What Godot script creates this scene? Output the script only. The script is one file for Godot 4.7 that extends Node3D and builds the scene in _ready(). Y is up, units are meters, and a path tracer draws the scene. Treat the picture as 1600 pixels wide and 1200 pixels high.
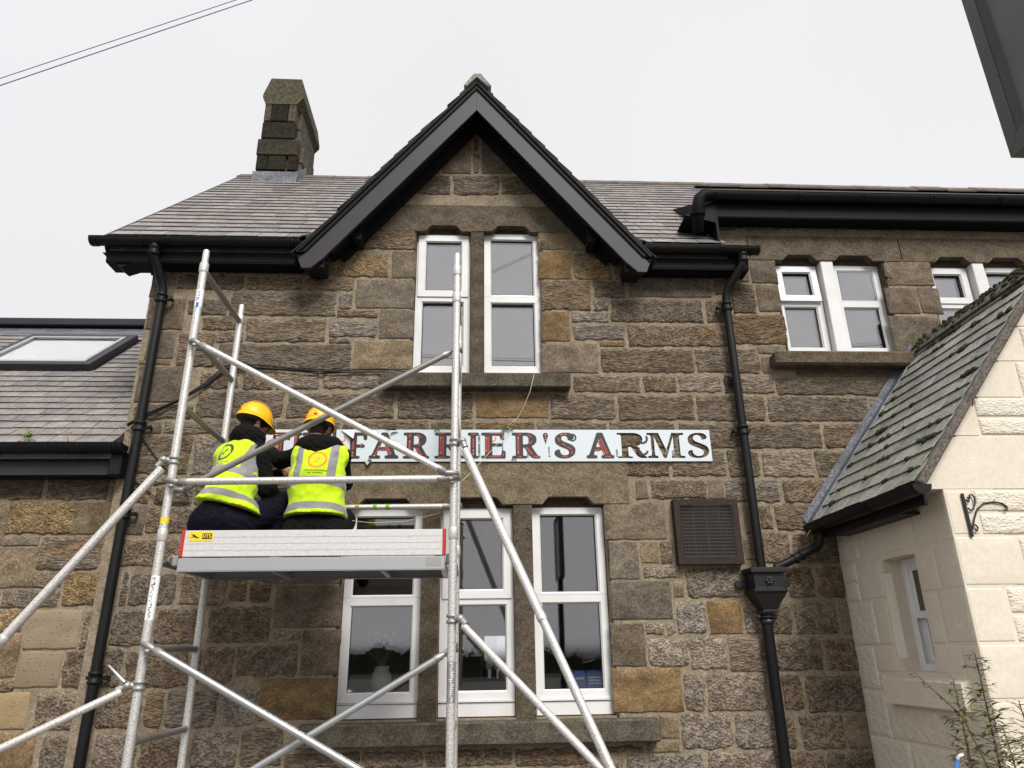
extends Node3D
# A stone pub with a gabled front, a scaffold tower with two sign fitters, a slated extension and a cream porch.
# x runs along the front wall, y is up, z comes out of the wall (its face is z = 0); metres.

var rng := RandomNumberGenerator.new()
var nz := FastNoiseLite.new()
var M := {}

class MB:
	var p := PackedVector3Array()
	var uv := PackedVector2Array()
	var col := PackedColorArray()
	var sg := PackedByteArray()
	var cur := Color.WHITE
	var smooth := 0
	var off := Vector2.ZERO
	func v(a: Vector3, u: Vector2) -> void:
		p.append(a)
		uv.append(u)
		col.append(cur)
		sg.append(smooth)
	func box_uv(a: Vector3, n: Vector3) -> Vector2:
		var m := n.abs()
		if m.z >= m.x and m.z >= m.y:
			return Vector2(a.x, -a.y) + off
		if m.x >= m.y:
			return Vector2(a.z, -a.y) + off
		return Vector2(a.x, a.z) + off
	func tri(a: Vector3, b: Vector3, c: Vector3) -> void: # counter-clockwise seen from outside
		var n := (b - a).cross(c - a)
		v(a, box_uv(a, n))
		v(c, box_uv(c, n))
		v(b, box_uv(b, n))
	func triu(a: Vector3, b: Vector3, c: Vector3, ua: Vector2, ub: Vector2, uc: Vector2) -> void:
		v(a, ua)
		v(c, uc)
		v(b, ub)
	func quad(a: Vector3, b: Vector3, c: Vector3, d: Vector3) -> void:
		tri(a, b, c)
		tri(a, c, d)
	func triout(a: Vector3, b: Vector3, c: Vector3, o: Vector3) -> void:
		if (b - a).cross(c - a).dot(o) >= 0.0:
			tri(a, b, c)
		else:
			tri(a, c, b)
	func quadout(a: Vector3, b: Vector3, c: Vector3, d: Vector3, o: Vector3) -> void:
		if (c - a).cross(d - b).dot(o) >= 0.0:
			quad(a, b, c, d)
		else:
			quad(d, c, b, a)
	func box(c: Vector3, s: Vector3, bev := 0.0, B := Basis.IDENTITY) -> void:
		var h := s / 2.0
		var k := minf(bev, minf(h.x, minf(h.y, h.z)) * 0.9)
		var i := h - Vector3(k, k, k)
		for ax in 3:
			var u := (ax + 1) % 3
			var w := (ax + 2) % 3
			for s1 in [-1.0, 1.0]:
				var q := []
				for cn in [[-1, -1], [1, -1], [1, 1], [-1, 1]]:
					var a := Vector3.ZERO
					a[ax] = s1 * h[ax]
					a[u] = cn[0] * i[u]
					a[w] = cn[1] * i[w]
					q.append(c + B * a)
				var o := Vector3.ZERO
				o[ax] = s1
				quadout(q[0], q[1], q[2], q[3], B * o)
				if k <= 0.0:
					continue
				for s2 in [-1.0, 1.0]:
					var a0 := Vector3.ZERO
					a0[ax] = s1 * h[ax]
					a0[u] = s2 * i[u]
					var b0 := Vector3.ZERO
					b0[ax] = s1 * i[ax]
					b0[u] = s2 * h[u]
					var e := Vector3.ZERO
					e[w] = i[w]
					var oo := Vector3.ZERO
					oo[ax] = s1
					oo[u] = s2
					quadout(c + B * (a0 - e), c + B * (a0 + e), c + B * (b0 + e), c + B * (b0 - e), B * oo)
		if k > 0.0:
			for sx in [-1.0, 1.0]:
				for sy in [-1.0, 1.0]:
					for sz in [-1.0, 1.0]:
						var sv := Vector3(sx, sy, sz)
						var A := c + B * (sv * Vector3(h.x, i.y, i.z))
						var Bq := c + B * (sv * Vector3(i.x, h.y, i.z))
						var C := c + B * (sv * Vector3(i.x, i.y, h.z))
						triout(A, Bq, C, B * sv)
	func bar(a: Vector3, b: Vector3, w: float, t: float, up := Vector3.UP, bev := 0.0) -> void: # a rectangular bar from a to b
		var d := b - a
		var y := d.normalized()
		var x := y.cross(up)
		if x.length() < 0.01:
			x = y.cross(Vector3.RIGHT)
		x = x.normalized()
		var z := x.cross(y).normalized()
		box((a + b) / 2.0, Vector3(w, d.length(), t), bev, Basis(x, y, z))
	func tube(path: Array, radii, n := 12, cap := true, ex := 1.0) -> void: # radii: one number or one per point
		var was := smooth
		var rings := []
		var x := Vector3.ZERO
		for i in path.size():
			var d: Vector3 = (path[mini(i + 1, path.size() - 1)] - path[maxi(i - 1, 0)]).normalized()
			if i > 0 and path[i].distance_to(path[i - 1]) < 1e-5:
				d = (path[mini(i + 1, path.size() - 1)] - path[maxi(i - 2, 0)]).normalized()
			if x == Vector3.ZERO:
				x = d.cross(Vector3.UP)
				if x.length() < 0.05:
					x = d.cross(Vector3.RIGHT)
			x = (x - d * x.dot(d)).normalized()
			var y := d.cross(x)
			var r: float = radii[i] if radii is Array else radii
			var ring := []
			for k in n:
				var a := TAU * k / n
				ring.append(path[i] + (x * cos(a) + y * sin(a) * ex) * r)
			rings.append(ring)
		smooth = 1
		for i in rings.size() - 1:
			var mid: Vector3 = (path[i] + path[i + 1]) / 2.0
			if path[i].distance_to(path[i + 1]) < 1e-5:
				mid = path[i]
			for k in n:
				var k2 := (k + 1) % n
				quad(rings[i][k], rings[i][k2], rings[i + 1][k2], rings[i + 1][k])
		smooth = 0
		if cap:
			for k in range(1, n - 1):
				tri(rings[0][0], rings[0][k + 1], rings[0][k])
				var L: Array = rings[-1]
				tri(L[0], L[k], L[k + 1])
		smooth = was
	func prism(poly: PackedVector2Array, o: Vector3, u: Vector3, w: Vector3, n: Vector3, d0: float, d1: float) -> void: # an outline swept along n
		if Geometry2D.is_polygon_clockwise(poly):
			poly.reverse()
		var t := Geometry2D.triangulate_polygon(poly)
		var f := func(q: Vector2, d: float) -> Vector3: return o + u * q.x + w * q.y + n * d
		for i in range(0, t.size(), 3):
			triout(f.call(poly[t[i]], d1), f.call(poly[t[i + 1]], d1), f.call(poly[t[i + 2]], d1), n)
			triout(f.call(poly[t[i]], d0), f.call(poly[t[i + 1]], d0), f.call(poly[t[i + 2]], d0), -n)
		for i in poly.size():
			var a := poly[i]
			var b := poly[(i + 1) % poly.size()]
			var e := (b - a)
			quadout(f.call(a, d0), f.call(b, d0), f.call(b, d1), f.call(a, d1), u * e.y - w * e.x)
	func ball(c: Vector3, r: Vector3, B := Basis.IDENTITY, n := 12, m := 8, from := -1.0) -> void:
		var was := smooth
		smooth = 1
		for j in m:
			var a0 := lerpf(from * PI / 2, PI / 2, float(j) / m)
			var a1 := lerpf(from * PI / 2, PI / 2, float(j + 1) / m)
			for i in n:
				var b0 := TAU * i / n
				var b1 := TAU * (i + 1) / n
				var q := []
				for ab in [[a0, b0], [a0, b1], [a1, b1], [a1, b0]]:
					q.append(c + B * (r * Vector3(cos(ab[0]) * cos(ab[1]), sin(ab[0]), -cos(ab[0]) * sin(ab[1]))))
				tri(q[0], q[1], q[2])
				if j < m - 1:
					tri(q[0], q[2], q[3])
		smooth = was
	func mesh(origin := Vector3.ZERO) -> ArrayMesh:
		var st := SurfaceTool.new()
		st.begin(Mesh.PRIMITIVE_TRIANGLES)
		for i in p.size():
			st.set_smooth_group(0 if sg[i] else -1)
			st.set_color(col[i])
			st.set_uv(uv[i])
			st.add_vertex(p[i] - origin)
		st.generate_normals()
		st.index()
		return st.commit()
	func mid() -> Vector3:
		var lo := p[0]
		var hi := p[0]
		for a in p:
			lo = lo.min(a)
			hi = hi.max(a)
		return Vector3((lo.x + hi.x) / 2, (lo.y + hi.y) / 2, (lo.z + hi.z) / 2)

func thing(called: String, label: String, category: String, at := Vector3.ZERO, group := "") -> Node3D:
	var o := Node3D.new()
	o.name = called
	add_child(o, true)
	o.position = at
	meta(o, label, category, group)
	return o

func meta(o: Node, label: String, category := "", group := "", kind := "") -> void:
	if label: o.set_meta("label", label)
	if category: o.set_meta("category", category)
	if group: o.set_meta("group", group)
	if kind: o.set_meta("kind", kind)

func world_of(n: Node) -> Vector3:
	var w := Vector3.ZERO
	while n != self and n is Node3D:
		w += (n as Node3D).position
		n = n.get_parent()
	return w

func put(parent: Node, called: String, b: MB, m: Material) -> MeshInstance3D: # b holds world positions
	var o := MeshInstance3D.new()
	o.name = called
	var c := b.mid()
	o.mesh = b.mesh(c)
	o.material_override = m
	parent.add_child(o, true)
	o.position = c - world_of(parent)
	return o

func put_mesh(parent: Node, called: String, mesh: Mesh, m: Material, at: Transform3D) -> MeshInstance3D:
	var o := MeshInstance3D.new()
	o.name = called
	o.mesh = mesh
	o.material_override = m
	parent.add_child(o, true)
	o.transform = at
	o.position -= world_of(parent)
	return o

func lin(r: float, g: float, b: float) -> Color: # a real-world base colour for a material
	return Color(r, g, b).linear_to_srgb()

# ---------------------------------------------------------------- textures
func noise(seed_: int, freq: float, type := FastNoiseLite.TYPE_SIMPLEX_SMOOTH, oct := 4, warp := 0.0) -> FastNoiseLite:
	var n := FastNoiseLite.new()
	n.seed = seed_
	n.noise_type = type
	n.frequency = freq
	n.fractal_type = FastNoiseLite.FRACTAL_FBM if oct > 1 else FastNoiseLite.FRACTAL_NONE
	n.fractal_octaves = oct
	n.fractal_gain = 0.55
	if warp > 0.0:
		n.domain_warp_enabled = true
		n.domain_warp_amplitude = warp
		n.domain_warp_frequency = freq
	return n

func grey(n: FastNoiseLite, w := 512) -> PackedByteArray:
	var im := n.get_seamless_image(w, w)
	im.convert(Image.FORMAT_L8)
	return im.get_data()

func tex_l(d: PackedByteArray, w := 512) -> ImageTexture:
	return ImageTexture.create_from_image(Image.create_from_data(w, w, false, Image.FORMAT_L8, d))

func tint_tex(d: PackedByteArray, lo: Color, hi: Color, w := 512) -> ImageTexture: # grey values laid between two sRGB colours
	var o := PackedByteArray()
	o.resize(d.size() * 3)
	for i in d.size():
		var c := lo.lerp(hi, d[i] / 255.0)
		o[i * 3] = c.r8
		o[i * 3 + 1] = c.g8
		o[i * 3 + 2] = c.b8
	return ImageTexture.create_from_image(Image.create_from_data(w, w, false, Image.FORMAT_RGB8, o))

func mat(called: String, c: Color, rough := 0.8, metal := 0.0, spec := 0.5) -> StandardMaterial3D:
	var m := StandardMaterial3D.new()
	m.resource_name = called
	m.albedo_color = c
	m.roughness = rough
	m.metallic = metal
	m.metallic_specular = spec
	M[called] = m
	return m

func tri_tex(m: StandardMaterial3D, scale: float, alb: Texture2D, bump: Texture2D = null, depth := 0.0) -> void:
	m.uv1_triplanar = true
	m.uv1_world_triplanar = true
	m.uv1_scale = Vector3(scale, scale, scale)
	if alb: m.albedo_texture = alb
	if bump:
		m.heightmap_enabled = true
		m.heightmap_texture = bump
		m.heightmap_scale = depth

func uv_tex(m: StandardMaterial3D, scale: Vector2, alb: Texture2D, bump: Texture2D = null, depth := 0.0) -> void:
	m.uv1_scale = Vector3(scale.x, scale.y, 1)
	if alb: m.albedo_texture = alb
	m.vertex_color_use_as_albedo = true
	if bump:
		m.heightmap_enabled = true
		m.heightmap_texture = bump
		m.heightmap_scale = depth

func make_materials() -> void:
	# rock-faced sandstone: broken lumps with dirty hollows and a sandy grain
	var a := grey(noise(11, 0.012, FastNoiseLite.TYPE_SIMPLEX_SMOOTH, 5, 22.0))
	var cell := noise(12, 0.022, FastNoiseLite.TYPE_CELLULAR, 3, 14.0)
	var b := grey(cell)
	var fine := grey(noise(13, 0.16, FastNoiseLite.TYPE_SIMPLEX, 3))
	var med := grey(noise(15, 0.042, FastNoiseLite.TYPE_SIMPLEX_SMOOTH, 3, 8.0))
	var broad := grey(noise(14, 0.006, FastNoiseLite.TYPE_SIMPLEX_SMOOTH, 3))
	var h := PackedByteArray()
	var c := PackedByteArray()
	var sm := PackedByteArray()
	var smh := PackedByteArray()
	var bed := PackedByteArray()
	h.resize(a.size())
	c.resize(a.size())
	sm.resize(a.size())
	smh.resize(a.size())
	bed.resize(a.size())
	for i in a.size():
		var av := a[i] / 255.0
		var bv := b[i] / 255.0
		var fv := fine[i] / 255.0
		var mv := med[i] / 255.0
		var hv := clampf(av * 0.34 + bv * 0.22 + mv * 0.36 + fv * 0.10, 0, 1)
		h[i] = int(hv * 255)
		var pit := smoothstep(0.36, 0.62, hv)
		c[i] = int(255 * clampf(0.22 + 0.42 * pit + 0.55 * (mv - 0.42) + 0.38 * (fv - 0.4) + 0.15 * (broad[i] / 255.0 - 0.5), 0, 1))
		sm[i] = int(255 * clampf(0.5 + 0.9 * (fv - 0.5) + 0.95 * (mv - 0.5) + 0.55 * (broad[i] / 255.0 - 0.5) + 0.3 * (av - 0.5), 0, 1))
		smh[i] = int(255 * clampf(0.5 * av + 0.5 * fv, 0, 1))
	var rock_h := tex_l(h)
	var fine_h := tex_l(smh)
	var rock_c := tint_tex(c, Color(0.53, 0.51, 0.49), Color(1, 1, 1))
	var sm_c := tint_tex(sm, Color(0.60, 0.58, 0.56), Color(1, 1, 1))
	var m := mat("rock stone", Color.WHITE, 0.95, 0, 0.3)
	uv_tex(m, Vector2(1.5, 2.0), rock_c, rock_h, 3.6)
	m = mat("bedded stone", Color.WHITE, 0.95, 0, 0.3)
	uv_tex(m, Vector2(0.85, 2.8), rock_c, rock_h, 3.4)
	m = mat("smooth stone", Color.WHITE, 0.95, 0, 0.3)
	uv_tex(m, Vector2(1.6, 2.1), sm_c, fine_h, 1.5)
	# pecked stone: rows of little chisel pits
	var pk := PackedByteArray()
	pk.resize(256 * 256)
	pk.fill(190)
	rng.seed = 5
	for gy in 9:
		for gx in 9:
			var cx := (gx + 0.5 * (gy % 2) + rng.randf_range(-0.48, 0.48)) * 256.0 / 9.0
			var size := rng.randf_range(0.5, 1.3)
			var deep := rng.randf_range(60, 170)
			var cy := (gy + rng.randf_range(-0.48, 0.48)) * 256.0 / 9.0
			for dy in range(-7, 8):
				for dx in range(-7, 8):
					var r := Vector2(dx, dy * 1.3).length() / size
					if r < 7.0:
						var at := posmod(int(cy) + dy, 256) * 256 + posmod(int(cx) + dx, 256)
						pk[at] = mini(pk[at], int(lerpf(deep, 190, smoothstep(1.5, 7.0, r))))
	m = mat("pecked stone", Color.WHITE, 0.95, 0, 0.3)
	uv_tex(m, Vector2(3.4, 3.4), tint_tex(pk, Color(0.78, 0.74, 0.7), Color(1, 1, 1), 256), tex_l(pk, 256), 1.0)
	m = mat("mortar", lin(0.41, 0.338, 0.245), 0.95, 0, 0.3)
	tri_tex(m, 1.4, tint_tex(sm, Color(0.72, 0.71, 0.70), Color(1, 1, 1)), fine_h, 1.6)
	m = mat("cream paint", lin(0.715, 0.648, 0.548), 0.6, 0, 0.4)
	tri_tex(m, 0.9, tint_tex(sm, Color(0.94, 0.935, 0.92), Color(1, 1, 1)), fine_h, 0.15)
	m = mat("cream rock", lin(0.715, 0.648, 0.548), 0.65, 0, 0.4)
	m.uv1_scale = Vector3(1.5, 2.4, 1)
	m.heightmap_enabled = true
	m.heightmap_texture = rock_h
	m.heightmap_scale = 2.0
	m = mat("slate", Color.WHITE, 0.62, 0, 0.45)
	uv_tex(m, Vector2(1.2, 1.2), tint_tex(sm, Color(0.68, 0.68, 0.70), Color(1, 1, 1)), fine_h, 0.5)
	m = mat("ridge clay", lin(0.20, 0.165, 0.14), 0.85)
	tri_tex(m, 1.6, sm_c, fine_h, 0.6)
	m = mat("sooty stone", Color.WHITE, 0.97, 0, 0.25)
	uv_tex(m, Vector2(1.8, 1.8), rock_c, fine_h, 1.6)
	m = mat("black plastic", lin(0.009, 0.009, 0.010), 0.5, 0, 0.35)
	tri_tex(m, 0.8, tint_tex(broad, Color(0.8, 0.8, 0.8), Color(1, 1, 1)))
	m = mat("black iron", lin(0.009, 0.009, 0.010), 0.45, 0, 0.5)
	m = mat("black board", lin(0.006, 0.006, 0.007), 0.6, 0, 0.25)
	m = mat("dark board", lin(0.034, 0.032, 0.039), 0.5, 0, 0.38)
	tri_tex(m, 0.5, tint_tex(broad, Color(0.88, 0.88, 0.88), Color(1, 1, 1)))
	m = mat("lead", lin(0.24, 0.25, 0.28), 0.5, 0.35, 0.5)
	tri_tex(m, 1.5, tint_tex(sm, Color(0.55, 0.56, 0.58), Color(1, 1, 1)), fine_h, 0.8)
	m = mat("white frame", lin(0.72, 0.72, 0.725), 0.3, 0, 0.5)
	tri_tex(m, 0.7, tint_tex(broad, Color(0.94, 0.935, 0.925), Color(1, 1, 1)))
	m = mat("gasket", lin(0.01, 0.01, 0.01), 0.6)
	m = mat("glass", Color(1, 1, 1, 0.0), 0.0, 0, 0.5)
	m.transparency = BaseMaterial3D.TRANSPARENCY_ALPHA
	m.refraction_enabled = true
	m.refraction_scale = 0.085
	var m2: StandardMaterial3D = m.duplicate()
	m2.refraction_scale = 0.125
	m.refraction_scale = 0.074
	M["coated glass"] = m2
	m = mat("single glass", Color(1, 1, 1, 0.0), 0.0, 0, 0.5)
	m.transparency = BaseMaterial3D.TRANSPARENCY_ALPHA
	m = mat("pale mortar", lin(0.42, 0.40, 0.36), 0.95)
	tri_tex(m, 1.6, sm_c, fine_h, 0.6)
	m = mat("room wall", lin(0.16, 0.13, 0.10), 0.9)
	m = mat("room floor", lin(0.06, 0.04, 0.03), 0.7)
	# aluminium tube: dull metal, scuffed and splashed
	var sc := PackedByteArray()
	sc.resize(a.size())
	var spots := grey(noise(21, 0.055, FastNoiseLite.TYPE_SIMPLEX, 4))
	var fine2 := grey(noise(22, 0.09, FastNoiseLite.TYPE_SIMPLEX, 3))
	for i in a.size():
		var d := smoothstep(0.66, 0.76, spots[i] / 255.0)
		sc[i] = int(255 * clampf(0.92 - 0.7 * d + 0.35 * (fine2[i] / 255.0 - 0.5), 0, 1))
	m = mat("scuffed aluminium", lin(0.74, 0.72, 0.70), 0.46, 0.55, 0.5)
	tri_tex(m, 2.0, tint_tex(sc, Color(0.52, 0.50, 0.48), Color(1, 1, 1)), fine_h, 0.12)
	m = mat("clean aluminium", lin(0.60, 0.61, 0.62), 0.36, 0.75, 0.5)
	tri_tex(m, 2.2, tint_tex(fine2, Color(0.82, 0.82, 0.82), Color(1, 1, 1)))
	m = mat("rung aluminium", lin(0.36, 0.34, 0.32), 0.42, 0.6, 0.5)
	tri_tex(m, 2.2, tint_tex(fine2, Color(0.82, 0.82, 0.82), Color(1, 1, 1)))
	m = mat("cast alloy", lin(0.34, 0.33, 0.32), 0.5, 0.6, 0.5)
	m = mat("plywood underside", lin(0.10, 0.095, 0.085), 0.8)
	tri_tex(m, 1.5, sm_c)
	m = mat("white toe board", lin(0.66, 0.65, 0.645), 0.45, 0.25, 0.5)
	tri_tex(m, 0.7, tint_tex(fine2, Color(0.93, 0.92, 0.915), Color(1, 1, 1)))
	m = mat("groove grey", lin(0.42, 0.41, 0.40), 0.6)
	m = mat("red plastic", lin(0.50, 0.025, 0.02), 0.4)
	m = mat("yellow sticker", lin(0.78, 0.58, 0.02), 0.5)
	m = mat("print black", lin(0.015, 0.015, 0.017), 0.6)
	m = mat("print blue", lin(0.03, 0.14, 0.52), 0.5)
	m = mat("print white", lin(0.80, 0.80, 0.80), 0.5)
	m = mat("sign white", lin(0.58, 0.635, 0.67), 0.4)
	m = mat("sign black", lin(0.02, 0.018, 0.018), 0.45)
	m = mat("sign red", lin(0.33, 0.045, 0.04), 0.5)
	m = mat("brass", lin(0.65, 0.48, 0.18), 0.35, 0.8)
	m = mat("print orange", lin(0.75, 0.20, 0.05), 0.5)
	m = mat("tape green", lin(0.16, 0.42, 0.02), 0.6)
	m = mat("tape ochre", lin(0.45, 0.28, 0.05), 0.6)
	m = mat("cloth", Color.WHITE, 0.92, 0, 0.3)
	uv_tex(m, Vector2(3, 3), tint_tex(broad, Color(0.72, 0.72, 0.72), Color(1, 1, 1)), tex_l(a), 1.4)
	m = mat("helmet yellow", lin(0.88, 0.47, 0.010), 0.36, 0, 0.5)
	m = mat("rust", lin(0.060, 0.036, 0.026), 0.8, 0.2)
	tri_tex(m, 2.5, rock_c, fine_h, 0.5)
	m = mat("cable black", lin(0.012, 0.012, 0.012), 0.6)
	m = mat("twine", lin(0.62, 0.55, 0.42), 0.9)
	m = mat("steel wire", lin(0.22, 0.21, 0.26), 0.6, 0.0)
	m = mat("moss", lin(0.055, 0.062, 0.012), 0.98)
	tri_tex(m, 12.0, rock_c, rock_h, 1.5)
	m = mat("leaf", Color.WHITE, 0.7)
	m.vertex_color_use_as_albedo = true
	m.backlight_enabled = true
	m.backlight = Color(0.3, 0.35, 0.15)
	m = mat("plain", Color.WHITE, 0.6)
	m.vertex_color_use_as_albedo = true
	m = mat("asphalt", lin(0.06, 0.058, 0.056), 0.95)
	tri_tex(m, 0.8, sm_c, fine_h, 0.6)
	m = mat("paving", lin(0.30, 0.28, 0.25), 0.95)
	tri_tex(m, 0.8, sm_c, fine_h, 0.6)
	m = mat("hose blue", lin(0.05, 0.22, 0.62), 0.4)
	m = mat("sign frame grey", lin(0.060, 0.056, 0.052), 0.5)
	tri_tex(m, 0.9, tint_tex(broad, Color(0.8, 0.8, 0.8), Color(1, 1, 1)), fine_h, 0.15)
	m = mat("sign back", lin(0.085, 0.088, 0.095), 0.35)
	tri_tex(m, 0.6, tint_tex(broad, Color(0.75, 0.75, 0.75), Color(1, 1, 1)))
	m = mat("render grey", lin(0.19, 0.17, 0.145), 0.95)
	tri_tex(m, 1.8, rock_c, rock_h, 1.2)
	m = mat("white ceramic", lin(0.75, 0.75, 0.72), 0.2)

# ---------------------------------------------------------------- stones
const STONE := {
	"r": [0.160, 0.128, 0.096, 0], "d": [0.126, 0.102, 0.079, 1], "l": [0.209, 0.178, 0.148, 0], "g": [0.219, 0.160, 0.088, 0], "b": [0.163, 0.120, 0.079, 1],
	"s": [0.185, 0.152, 0.116, 2], "S": [0.138, 0.114, 0.088, 2], "o": [0.236, 0.160, 0.080, 2], "h": [0.227, 0.178, 0.116, 2], "p": [0.153, 0.122, 0.083, 3],
	"P": [0.185, 0.142, 0.082, 3], "Q": [0.202, 0.145, 0.080, 3], "k": [0.050, 0.043, 0.037, 0], "e": [0.170, 0.060, 0.042, 2], "C": [1, 1, 1, 4], "c": [1, 1, 1, 5],
}
const STONE_MAT := ["rock stone", "bedded stone", "smooth stone", "pecked stone", "cream rock", "cream paint"]

func stone(parent: Node, x0: float, y0: float, x1: float, y1: float, kind: String, o := Vector3.ZERO, u := Vector3.RIGHT, w := Vector3.UP, n := Vector3.BACK, called := "stone") -> void:
	var sp: Array = STONE[kind]
	var type: int = sp[3]
	var rocky := type < 2 or type == 4
	var m: String = STONE_MAT[type]
	if type == 0 and rng.randf() < (0.75 if y0 > 2.6 else 0.2) and x1 - x0 > 0.3:
		m = STONE_MAT[1]
	var base := Color(sp[0], sp[1], sp[2])
	if type < 4:
		var f := rng.randf_range(0.86, 1.16) * 1.68 * (1.12 if y0 < 2.5 else 1.0)
		var warm := rng.randf_range(-0.05, 0.05)
		base = Color(base.r * f * (1 + warm), base.g * f, base.b * f * (1 - warm))
	var proud := 0.009 if rocky else 0.006
	var amp := (0.024 if y0 < 2.5 else 0.018) if type < 2 else 0.012 if type == 4 else 0.003
	if type >= 4:
		proud = 0.008 if type == 4 else 0.002
	var wob := 0.006 if type >= 2 else 0.011
	if type >= 4:
		wob = 0.0
	var cell := 0.028 if rocky else 0.06
	if type < 4:
		x0 -= 0.004
		x1 += 0.004
		y0 -= 0.004
		y1 += 0.004
	var W := x1 - x0
	var H := y1 - y0
	var nx := clampi(int(W / cell), 2, 26)
	var ny := clampi(int(H / cell), 2, 12)
	var seed_off := Vector2(rng.randf_range(0, 40), rng.randf_range(0, 40))
	var xs := [0.0, 0.006 / W]
	var ys := [0.0, 0.006 / H]
	for i in nx:
		xs.append(lerpf(0.016 / W, 1.0 - 0.016 / W, float(i) / (nx - 1)))
	for i in ny:
		ys.append(lerpf(0.016 / H, 1.0 - 0.016 / H, float(i) / (ny - 1)))
	xs.append_array([1.0 - 0.006 / W, 1.0])
	ys.append_array([1.0 - 0.006 / H, 1.0])
	var b := MB.new()
	b.smooth = 1
	var rad := minf(0.030 if y0 < 2.4 else 0.014, minf(W, H) * 0.3) if type < 2 else 0.006
	if type >= 4:
		rad = 0.0
	var P := []
	var C := []
	var U := []
	nz.frequency = 1.0
	for j in ys.size():
		for i in xs.size():
			var s: float = xs[i]
			var t: float = ys[j]
			var q := Vector2(x0 + W * s, y0 + H * t)
			var dx := minf(s, 1 - s) * W
			var dy := minf(t, 1 - t) * H
			var d := minf(dx, dy)
			var sx := -1.0 if s < 0.5 else 1.0
			var sy := -1.0 if t < 0.5 else 1.0
			if dx < rad and dy < rad: # rounded corners
				var cc := Vector2(x0 if s < 0.5 else x1, y0 if t < 0.5 else y1) - Vector2(sx, sy) * rad
				var e := q - cc
				var mx := maxf(absf(e.x), absf(e.y))
				if e.length() > 0.0001:
					q = cc + e * (mx / e.length())
			var edge := 1.0 - smoothstep(0.0, 0.06, d)
			q += Vector2(nz.get_noise_2d((q.x + seed_off.x) * 9, (q.y + seed_off.y) * 9), nz.get_noise_2d((q.x - seed_off.x) * 9, (q.y + seed_off.y) * 9 + 50)) * wob * edge * 2.0
			var lump := nz.get_noise_2d((q.x + seed_off.x) * 11, (q.y + seed_off.y) * 17) * 0.6 + nz.get_noise_2d((q.x + seed_off.x) * 24, (q.y + seed_off.y) * 34) * 0.55
			var z := -0.012 if d < 0.0001 else proud * (0.35 if d < 0.01 else 1.0) + amp * lump * smoothstep(0.004, 0.035, d)
			P.append(o + u * q.x + w * q.y + n * z)
			U.append(q + seed_off)
			var cv := 1.0 + (0.30 if type < 2 else 0.14) * nz.get_noise_2d((q.x + seed_off.y) * 4, (q.y + seed_off.x) * 7)
			var c := base * cv
			if type < 4:
				var stain := smoothstep(0.15, 0.5, nz.get_noise_2d((q.x + seed_off.x) * 3.0, (q.y - seed_off.y) * 6.0))
				c = c.lerp(base * 0.55, stain * (0.6 if type < 2 else 0.32))
				if kind == "o" or kind == "g" or kind == "h":
					var band := smoothstep(0.0, 0.35, nz.get_noise_2d((q.x + seed_off.x) * 1.5, (q.y + seed_off.x) * 11.0))
					c = c.lerp(Color(0.20, 0.155, 0.105) * cv, band * 0.55)
				elif kind == "r" or kind == "d" or kind == "s":
					var iron := smoothstep(0.28, 0.6, nz.get_noise_2d((q.x - seed_off.x) * 2.2, (q.y - seed_off.x) * 3.5))
					c = c.lerp(Color(base.r * 1.25, base.g * 1.02, base.b * 0.72), iron * 0.7)
				var smear := (1.0 - smoothstep(0.004, 0.030, d)) * smoothstep(-0.1, 0.35, nz.get_noise_2d((q.x + seed_off.x) * 26, (q.y - seed_off.x) * 26))
				c = c.lerp(Color(0.42, 0.345, 0.245), smear * (0.75 if type < 2 else 0.4))
			C.append(c)
	var nX := xs.size()
	for j in ys.size() - 1:
		for i in nX - 1:
			var a := j * nX + i
			for tr in [[a, a + 1, a + nX + 1], [a, a + nX + 1, a + nX]]:
				var order := [tr[0], tr[2], tr[1]]
				for k in order:
					b.cur = C[k]
					b.v(P[k], U[k])
	b.smooth = 0
	put(parent, called, b, M[m])

func stones(parent: Node, rows: Array, z: float) -> void:
	for row in rows:
		for s in String(row).split(";"):
			var f := s.split(" ")
			stone(parent, int(f[0]) / 1000.0, int(f[1]) / 1000.0, int(f[2]) / 1000.0, int(f[3]) / 1000.0, f[4], Vector3(0, 0, z))

func dressed(parent: Node, called: String, poly: PackedVector2Array, z0: float, z1: float, tone: Color, o := Vector3.ZERO, u := Vector3.RIGHT, w := Vector3.UP, n := Vector3.BACK) -> MeshInstance3D: # a cut stone of any outline
	var b := MB.new()
	b.off = Vector2(rng.randf_range(0, 9), rng.randf_range(0, 9))
	b.cur = tone
	b.prism(poly, o, u, w, n, z0, z1)
	return put(parent, called, b, M["smooth stone"])

func rect(x0: float, y0: float, x1: float, y1: float) -> PackedVector2Array:
	return PackedVector2Array([Vector2(x0, y0), Vector2(x1, y0), Vector2(x1, y1), Vector2(x0, y1)])

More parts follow.
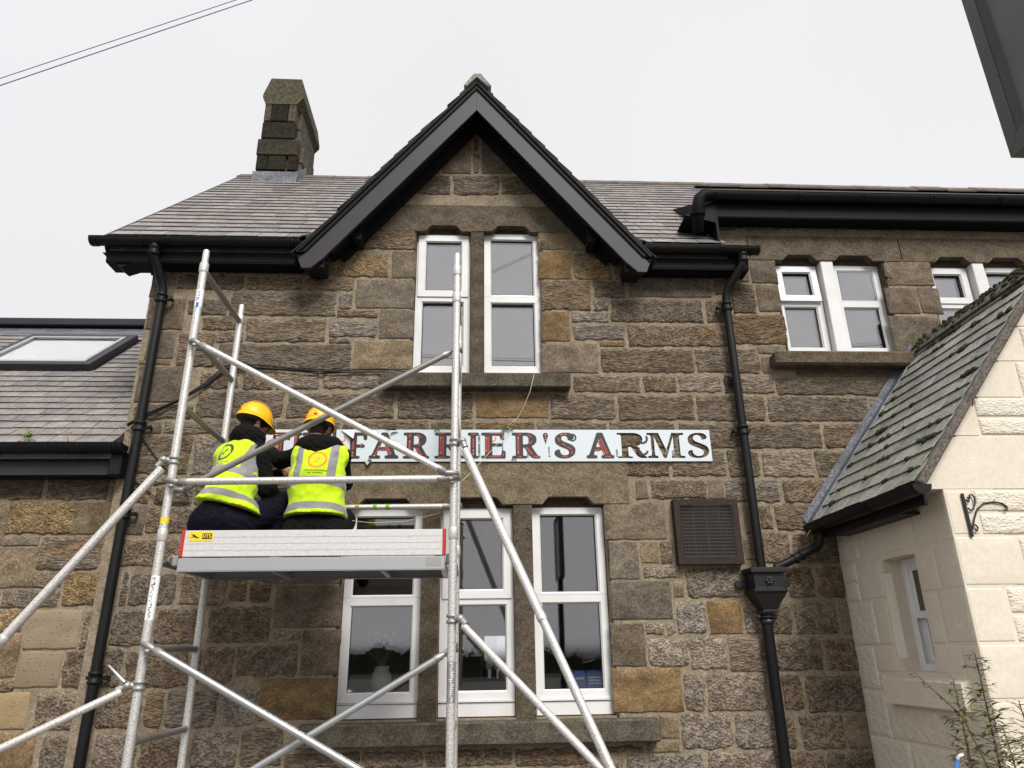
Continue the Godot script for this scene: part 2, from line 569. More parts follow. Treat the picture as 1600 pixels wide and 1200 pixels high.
func wall_sheet(b: MB, tops: Array, y0: float, holes: Array, o: Vector3, u: Vector3, n: Vector3, thick: float) -> void:
	# tops: [x, y] of the wall's upper outline from left to right; holes: Rect2; o + u * x + UP * y is a point of its face, n points out
	var xs := []
	for t in tops:
		if not xs.has(t[0]): xs.append(t[0])
	for h in holes:
		for x in [h.position.x, h.end.x]:
			if not xs.has(x): xs.append(x)
	xs.sort()
	var f := func(x: float, y: float, d: float) -> Vector3: return o + u * x + Vector3.UP * y - n * d
	for i in xs.size() - 1:
		var xa: float = xs[i]
		var xb: float = xs[i + 1]
		var ya := y0
		var yb := y0
		for k in tops.size() - 1:
			var x0: float = tops[k][0]
			var x1: float = tops[k + 1][0]
			if x1 > x0 and xa >= x0 - 1e-5 and xb <= x1 + 1e-5:
				ya = lerpf(tops[k][1], tops[k + 1][1], (xa - x0) / (x1 - x0))
				yb = lerpf(tops[k][1], tops[k + 1][1], (xb - x0) / (x1 - x0))
		var cuts := []
		for h in holes:
			if xa >= h.position.x - 1e-5 and xb <= h.end.x + 1e-5:
				cuts.append([h.position.y, h.end.y])
		cuts.sort_custom(func(p, q): return p[0] < q[0])
		var segs := []
		var at := y0
		for c in cuts:
			segs.append([at, at, c[0], c[0]])
			at = c[1]
		segs.append([at, at, ya, yb])
		for s in segs:
			if s[2] - s[0] < 0.001 and s[3] - s[1] < 0.001:
				continue
			b.quadout(f.call(xa, s[0], 0), f.call(xb, s[1], 0), f.call(xb, s[3], 0), f.call(xa, s[2], 0), n)
			b.quadout(f.call(xa, s[0], thick), f.call(xb, s[1], thick), f.call(xb, s[3], thick), f.call(xa, s[2], thick), -n)
			b.quadout(f.call(xa, s[2], 0), f.call(xb, s[3], 0), f.call(xb, s[3], thick), f.call(xa, s[2], thick), Vector3.UP)
			b.quadout(f.call(xa, s[0], 0), f.call(xb, s[1], 0), f.call(xb, s[1], thick), f.call(xa, s[0], thick), Vector3.DOWN)
			b.quadout(f.call(xa, s[0], 0), f.call(xa, s[2], 0), f.call(xa, s[2], thick), f.call(xa, s[0], thick), -u)
			b.quadout(f.call(xb, s[1], 0), f.call(xb, s[3], 0), f.call(xb, s[3], thick), f.call(xb, s[1], thick), u)

# ---------------------------------------------------------------- windows
func pane(parent: Node, x0: float, y0: float, x1: float, y1: float, z: float, B := Basis.IDENTITY, o := Vector3.ZERO, single := false, coat := false) -> void: # a sealed double pane, each sheet a hair out of true
	var b := MB.new()
	if single:
		b.box(o + B * Vector3((x0 + x1) / 2, (y0 + y1) / 2, z), Vector3(x1 - x0, y1 - y0, 0.004), 0, B)
		put(parent, "pane", b, M["single glass"])
		return
	B = B * Basis.from_euler(Vector3(rng.randf_range(-0.005, 0.005), rng.randf_range(-0.005, 0.005), 0))
	b.box(o + B * Vector3((x0 + x1) / 2, (y0 + y1) / 2, z), Vector3(x1 - x0, y1 - y0, 0.004), 0, B)
	b.box(o + B * Vector3((x0 + x1) / 2, (y0 + y1) / 2, z - 0.02), Vector3(x1 - x0, y1 - y0, 0.004), 0, B * Basis.from_euler(Vector3(0.003, -0.002, 0)))
	put(parent, "pane", b, M["coated glass" if coat else "glass"])

func frame_boxes(b: MB, x0: float, y0: float, x1: float, y1: float, w: float, z: float, deep: float, B := Basis.IDENTITY, o := Vector3.ZERO, wb := 0.0) -> void: # mitred frame: four bars with a bead inside
	var bw := wb if wb > 0.0 else w
	var xi0 := x0 + w
	var xi1 := x1 - w
	var yi0 := y0 + bw
	var yi1 := y1 - w
	var g := 0.0007
	for q in [
		[Vector2(x0, y0 + g), Vector2(xi0, yi0 + g), Vector2(xi0, yi1 - g), Vector2(x0, y1 - g)],
		[Vector2(x1, y0 + g), Vector2(x1, y1 - g), Vector2(xi1, yi1 - g), Vector2(xi1, yi0 + g)],
		[Vector2(x0 + g, y0), Vector2(x1 - g, y0), Vector2(xi1 - g, yi0), Vector2(xi0 + g, yi0)],
		[Vector2(x0 + g, y1), Vector2(xi0 + g, yi1), Vector2(xi1 - g, yi1), Vector2(x1 - g, y1)],
	]:
		b.prism(PackedVector2Array(q), o, B.x, B.y, B.z, z - deep, z)
	# sloping bead towards the glass
	var k := 0.012
	for q in [
		[Vector3(xi0, yi0, z - 0.002), Vector3(xi0, yi1, z - 0.002), Vector3(xi0 + k, yi1 - k, z - 0.016), Vector3(xi0 + k, yi0 + k, z - 0.016), Vector3(1, 0, 1)],
		[Vector3(xi1, yi0, z - 0.002), Vector3(xi1, yi1, z - 0.002), Vector3(xi1 - k, yi1 - k, z - 0.016), Vector3(xi1 - k, yi0 + k, z - 0.016), Vector3(-1, 0, 1)],
		[Vector3(xi0, yi0, z - 0.002), Vector3(xi1, yi0, z - 0.002), Vector3(xi1 - k, yi0 + k, z - 0.016), Vector3(xi0 + k, yi0 + k, z - 0.016), Vector3(0, 1, 1)],
		[Vector3(xi0, yi1, z - 0.002), Vector3(xi1, yi1, z - 0.002), Vector3(xi1 - k, yi1 - k, z - 0.016), Vector3(xi0 + k, yi1 - k, z - 0.016), Vector3(0, -1, 1)],
	]:
		b.quadout(o + B * q[0], o + B * q[1], o + B * q[2], o + B * q[3], B * q[4])

func gasket(parent: Node, x0: float, y0: float, x1: float, y1: float, z: float, B := Basis.IDENTITY, o := Vector3.ZERO) -> void:
	var b := MB.new()
	var t := 0.007
	for r in [[x0, y0, x1, y0 + t], [x0, y1 - t, x1, y1], [x0, y0 + t, x0 + t, y1 - t], [x1 - t, y0 + t, x1, y1 - t]]:
		b.box(o + B * Vector3((r[0] + r[2]) / 2, (r[1] + r[3]) / 2, z), Vector3(r[2] - r[0], r[3] - r[1], 0.012), 0, B)
	put(parent, "gasket", b, M["gasket"])

func window(t: Node, x0: float, y0: float, x1: float, y1: float, z: float, ty: float, sash: bool, cill: float, tilt := 0.0) -> MeshInstance3D:
	# a casement of two panes: the lower fixed, the upper fixed or in a top-hung sash; ty is the middle of the transom
	var b := MB.new()
	var w := 0.058
	if cill > 0.0:
		b.box(Vector3((x0 + x1) / 2, y0 + cill / 2 - 0.002, z - 0.022), Vector3(x1 - x0, cill - 0.004, 0.07), 0.004)
		b.box(Vector3((x0 + x1) / 2, y0 + cill + 0.004, z - 0.018), Vector3(x1 - x0, 0.008, 0.09), 0.003)
	var yb := y0 + cill + (0.010 if cill > 0.0 else 0.0)
	frame_boxes(b, x0, yb, x1, ty + 0.024, w, z, 0.07, Basis.IDENTITY, Vector3.ZERO, 0.062)
	var up0 := ty - 0.024
	if not sash:
		frame_boxes(b, x0, ty + 0.0255, x1, y1, w, z, 0.07, Basis.IDENTITY, Vector3.ZERO, 0.012)
	else:
		frame_boxes(b, x0, ty + 0.0255, x1, y1, 0.035, z - 0.012, 0.06)
	var f := put(t, "window", b, M["white frame"])
	gasket(f, x0 + w + 0.008, yb + 0.07, x1 - w - 0.008, ty - 0.038, z - 0.022)
	pane(f, x0 + w + 0.008, yb + 0.068, x1 - w - 0.008, ty - 0.036, z - 0.030, Basis.IDENTITY, Vector3.ZERO, false, y0 > 3.0)
	if not sash:
		gasket(f, x0 + w + 0.008, ty + 0.042, x1 - w - 0.008, y1 - w - 0.008, z - 0.022)
		pane(f, x0 + w + 0.008, ty + 0.040, x1 - w - 0.008, y1 - w - 0.006, z - 0.030, Basis.IDENTITY, Vector3.ZERO, false, y0 > 3.0)
	else:
		var top := y1 - 0.028
		var o := Vector3(0, top, z + 0.012)
		var B := Basis(Vector3.RIGHT, -tilt)
		var low := ty + 0.012 - top
		var s := MB.new()
		frame_boxes(s, x0 + 0.018, low, x1 - 0.018, 0, 0.062, 0.0, 0.05, B, o)
		put(f, "sash", s, M["white frame"])
		gasket(f, x0 + 0.088, low + 0.07, x1 - 0.088, -0.07, -0.024, B, o)
		pane(f, x0 + 0.088, low + 0.070, x1 - 0.088, -0.070, -0.032, B, o, false, y0 > 3.0)
	return f

# ---------------------------------------------------------------- the stone pub
const STONE_ROWS := [
	"-3047 4991 -2834 5170 d;-2823 4996 -2354 5175 d;-2342 5002 -1984 5182 d;-1972 5001 -1485 5203 d",
	"-3024 4749 -2808 4978 s;-2785 4834 -2184 4983 d;-2147 4835 -1630 4964 b;-1617 4834 -1151 4957 r",
	"-3007 4416 -2679 4736 S;-2654 4569 -2300 4727 d;-2269 4569 -1310 4802 r;-1276 4648 -1157 4796 l;-1279 4556 -912 4629 r",
	"-1455 4988 -835 5233 g;-799 4980 -572 5269 s;-1073 5295 -589 5577 b;-1121 4652 -580 4957 s;-1223 5254 -1119 5297 e",
	"-2968 4131 -2720 4403 s;-2690 4208 -2371 4393 r;-2354 4299 -2119 4395 r;-2504 4420 -2135 4550 r;-2098 4303 -1384 4530 r;-1350 4360 -910 4516 l;-1341 4294 -1149 4339 r;-889 4343 -575 4640 s",
	"-3008 4069 -2728 4118 o;-2687 4052 -2343 4196 r;-2312 4032 -1139 4278 r;-1105 4031 -576 4323 h",
	"-2990 3717 -2546 4057 S;-2445 3845 -2115 3998 r;-2069 3840 -1804 3993 r;-1782 3842 -1402 3989 l;-1363 3850 -860 3992 l",
	"-2969 3558 -2477 3693 r;-2442 3576 -1698 3815 r;-1658 3572 -724 3801 r;-684 3568 -22 3810 r;12 3575 664 3794 o;687 3564 1270 3796 r;1304 3559 1993 3792 r;2028 3554 2647 3789 r;2682 3549 3629 3785 r;3652 3550 3828 3775 l",
	"-2972 3430 -2718 3540 s;-2690 3424 -2183 3535 l;-2137 3207 -1744 3541 r;-1727 3206 -1182 3542 r;-1160 3199 -414 3543 r;-375 3199 -21 3532 r;13 3198 528 3533 b;557 3197 1186 3534 r;1212 3296 1797 3535 r;1837 3296 3137 3524 r;3172 3295 3500 3519 r",
	"-2957 3068 -2438 3407 r;-2405 3061 -2152 3401 l;-1842 3060 -1491 3178 r;-1464 3059 -1154 3177 r",
	"1207 3041 1714 3267 r;1743 3040 2221 3272 r;2250 3033 2528 3272 r;2562 3032 3011 3266 l;3051 3025 3368 3266 r",
	"-2905 2823 -2722 3041 b;-2708 2974 -2390 3040 r;-2346 2798 -1953 3033 r;-1921 2796 -1553 3032 r;-1521 2794 -1123 3031 s;1400 2837 1507 3012 s;1541 2842 2028 3006 r;2039 2840 2181 3005 s;2191 2811 2671 3004 l;2711 2803 3149 3003 r",
	"-2677 2805 -2372 2957 r;-2862 2558 -2728 2796 s;-2713 2577 -2318 2784 r;-2284 2532 -1871 2777 r;-1839 2530 -1502 2775 r;-1471 2527 -1132 2773 s",
	"-2859 2310 -2400 2526 r;-2367 2286 -1986 2518 r;-1952 2221 -1528 2509 r;-1494 2161 -1099 2506 s",
	"-2820 2004 -2780 2262 d;-2754 2006 -2402 2244 r;-2357 2002 -1998 2241 r;-1967 2023 -1835 2203 b;-1804 2016 -1641 2201 d;-1629 2164 -1511 2205 r",
	"-2847 1706 -2586 1965 r;-2509 1710 -2152 1975 r;-2095 1718 -1625 1984 r;-1598 1817 -1069 2137 S;-1586 1723 -1371 1799 l;-1355 1465 -1060 1801 S",
	"-2911 1404 -2723 1690 r;-2682 1398 -2221 1656 r;-2099 1418 -1878 1683 r;-1848 1467 -1384 1687 r;-2191 1420 -2123 1685 r",
	"-1646 1150 -1071 1445 o;-1934 1119 -1664 1379 l;-2338 1108 -1965 1371 l;-2490 1113 -2362 1371 b;-2856 1118 -2524 1375 r",
	"-2820 827 -2578 1080 l;-2550 824 -2513 1076 r;-2482 802 -2154 1051 r;-2113 841 -1774 1078 l;-1747 842 -1444 1098 r;-1411 820 -864 919 d;-836 809 -385 921 r;-356 814 294 918 r;323 801 931 914 b;964 878 1311 922 b",
	"-2747 517 -2152 798 r;-2118 525 -1693 811 r;-1657 532 -1040 812 r;-1012 518 -473 795 r;-436 513 147 787 r;185 507 725 787 r;756 521 1140 811 r",
	"-512 6193 -369 6366 S;-346 6191 -50 6647 S;62 6200 374 6658 S;398 6206 557 6405 d;-105 6678 163 6835 S;-24 6474 29 6636 e;-23 6195 30 6441 g",
	"-647 5937 -255 6153 d;-222 5939 238 6164 d;264 5949 669 6167 d;-1029 5590 -885 5723 s;914 5596 1037 5716 s",
	"619 5315 1110 5579 h;617 4986 930 5285 o;960 4991 1319 5225 g;968 5238 1101 5296 l;1120 5233 1259 5305 e;1344 4994 1483 5230 r",
	"626 4656 1102 4966 b;1143 4798 1442 4972 d;1483 4805 2291 5058 S;1611 5081 2442 5181 d;2324 4839 2496 5065 d;1133 4653 1269 4769 l;912 4531 1261 4639 l;1296 4537 2178 4769 r;2215 4542 2396 4768 r",
	"617 4329 890 4635 o;929 4346 1404 4498 l;1171 4281 1401 4327 o;1444 4286 2402 4499 r;614 4008 1139 4304 s;1173 4019 2036 4251 r;2066 4023 2664 4257 r",
	"906 3828 1516 3985 r;1552 3830 1850 3981 r;1880 3831 2270 3983 l;2306 3826 2444 3985 k;2462 3815 2764 3986 l;2792 3805 3905 3964 d",
	"2542 4982 2684 5255 s;2708 4971 2973 5251 S;2483 4640 2717 4954 d;2737 4657 2959 4950 s;2436 4318 2973 4621 b;2668 4214 2940 4299 s;2684 4018 2764 4193 s;3006 3984 3963 4042 S",
	"4085 4961 4561 5252 s;4034 4650 4346 4931 s;4365 4653 4581 4935 s;4016 4223 4526 4624 S;4035 3981 4480 4204 s",
	"2436 5571 2634 5708 d;2661 5578 3112 5714 d;3145 5585 3466 5722 d;3486 5591 3802 5729 b;3836 5597 4086 5735 d;4111 5595 4525 5734 d;4560 5603 4888 5741 b;4914 5601 5230 5748 d;5263 5609 5748 5748 d;5788 5610 6304 5759 d",
	"1114 2493 1640 2804 s;1132 2168 1381 2477 s;1403 2296 1550 2471 h;1572 2294 1671 2475 r;1412 2175 1726 2269 l;1653 2019 1745 2148 s;1772 2016 2277 2249 r;1122 1847 1629 2151 S",
	"2329 2529 2442 2783 s;2298 2315 2403 2513 s;2473 2578 2575 2777 r;2609 2565 2950 2792 r;2437 2286 2693 2544 r;2726 2283 3118 2531 r",
	"2639 2008 2853 2253 r;2891 2000 3117 2251 r;2310 2011 2606 2255 r;1669 1733 1903 1978 l;1930 1729 2198 1985 o;2228 1726 2416 1956 l;2442 1723 2615 1949 r;2654 1719 3005 1961 r;3029 1716 3138 1978 s",
	"1397 1732 1555 1821 l;1571 1730 1645 1819 l;1106 1494 1382 1819 S;1408 1489 1727 1696 l;1747 1460 2035 1702 l;2065 1436 2413 1692 r;2435 1444 2828 1682 r;2864 1438 3152 1672 r",
	"1100 1156 1652 1477 o;1671 1163 1831 1433 l;1851 1157 2326 1423 l;2357 1152 2440 1409 r;2466 1149 2623 1411 r;2657 1134 3123 1396 r",
	"1455 972 1596 1134 h;1618 895 2018 1138 l;2047 887 2414 1122 l;2439 878 2520 1113 r;2566 873 2910 1108 r;2931 867 3111 1103 s",
	"1337 871 1587 946 h;1179 599 1307 858 l;1337 592 1762 860 l;1798 580 2361 863 l;2441 569 2712 853 r;2742 562 3106 841 r",
]
const LEFT_ROWS := [
	"-4431 2881 -3661 3073 d;-3619 2878 -3121 3071 d;-3099 2860 -2976 3070 s",
	"-4252 2498 -3892 2854 h;-3888 2589 -3373 2852 g;-3358 2586 -2992 2850 h;-3886 2491 -3599 2569 s;-3573 2297 -3086 2567 r;-3065 2294 -2941 2565 s",
	"-4165 2161 -3584 2477 h;-3578 2157 -3355 2273 r;-3322 2014 -2967 2275 g",
	"-4005 2008 -3816 2142 r;-3792 2009 -3352 2138 r;-3965 1822 -3580 1987 g;-3551 1687 -3140 1982 p;-3116 1693 -3012 1979 r",
	"-3950 1484 -3571 1803 h;-3554 1409 -3224 1670 p;-3205 1404 -2966 1666 r;-3897 1387 -3547 1465 r",
	"-3853 1118 -3417 1373 P;-3350 1109 -2968 1365 r",
	"-3785 840 -3309 1091 o;-3255 822 -2950 1065 r;-3713 522 -3209 814 r;-3180 512 -2839 796 r",
]

func gutter_run(parent: Node, a: Vector3, b: Vector3, r: float, collars: Array, called := "gutter") -> void: # a half-round gutter from a to b (its rim's middle line)
	var d := (b - a).normalized()
	var out := d.cross(Vector3.UP)
	var m := MB.new()
	var n := 9
	for i in n:
		m.smooth = 1
		var a0 := PI * i / n
		var a1 := PI * (i + 1) / n
		var p0 := out * cos(a0) * r - Vector3.UP * sin(a0) * r
		var p1 := out * cos(a1) * r - Vector3.UP * sin(a1) * r
		m.quadout(a + p0, b + p0, b + p1, a + p1, p0 + p1)
		m.quadout(a + p0 * 0.94, b + p0 * 0.94, b + p1 * 0.94, a + p1 * 0.94, -p0 - p1)
	m.smooth = 0
	for s in [-1.0, 1.0]:
		m.bar(a + out * r * 0.97 * s, b + out * r * 0.97 * s, r * 0.18, r * 0.12, Vector3.UP, 0.002)
	for e in [a, b]:
		var poly := PackedVector2Array()
		for i in n + 1:
			poly.append(Vector2(cos(PI * i / n), -sin(PI * i / n)) * r * 1.04)
		m.prism(poly, e, out, Vector3.UP, d, -0.006, 0.006)
	var g := put(parent, called, m, M["black plastic"])
	for c in collars: # sockets and union brackets, in metres from a
		var k := MB.new()
		var o: Vector3 = a + d * c
		for w in [0.016, -0.016]:
			for i in n:
				var a0 := PI * i / n
				var a1 := PI * (i + 1) / n
				var p0 := out * cos(a0) * r - Vector3.UP * sin(a0) * r
				var p1 := out * cos(a1) * r - Vector3.UP * sin(a1) * r
				k.quadout(o + d * (w - 0.009) + p0 * 1.09, o + d * (w + 0.009) + p0 * 1.09, o + d * (w + 0.009) + p1 * 1.09, o + d * (w - 0.009) + p1 * 1.09, p0 + p1)
				for s in [-1.0, 1.0]:
					k.quadout(o + d * (w + 0.009 * s) + p0, o + d * (w + 0.009 * s) + p0 * 1.09, o + d * (w + 0.009 * s) + p1 * 1.09, o + d * (w + 0.009 * s) + p1, d * s)
		put(g, "gutter_joint", k, M["black plastic"])

func downpipe(parent: Node, path: Array, r: float, collars: Array, called := "downpipe") -> void: # collars: [point, direction]
	var b := MB.new()
	var p := []
	for i in path.size(): # ease the bends
		if i == 0 or i == path.size() - 1:
			p.append(path[i])
			continue
		var a: Vector3 = path[i]
		var l := minf(0.07, minf(a.distance_to(path[i - 1]), a.distance_to(path[i + 1])) * 0.45)
		var pa: Vector3 = a + (path[i - 1] - a).normalized() * l
		var pb: Vector3 = a + (path[i + 1] - a).normalized() * l
		for k in 5:
			var t := k / 4.0
			p.append(pa.lerp(a, t).lerp(a.lerp(pb, t), t))
	b.tube(p, r, 16)
	var d := put(parent, called, b, M["black plastic"])
	for c in collars:
		var k := MB.new()
		var o: Vector3 = c[0]
		var dir: Vector3 = c[1].normalized()
		k.tube([o - dir * 0.045, o - dir * 0.04, o - dir * 0.022, o - dir * 0.02, o + dir * 0.02, o + dir * 0.022, o + dir * 0.04, o + dir * 0.045], [r * 1.1, r * 1.28, r * 1.28, r * 1.15, r * 1.15, r * 1.28, r * 1.28, r * 1.1], 16)
		if c.size() > 2: # fixing ears against the wall
			var s: float = c[2]
			k.box(o + Vector3(s * (r + 0.028), 0, -0.02), Vector3(0.065, 0.03, 0.022), 0.006)
			k.tube([o + Vector3(s * (r + 0.04), 0, -0.06), o + Vector3(s * (r + 0.04), 0, 0.004)], 0.012, 8)
			k.box(o + Vector3(-s * (r + 0.016), 0, -0.02), Vector3(0.04, 0.026, 0.02), 0.005)
		put(d, "pipe_collar", k, M["black plastic"])

func slate_field(roof: Node, o: Vector3, e: Vector3, s: Vector3, gauge: float, rows: int, spans: Callable, widths: Array, tones: Array, thick := 0.007, limit := 300) -> void:
	# o: a point of the eave, e along it, s up the slope; spans(row) gives [from, to] pairs in metres along e
	var n := e.cross(s).normalized()
	var shapes := []
	for w in widths:
		var per := []
		for t in tones:
			var b := MB.new()
			b.cur = t
			b.off = Vector2(rng.randf_range(0, 5), rng.randf_range(0, 5))
			b.box(Vector3.ZERO, Vector3(w - 0.007, gauge * 1.55, thick), 0.0015)
			per.append(b.mesh())
		shapes.append(per)
	var count := 0
	var extra := MB.new()
	for r in rows:
		for sp in spans.call(r):
			var x: float = sp[0]
			var first := r % 2 == 1
			while x < sp[1] - 0.03:
				var k := rng.randi() % shapes.size()
				if first:
					k = 0
				first = false
				var full: float = widths[k]
				var w := minf(full, sp[1] - x)
				var tone := rng.randi() % tones.size()
				var jit := rng.randf_range(-0.006, 0.006)
				var tilt := (thick * 1.7 + rng.randf_range(0, 0.002)) / gauge
				var sd := (s - n * tilt).normalized()
				var nd := e.cross(sd).normalized()
				var B := Basis(e, sd, nd).rotated(nd, rng.randf_range(-0.008, 0.008))
				B.x *= w / full
				var at := o + e * (x + w / 2) + s * (r * gauge + jit + gauge * 0.775) + n * (thick * 1.3)
				put_mesh(roof, "slate", shapes[k][tone], M["slate"], Transform3D(B, at))
				count += 1
				x += w
	if count > limit:
		print(roof.name, " slates ", count)

func build_pub() -> void:
	rng.seed = 77
	var pub := thing("stone_pub", "two storey pub of brown rock faced sandstone with a black edged front gable", "pub", Vector3(0.5, 0, -2.7))
	# front wall: the mortar bed that the stones sit in
	var low := [Rect2(-1.075, 1.135, 0.64, 1.75), Rect2(-0.285, 1.135, 0.617, 1.75), Rect2(0.492, 1.135, 0.625, 1.75)]
	var high := [Rect2(-0.58, 3.965, 0.535, 1.63), Rect2(0.078, 3.965, 0.560, 1.63)]
	var wing := [Rect2(2.965, 4.195, 1.10, 1.12), Rect2(4.53, 4.195, 1.12, 1.12)]
	var holes := low + high + wing
	var tops := [[-3.02, 5.32], [-1.36, 5.32], [0.007, 6.90], [1.37, 5.32], [2.33, 5.32], [2.33, 5.66], [8.5, 5.66]]
	var b := MB.new()
	wall_sheet(b, tops, 0.0, holes, Vector3(0, 0, -0.004), Vector3.RIGHT, Vector3.BACK, 0.34)
	var wall := put(pub, "wall", b, M["mortar"])
	stones(wall, STONE_ROWS, 0.0)
	# side, back and inner walls, floors
	b = MB.new()
	wall_sheet(b, [[-6.0, 5.32], [-5.7, 5.32], [-2.74, 8.05], [-0.346, 5.72]], 0.0, [], Vector3(-3.02, 0, 0), Vector3.BACK, Vector3.LEFT, 0.3)
	put(pub, "side_wall", b, M["smooth stone"])
	b = MB.new()
	wall_sheet(b, [[-6.0, 5.5], [-2.74, 7.95], [-0.346, 5.66]], 0.0, [], Vector3(8.5, 0, 0), Vector3.BACK, Vector3.RIGHT, 0.3)
	put(pub, "side_wall", b, M["smooth stone"])
	b = MB.new()
	wall_sheet(b, [[-3.02, 5.4], [8.5, 5.4]], 0.0, [Rect2(0.10, 1.2, 0.62, 0.72)], Vector3(0, 0, -5.7), Vector3.RIGHT, Vector3.FORWARD, 0.3)
	put(pub, "back_wall", b, M["room wall"])
	for r in [[-2.72, 8.2, 3.35, 3.6, "room wall"], [-2.72, 8.2, 0.0, 0.05, "room floor"]]:
		b = MB.new()
		b.box(Vector3((r[0] + r[1]) / 2, (r[2] + r[3]) / 2, -2.87), Vector3(r[1] - r[0], r[3] - r[2], 5.0))
		put(pub, "floor", b, M[r[4]])
	for x in [2.6]:
		b = MB.new()
		b.box(Vector3(x, 1.7, -2.87), Vector3(0.12, 3.3, 5.0))
		put(pub, "inner_wall", b, M["room wall"])
		b = MB.new()
		b.box(Vector3(x, 4.7, -2.87), Vector3(0.12, 2.2, 5.0))
		put(pub, "inner_wall", b, M["room wall"])
	b = MB.new()
	b.box(Vector3(2.9, 5.75, -3.0), Vector3(11.0, 0.1, 4.9))
	put(pub, "ceiling", b, M["room wall"])
	b = MB.new()
	b.box(Vector3(0.0, 0.55, -3.2), Vector3(2.6, 1.1, 0.5), 0.02)
	put(pub, "bar_counter", b, M["room floor"])
	# a glazed back window with bottles on its ledge
	b = MB.new()
	frame_boxes(b, 0.10, 1.2, 0.72, 1.92, 0.05, 0, 0.05, Basis.IDENTITY, Vector3(0, 0, -5.5))
	var bw := put(pub, "back_window", b, M["white frame"])
	pane(bw, 0.15, 1.25, 0.67, 1.87, -5.52)
	var tone := Color(0.255, 0.21, 0.155)
	# upper lintel, sill, mullion
	var notch := func(x0: float, x1: float, y: float, d: float) -> Array: # the raised, splayed part of a lintel's underside
		return [Vector2(x0, y), Vector2(x0 + 0.085, y), Vector2(x0 + 0.14, y + d), Vector2(x1 - 0.14, y + d), Vector2(x1 - 0.085, y), Vector2(x1, y)]
	var poly := PackedVector2Array([Vector2(-0.865, 5.50)])
	poly.append_array(notch.call(-0.575, -0.05, 5.50, 0.065))
	poly.append_array(notch.call(0.083, 0.628, 5.505, 0.065))
	poly.append_array([Vector2(0.905, 5.505), Vector2(0.905, 5.80), Vector2(-0.865, 5.80)])
	dressed(wall, "lintel", poly, -0.25, 0.012, tone * 0.92)
	b = MB.new()
	b.cur = Color(0.185, 0.165, 0.127)
	b.box(Vector3(0.012, 3.895, -0.06), Vector3(1.70, 0.135, 0.36), 0.012)
	put(wall, "sill", b, M["smooth stone"])
	dressed(wall, "mullion", rect(-0.043, 3.965, 0.076, 5.5), -0.26, 0.004, tone * 0.75)
	for j in [[-0.60, -0.578, 3.965, 5.5], [0.640, 0.662, 3.965, 5.5]]:
		dressed(wall, "jamb", rect(j[0], j[2], j[1], j[3]), -0.27, -0.004, tone * 0.85)
	for cxy in [[-0.578, -1.0], [-0.045, 1.0], [0.078, -1.0], [0.640, 1.0]]: # little spurs where the chamfers stop
		b = MB.new()
		b.cur = tone * 0.8
		b.prism(PackedVector2Array([Vector2(0, 5.33), Vector2(cxy[1] * 0.05, 5.375), Vector2(0, 5.40)]), Vector3(cxy[0], 0, 0), Vector3.RIGHT, Vector3.UP, Vector3.BACK, -0.02, 0.010)
		put(wall, "chamfer_stop", b, M["smooth stone"])
	# lower lintel, sill, mullions
	var warm := Color(0.34, 0.275, 0.185)
	poly = PackedVector2Array([Vector2(-1.155, 2.79)])
	poly.append_array(notch.call(-1.07, -0.44, 2.79, 0.062))
	poly.append_array(notch.call(-0.28, 0.328, 2.798, 0.062))
	poly.append_array(notch.call(0.497, 1.112, 2.80, 0.062))
	poly.append_array([Vector2(1.335, 2.80), Vector2(1.335, 3.165), Vector2(-1.155, 3.155)])
	dressed(wall, "lintel", poly, -0.25, 0.012, warm)
	for x in [[-1.31, -0.165], [-0.158, 1.425]]:
		b = MB.new()
		b.cur = Color(0.19, 0.172, 0.137)
		b.off = Vector2(x[0] * 3, 1)
		b.box(Vector3((x[0] + x[1]) / 2, 1.04, -0.05), Vector3(x[1] - x[0], 0.165, 0.36), 0.014)
		put(wall, "sill", b, M["smooth stone"])
	for x in [[-0.434, -0.288], [0.335, 0.489]]:
		dressed(wall, "mullion", rect(x[0], 1.12, x[1], 2.80), -0.26, 0.004, tone * 0.72)
	for j in [[-1.098, -1.076], [1.118, 1.140]]:
		dressed(wall, "jamb", rect(j[0], 1.12, j[1], 2.79), -0.27, -0.004, tone * 0.9)
	for cxy in [[-0.434, 1.0], [-0.288, -1.0], [0.335, 1.0], [0.489, -1.0], [1.118, 1.0]]:
		b = MB.new()
		b.cur = tone * 0.75
		b.prism(PackedVector2Array([Vector2(0, 2.56), Vector2(cxy[1] * 0.05, 2.60), Vector2(0, 2.63)]), Vector3(cxy[0], 0, 0), Vector3.RIGHT, Vector3.UP, Vector3.BACK, -0.02, 0.010)
		put(wall, "chamfer_stop", b, M["smooth stone"])
	# the wing's lintels and sills
	poly = PackedVector2Array([Vector2(2.72, 5.228)])
	poly.append_array(notch.call(2.97, 3.48, 5.228, 0.06))
	poly.append_array(notch.call(3.50, 4.06, 5.228, 0.06))
	poly.append_array([Vector2(4.27, 5.228), Vector2(4.27, 5.50), Vector2(2.72, 5.50)])
	dressed(wall, "lintel", poly, -0.25, 0.012, tone * 0.95)
	poly = PackedVector2Array([Vector2(4.285, 5.228)])
	poly.append_array(notch.call(4.54, 5.06, 5.228, 0.06))
	poly.append_array(notch.call(5.10, 5.64, 5.228, 0.06))
	poly.append_array([Vector2(5.9, 5.228), Vector2(5.9, 5.50), Vector2(4.285, 5.50)])
	dressed(wall, "lintel", poly, -0.25, 0.010, tone * 0.95)
	for x in [[2.77, 4.30], [4.36, 5.85]]:
		b = MB.new()
		b.cur = tone * 0.85
		b.box(Vector3((x[0] + x[1]) / 2, 4.125, -0.05), Vector3(x[1] - x[0], 0.14, 0.38), 0.02)
		put(wall, "sill", b, M["smooth stone"])
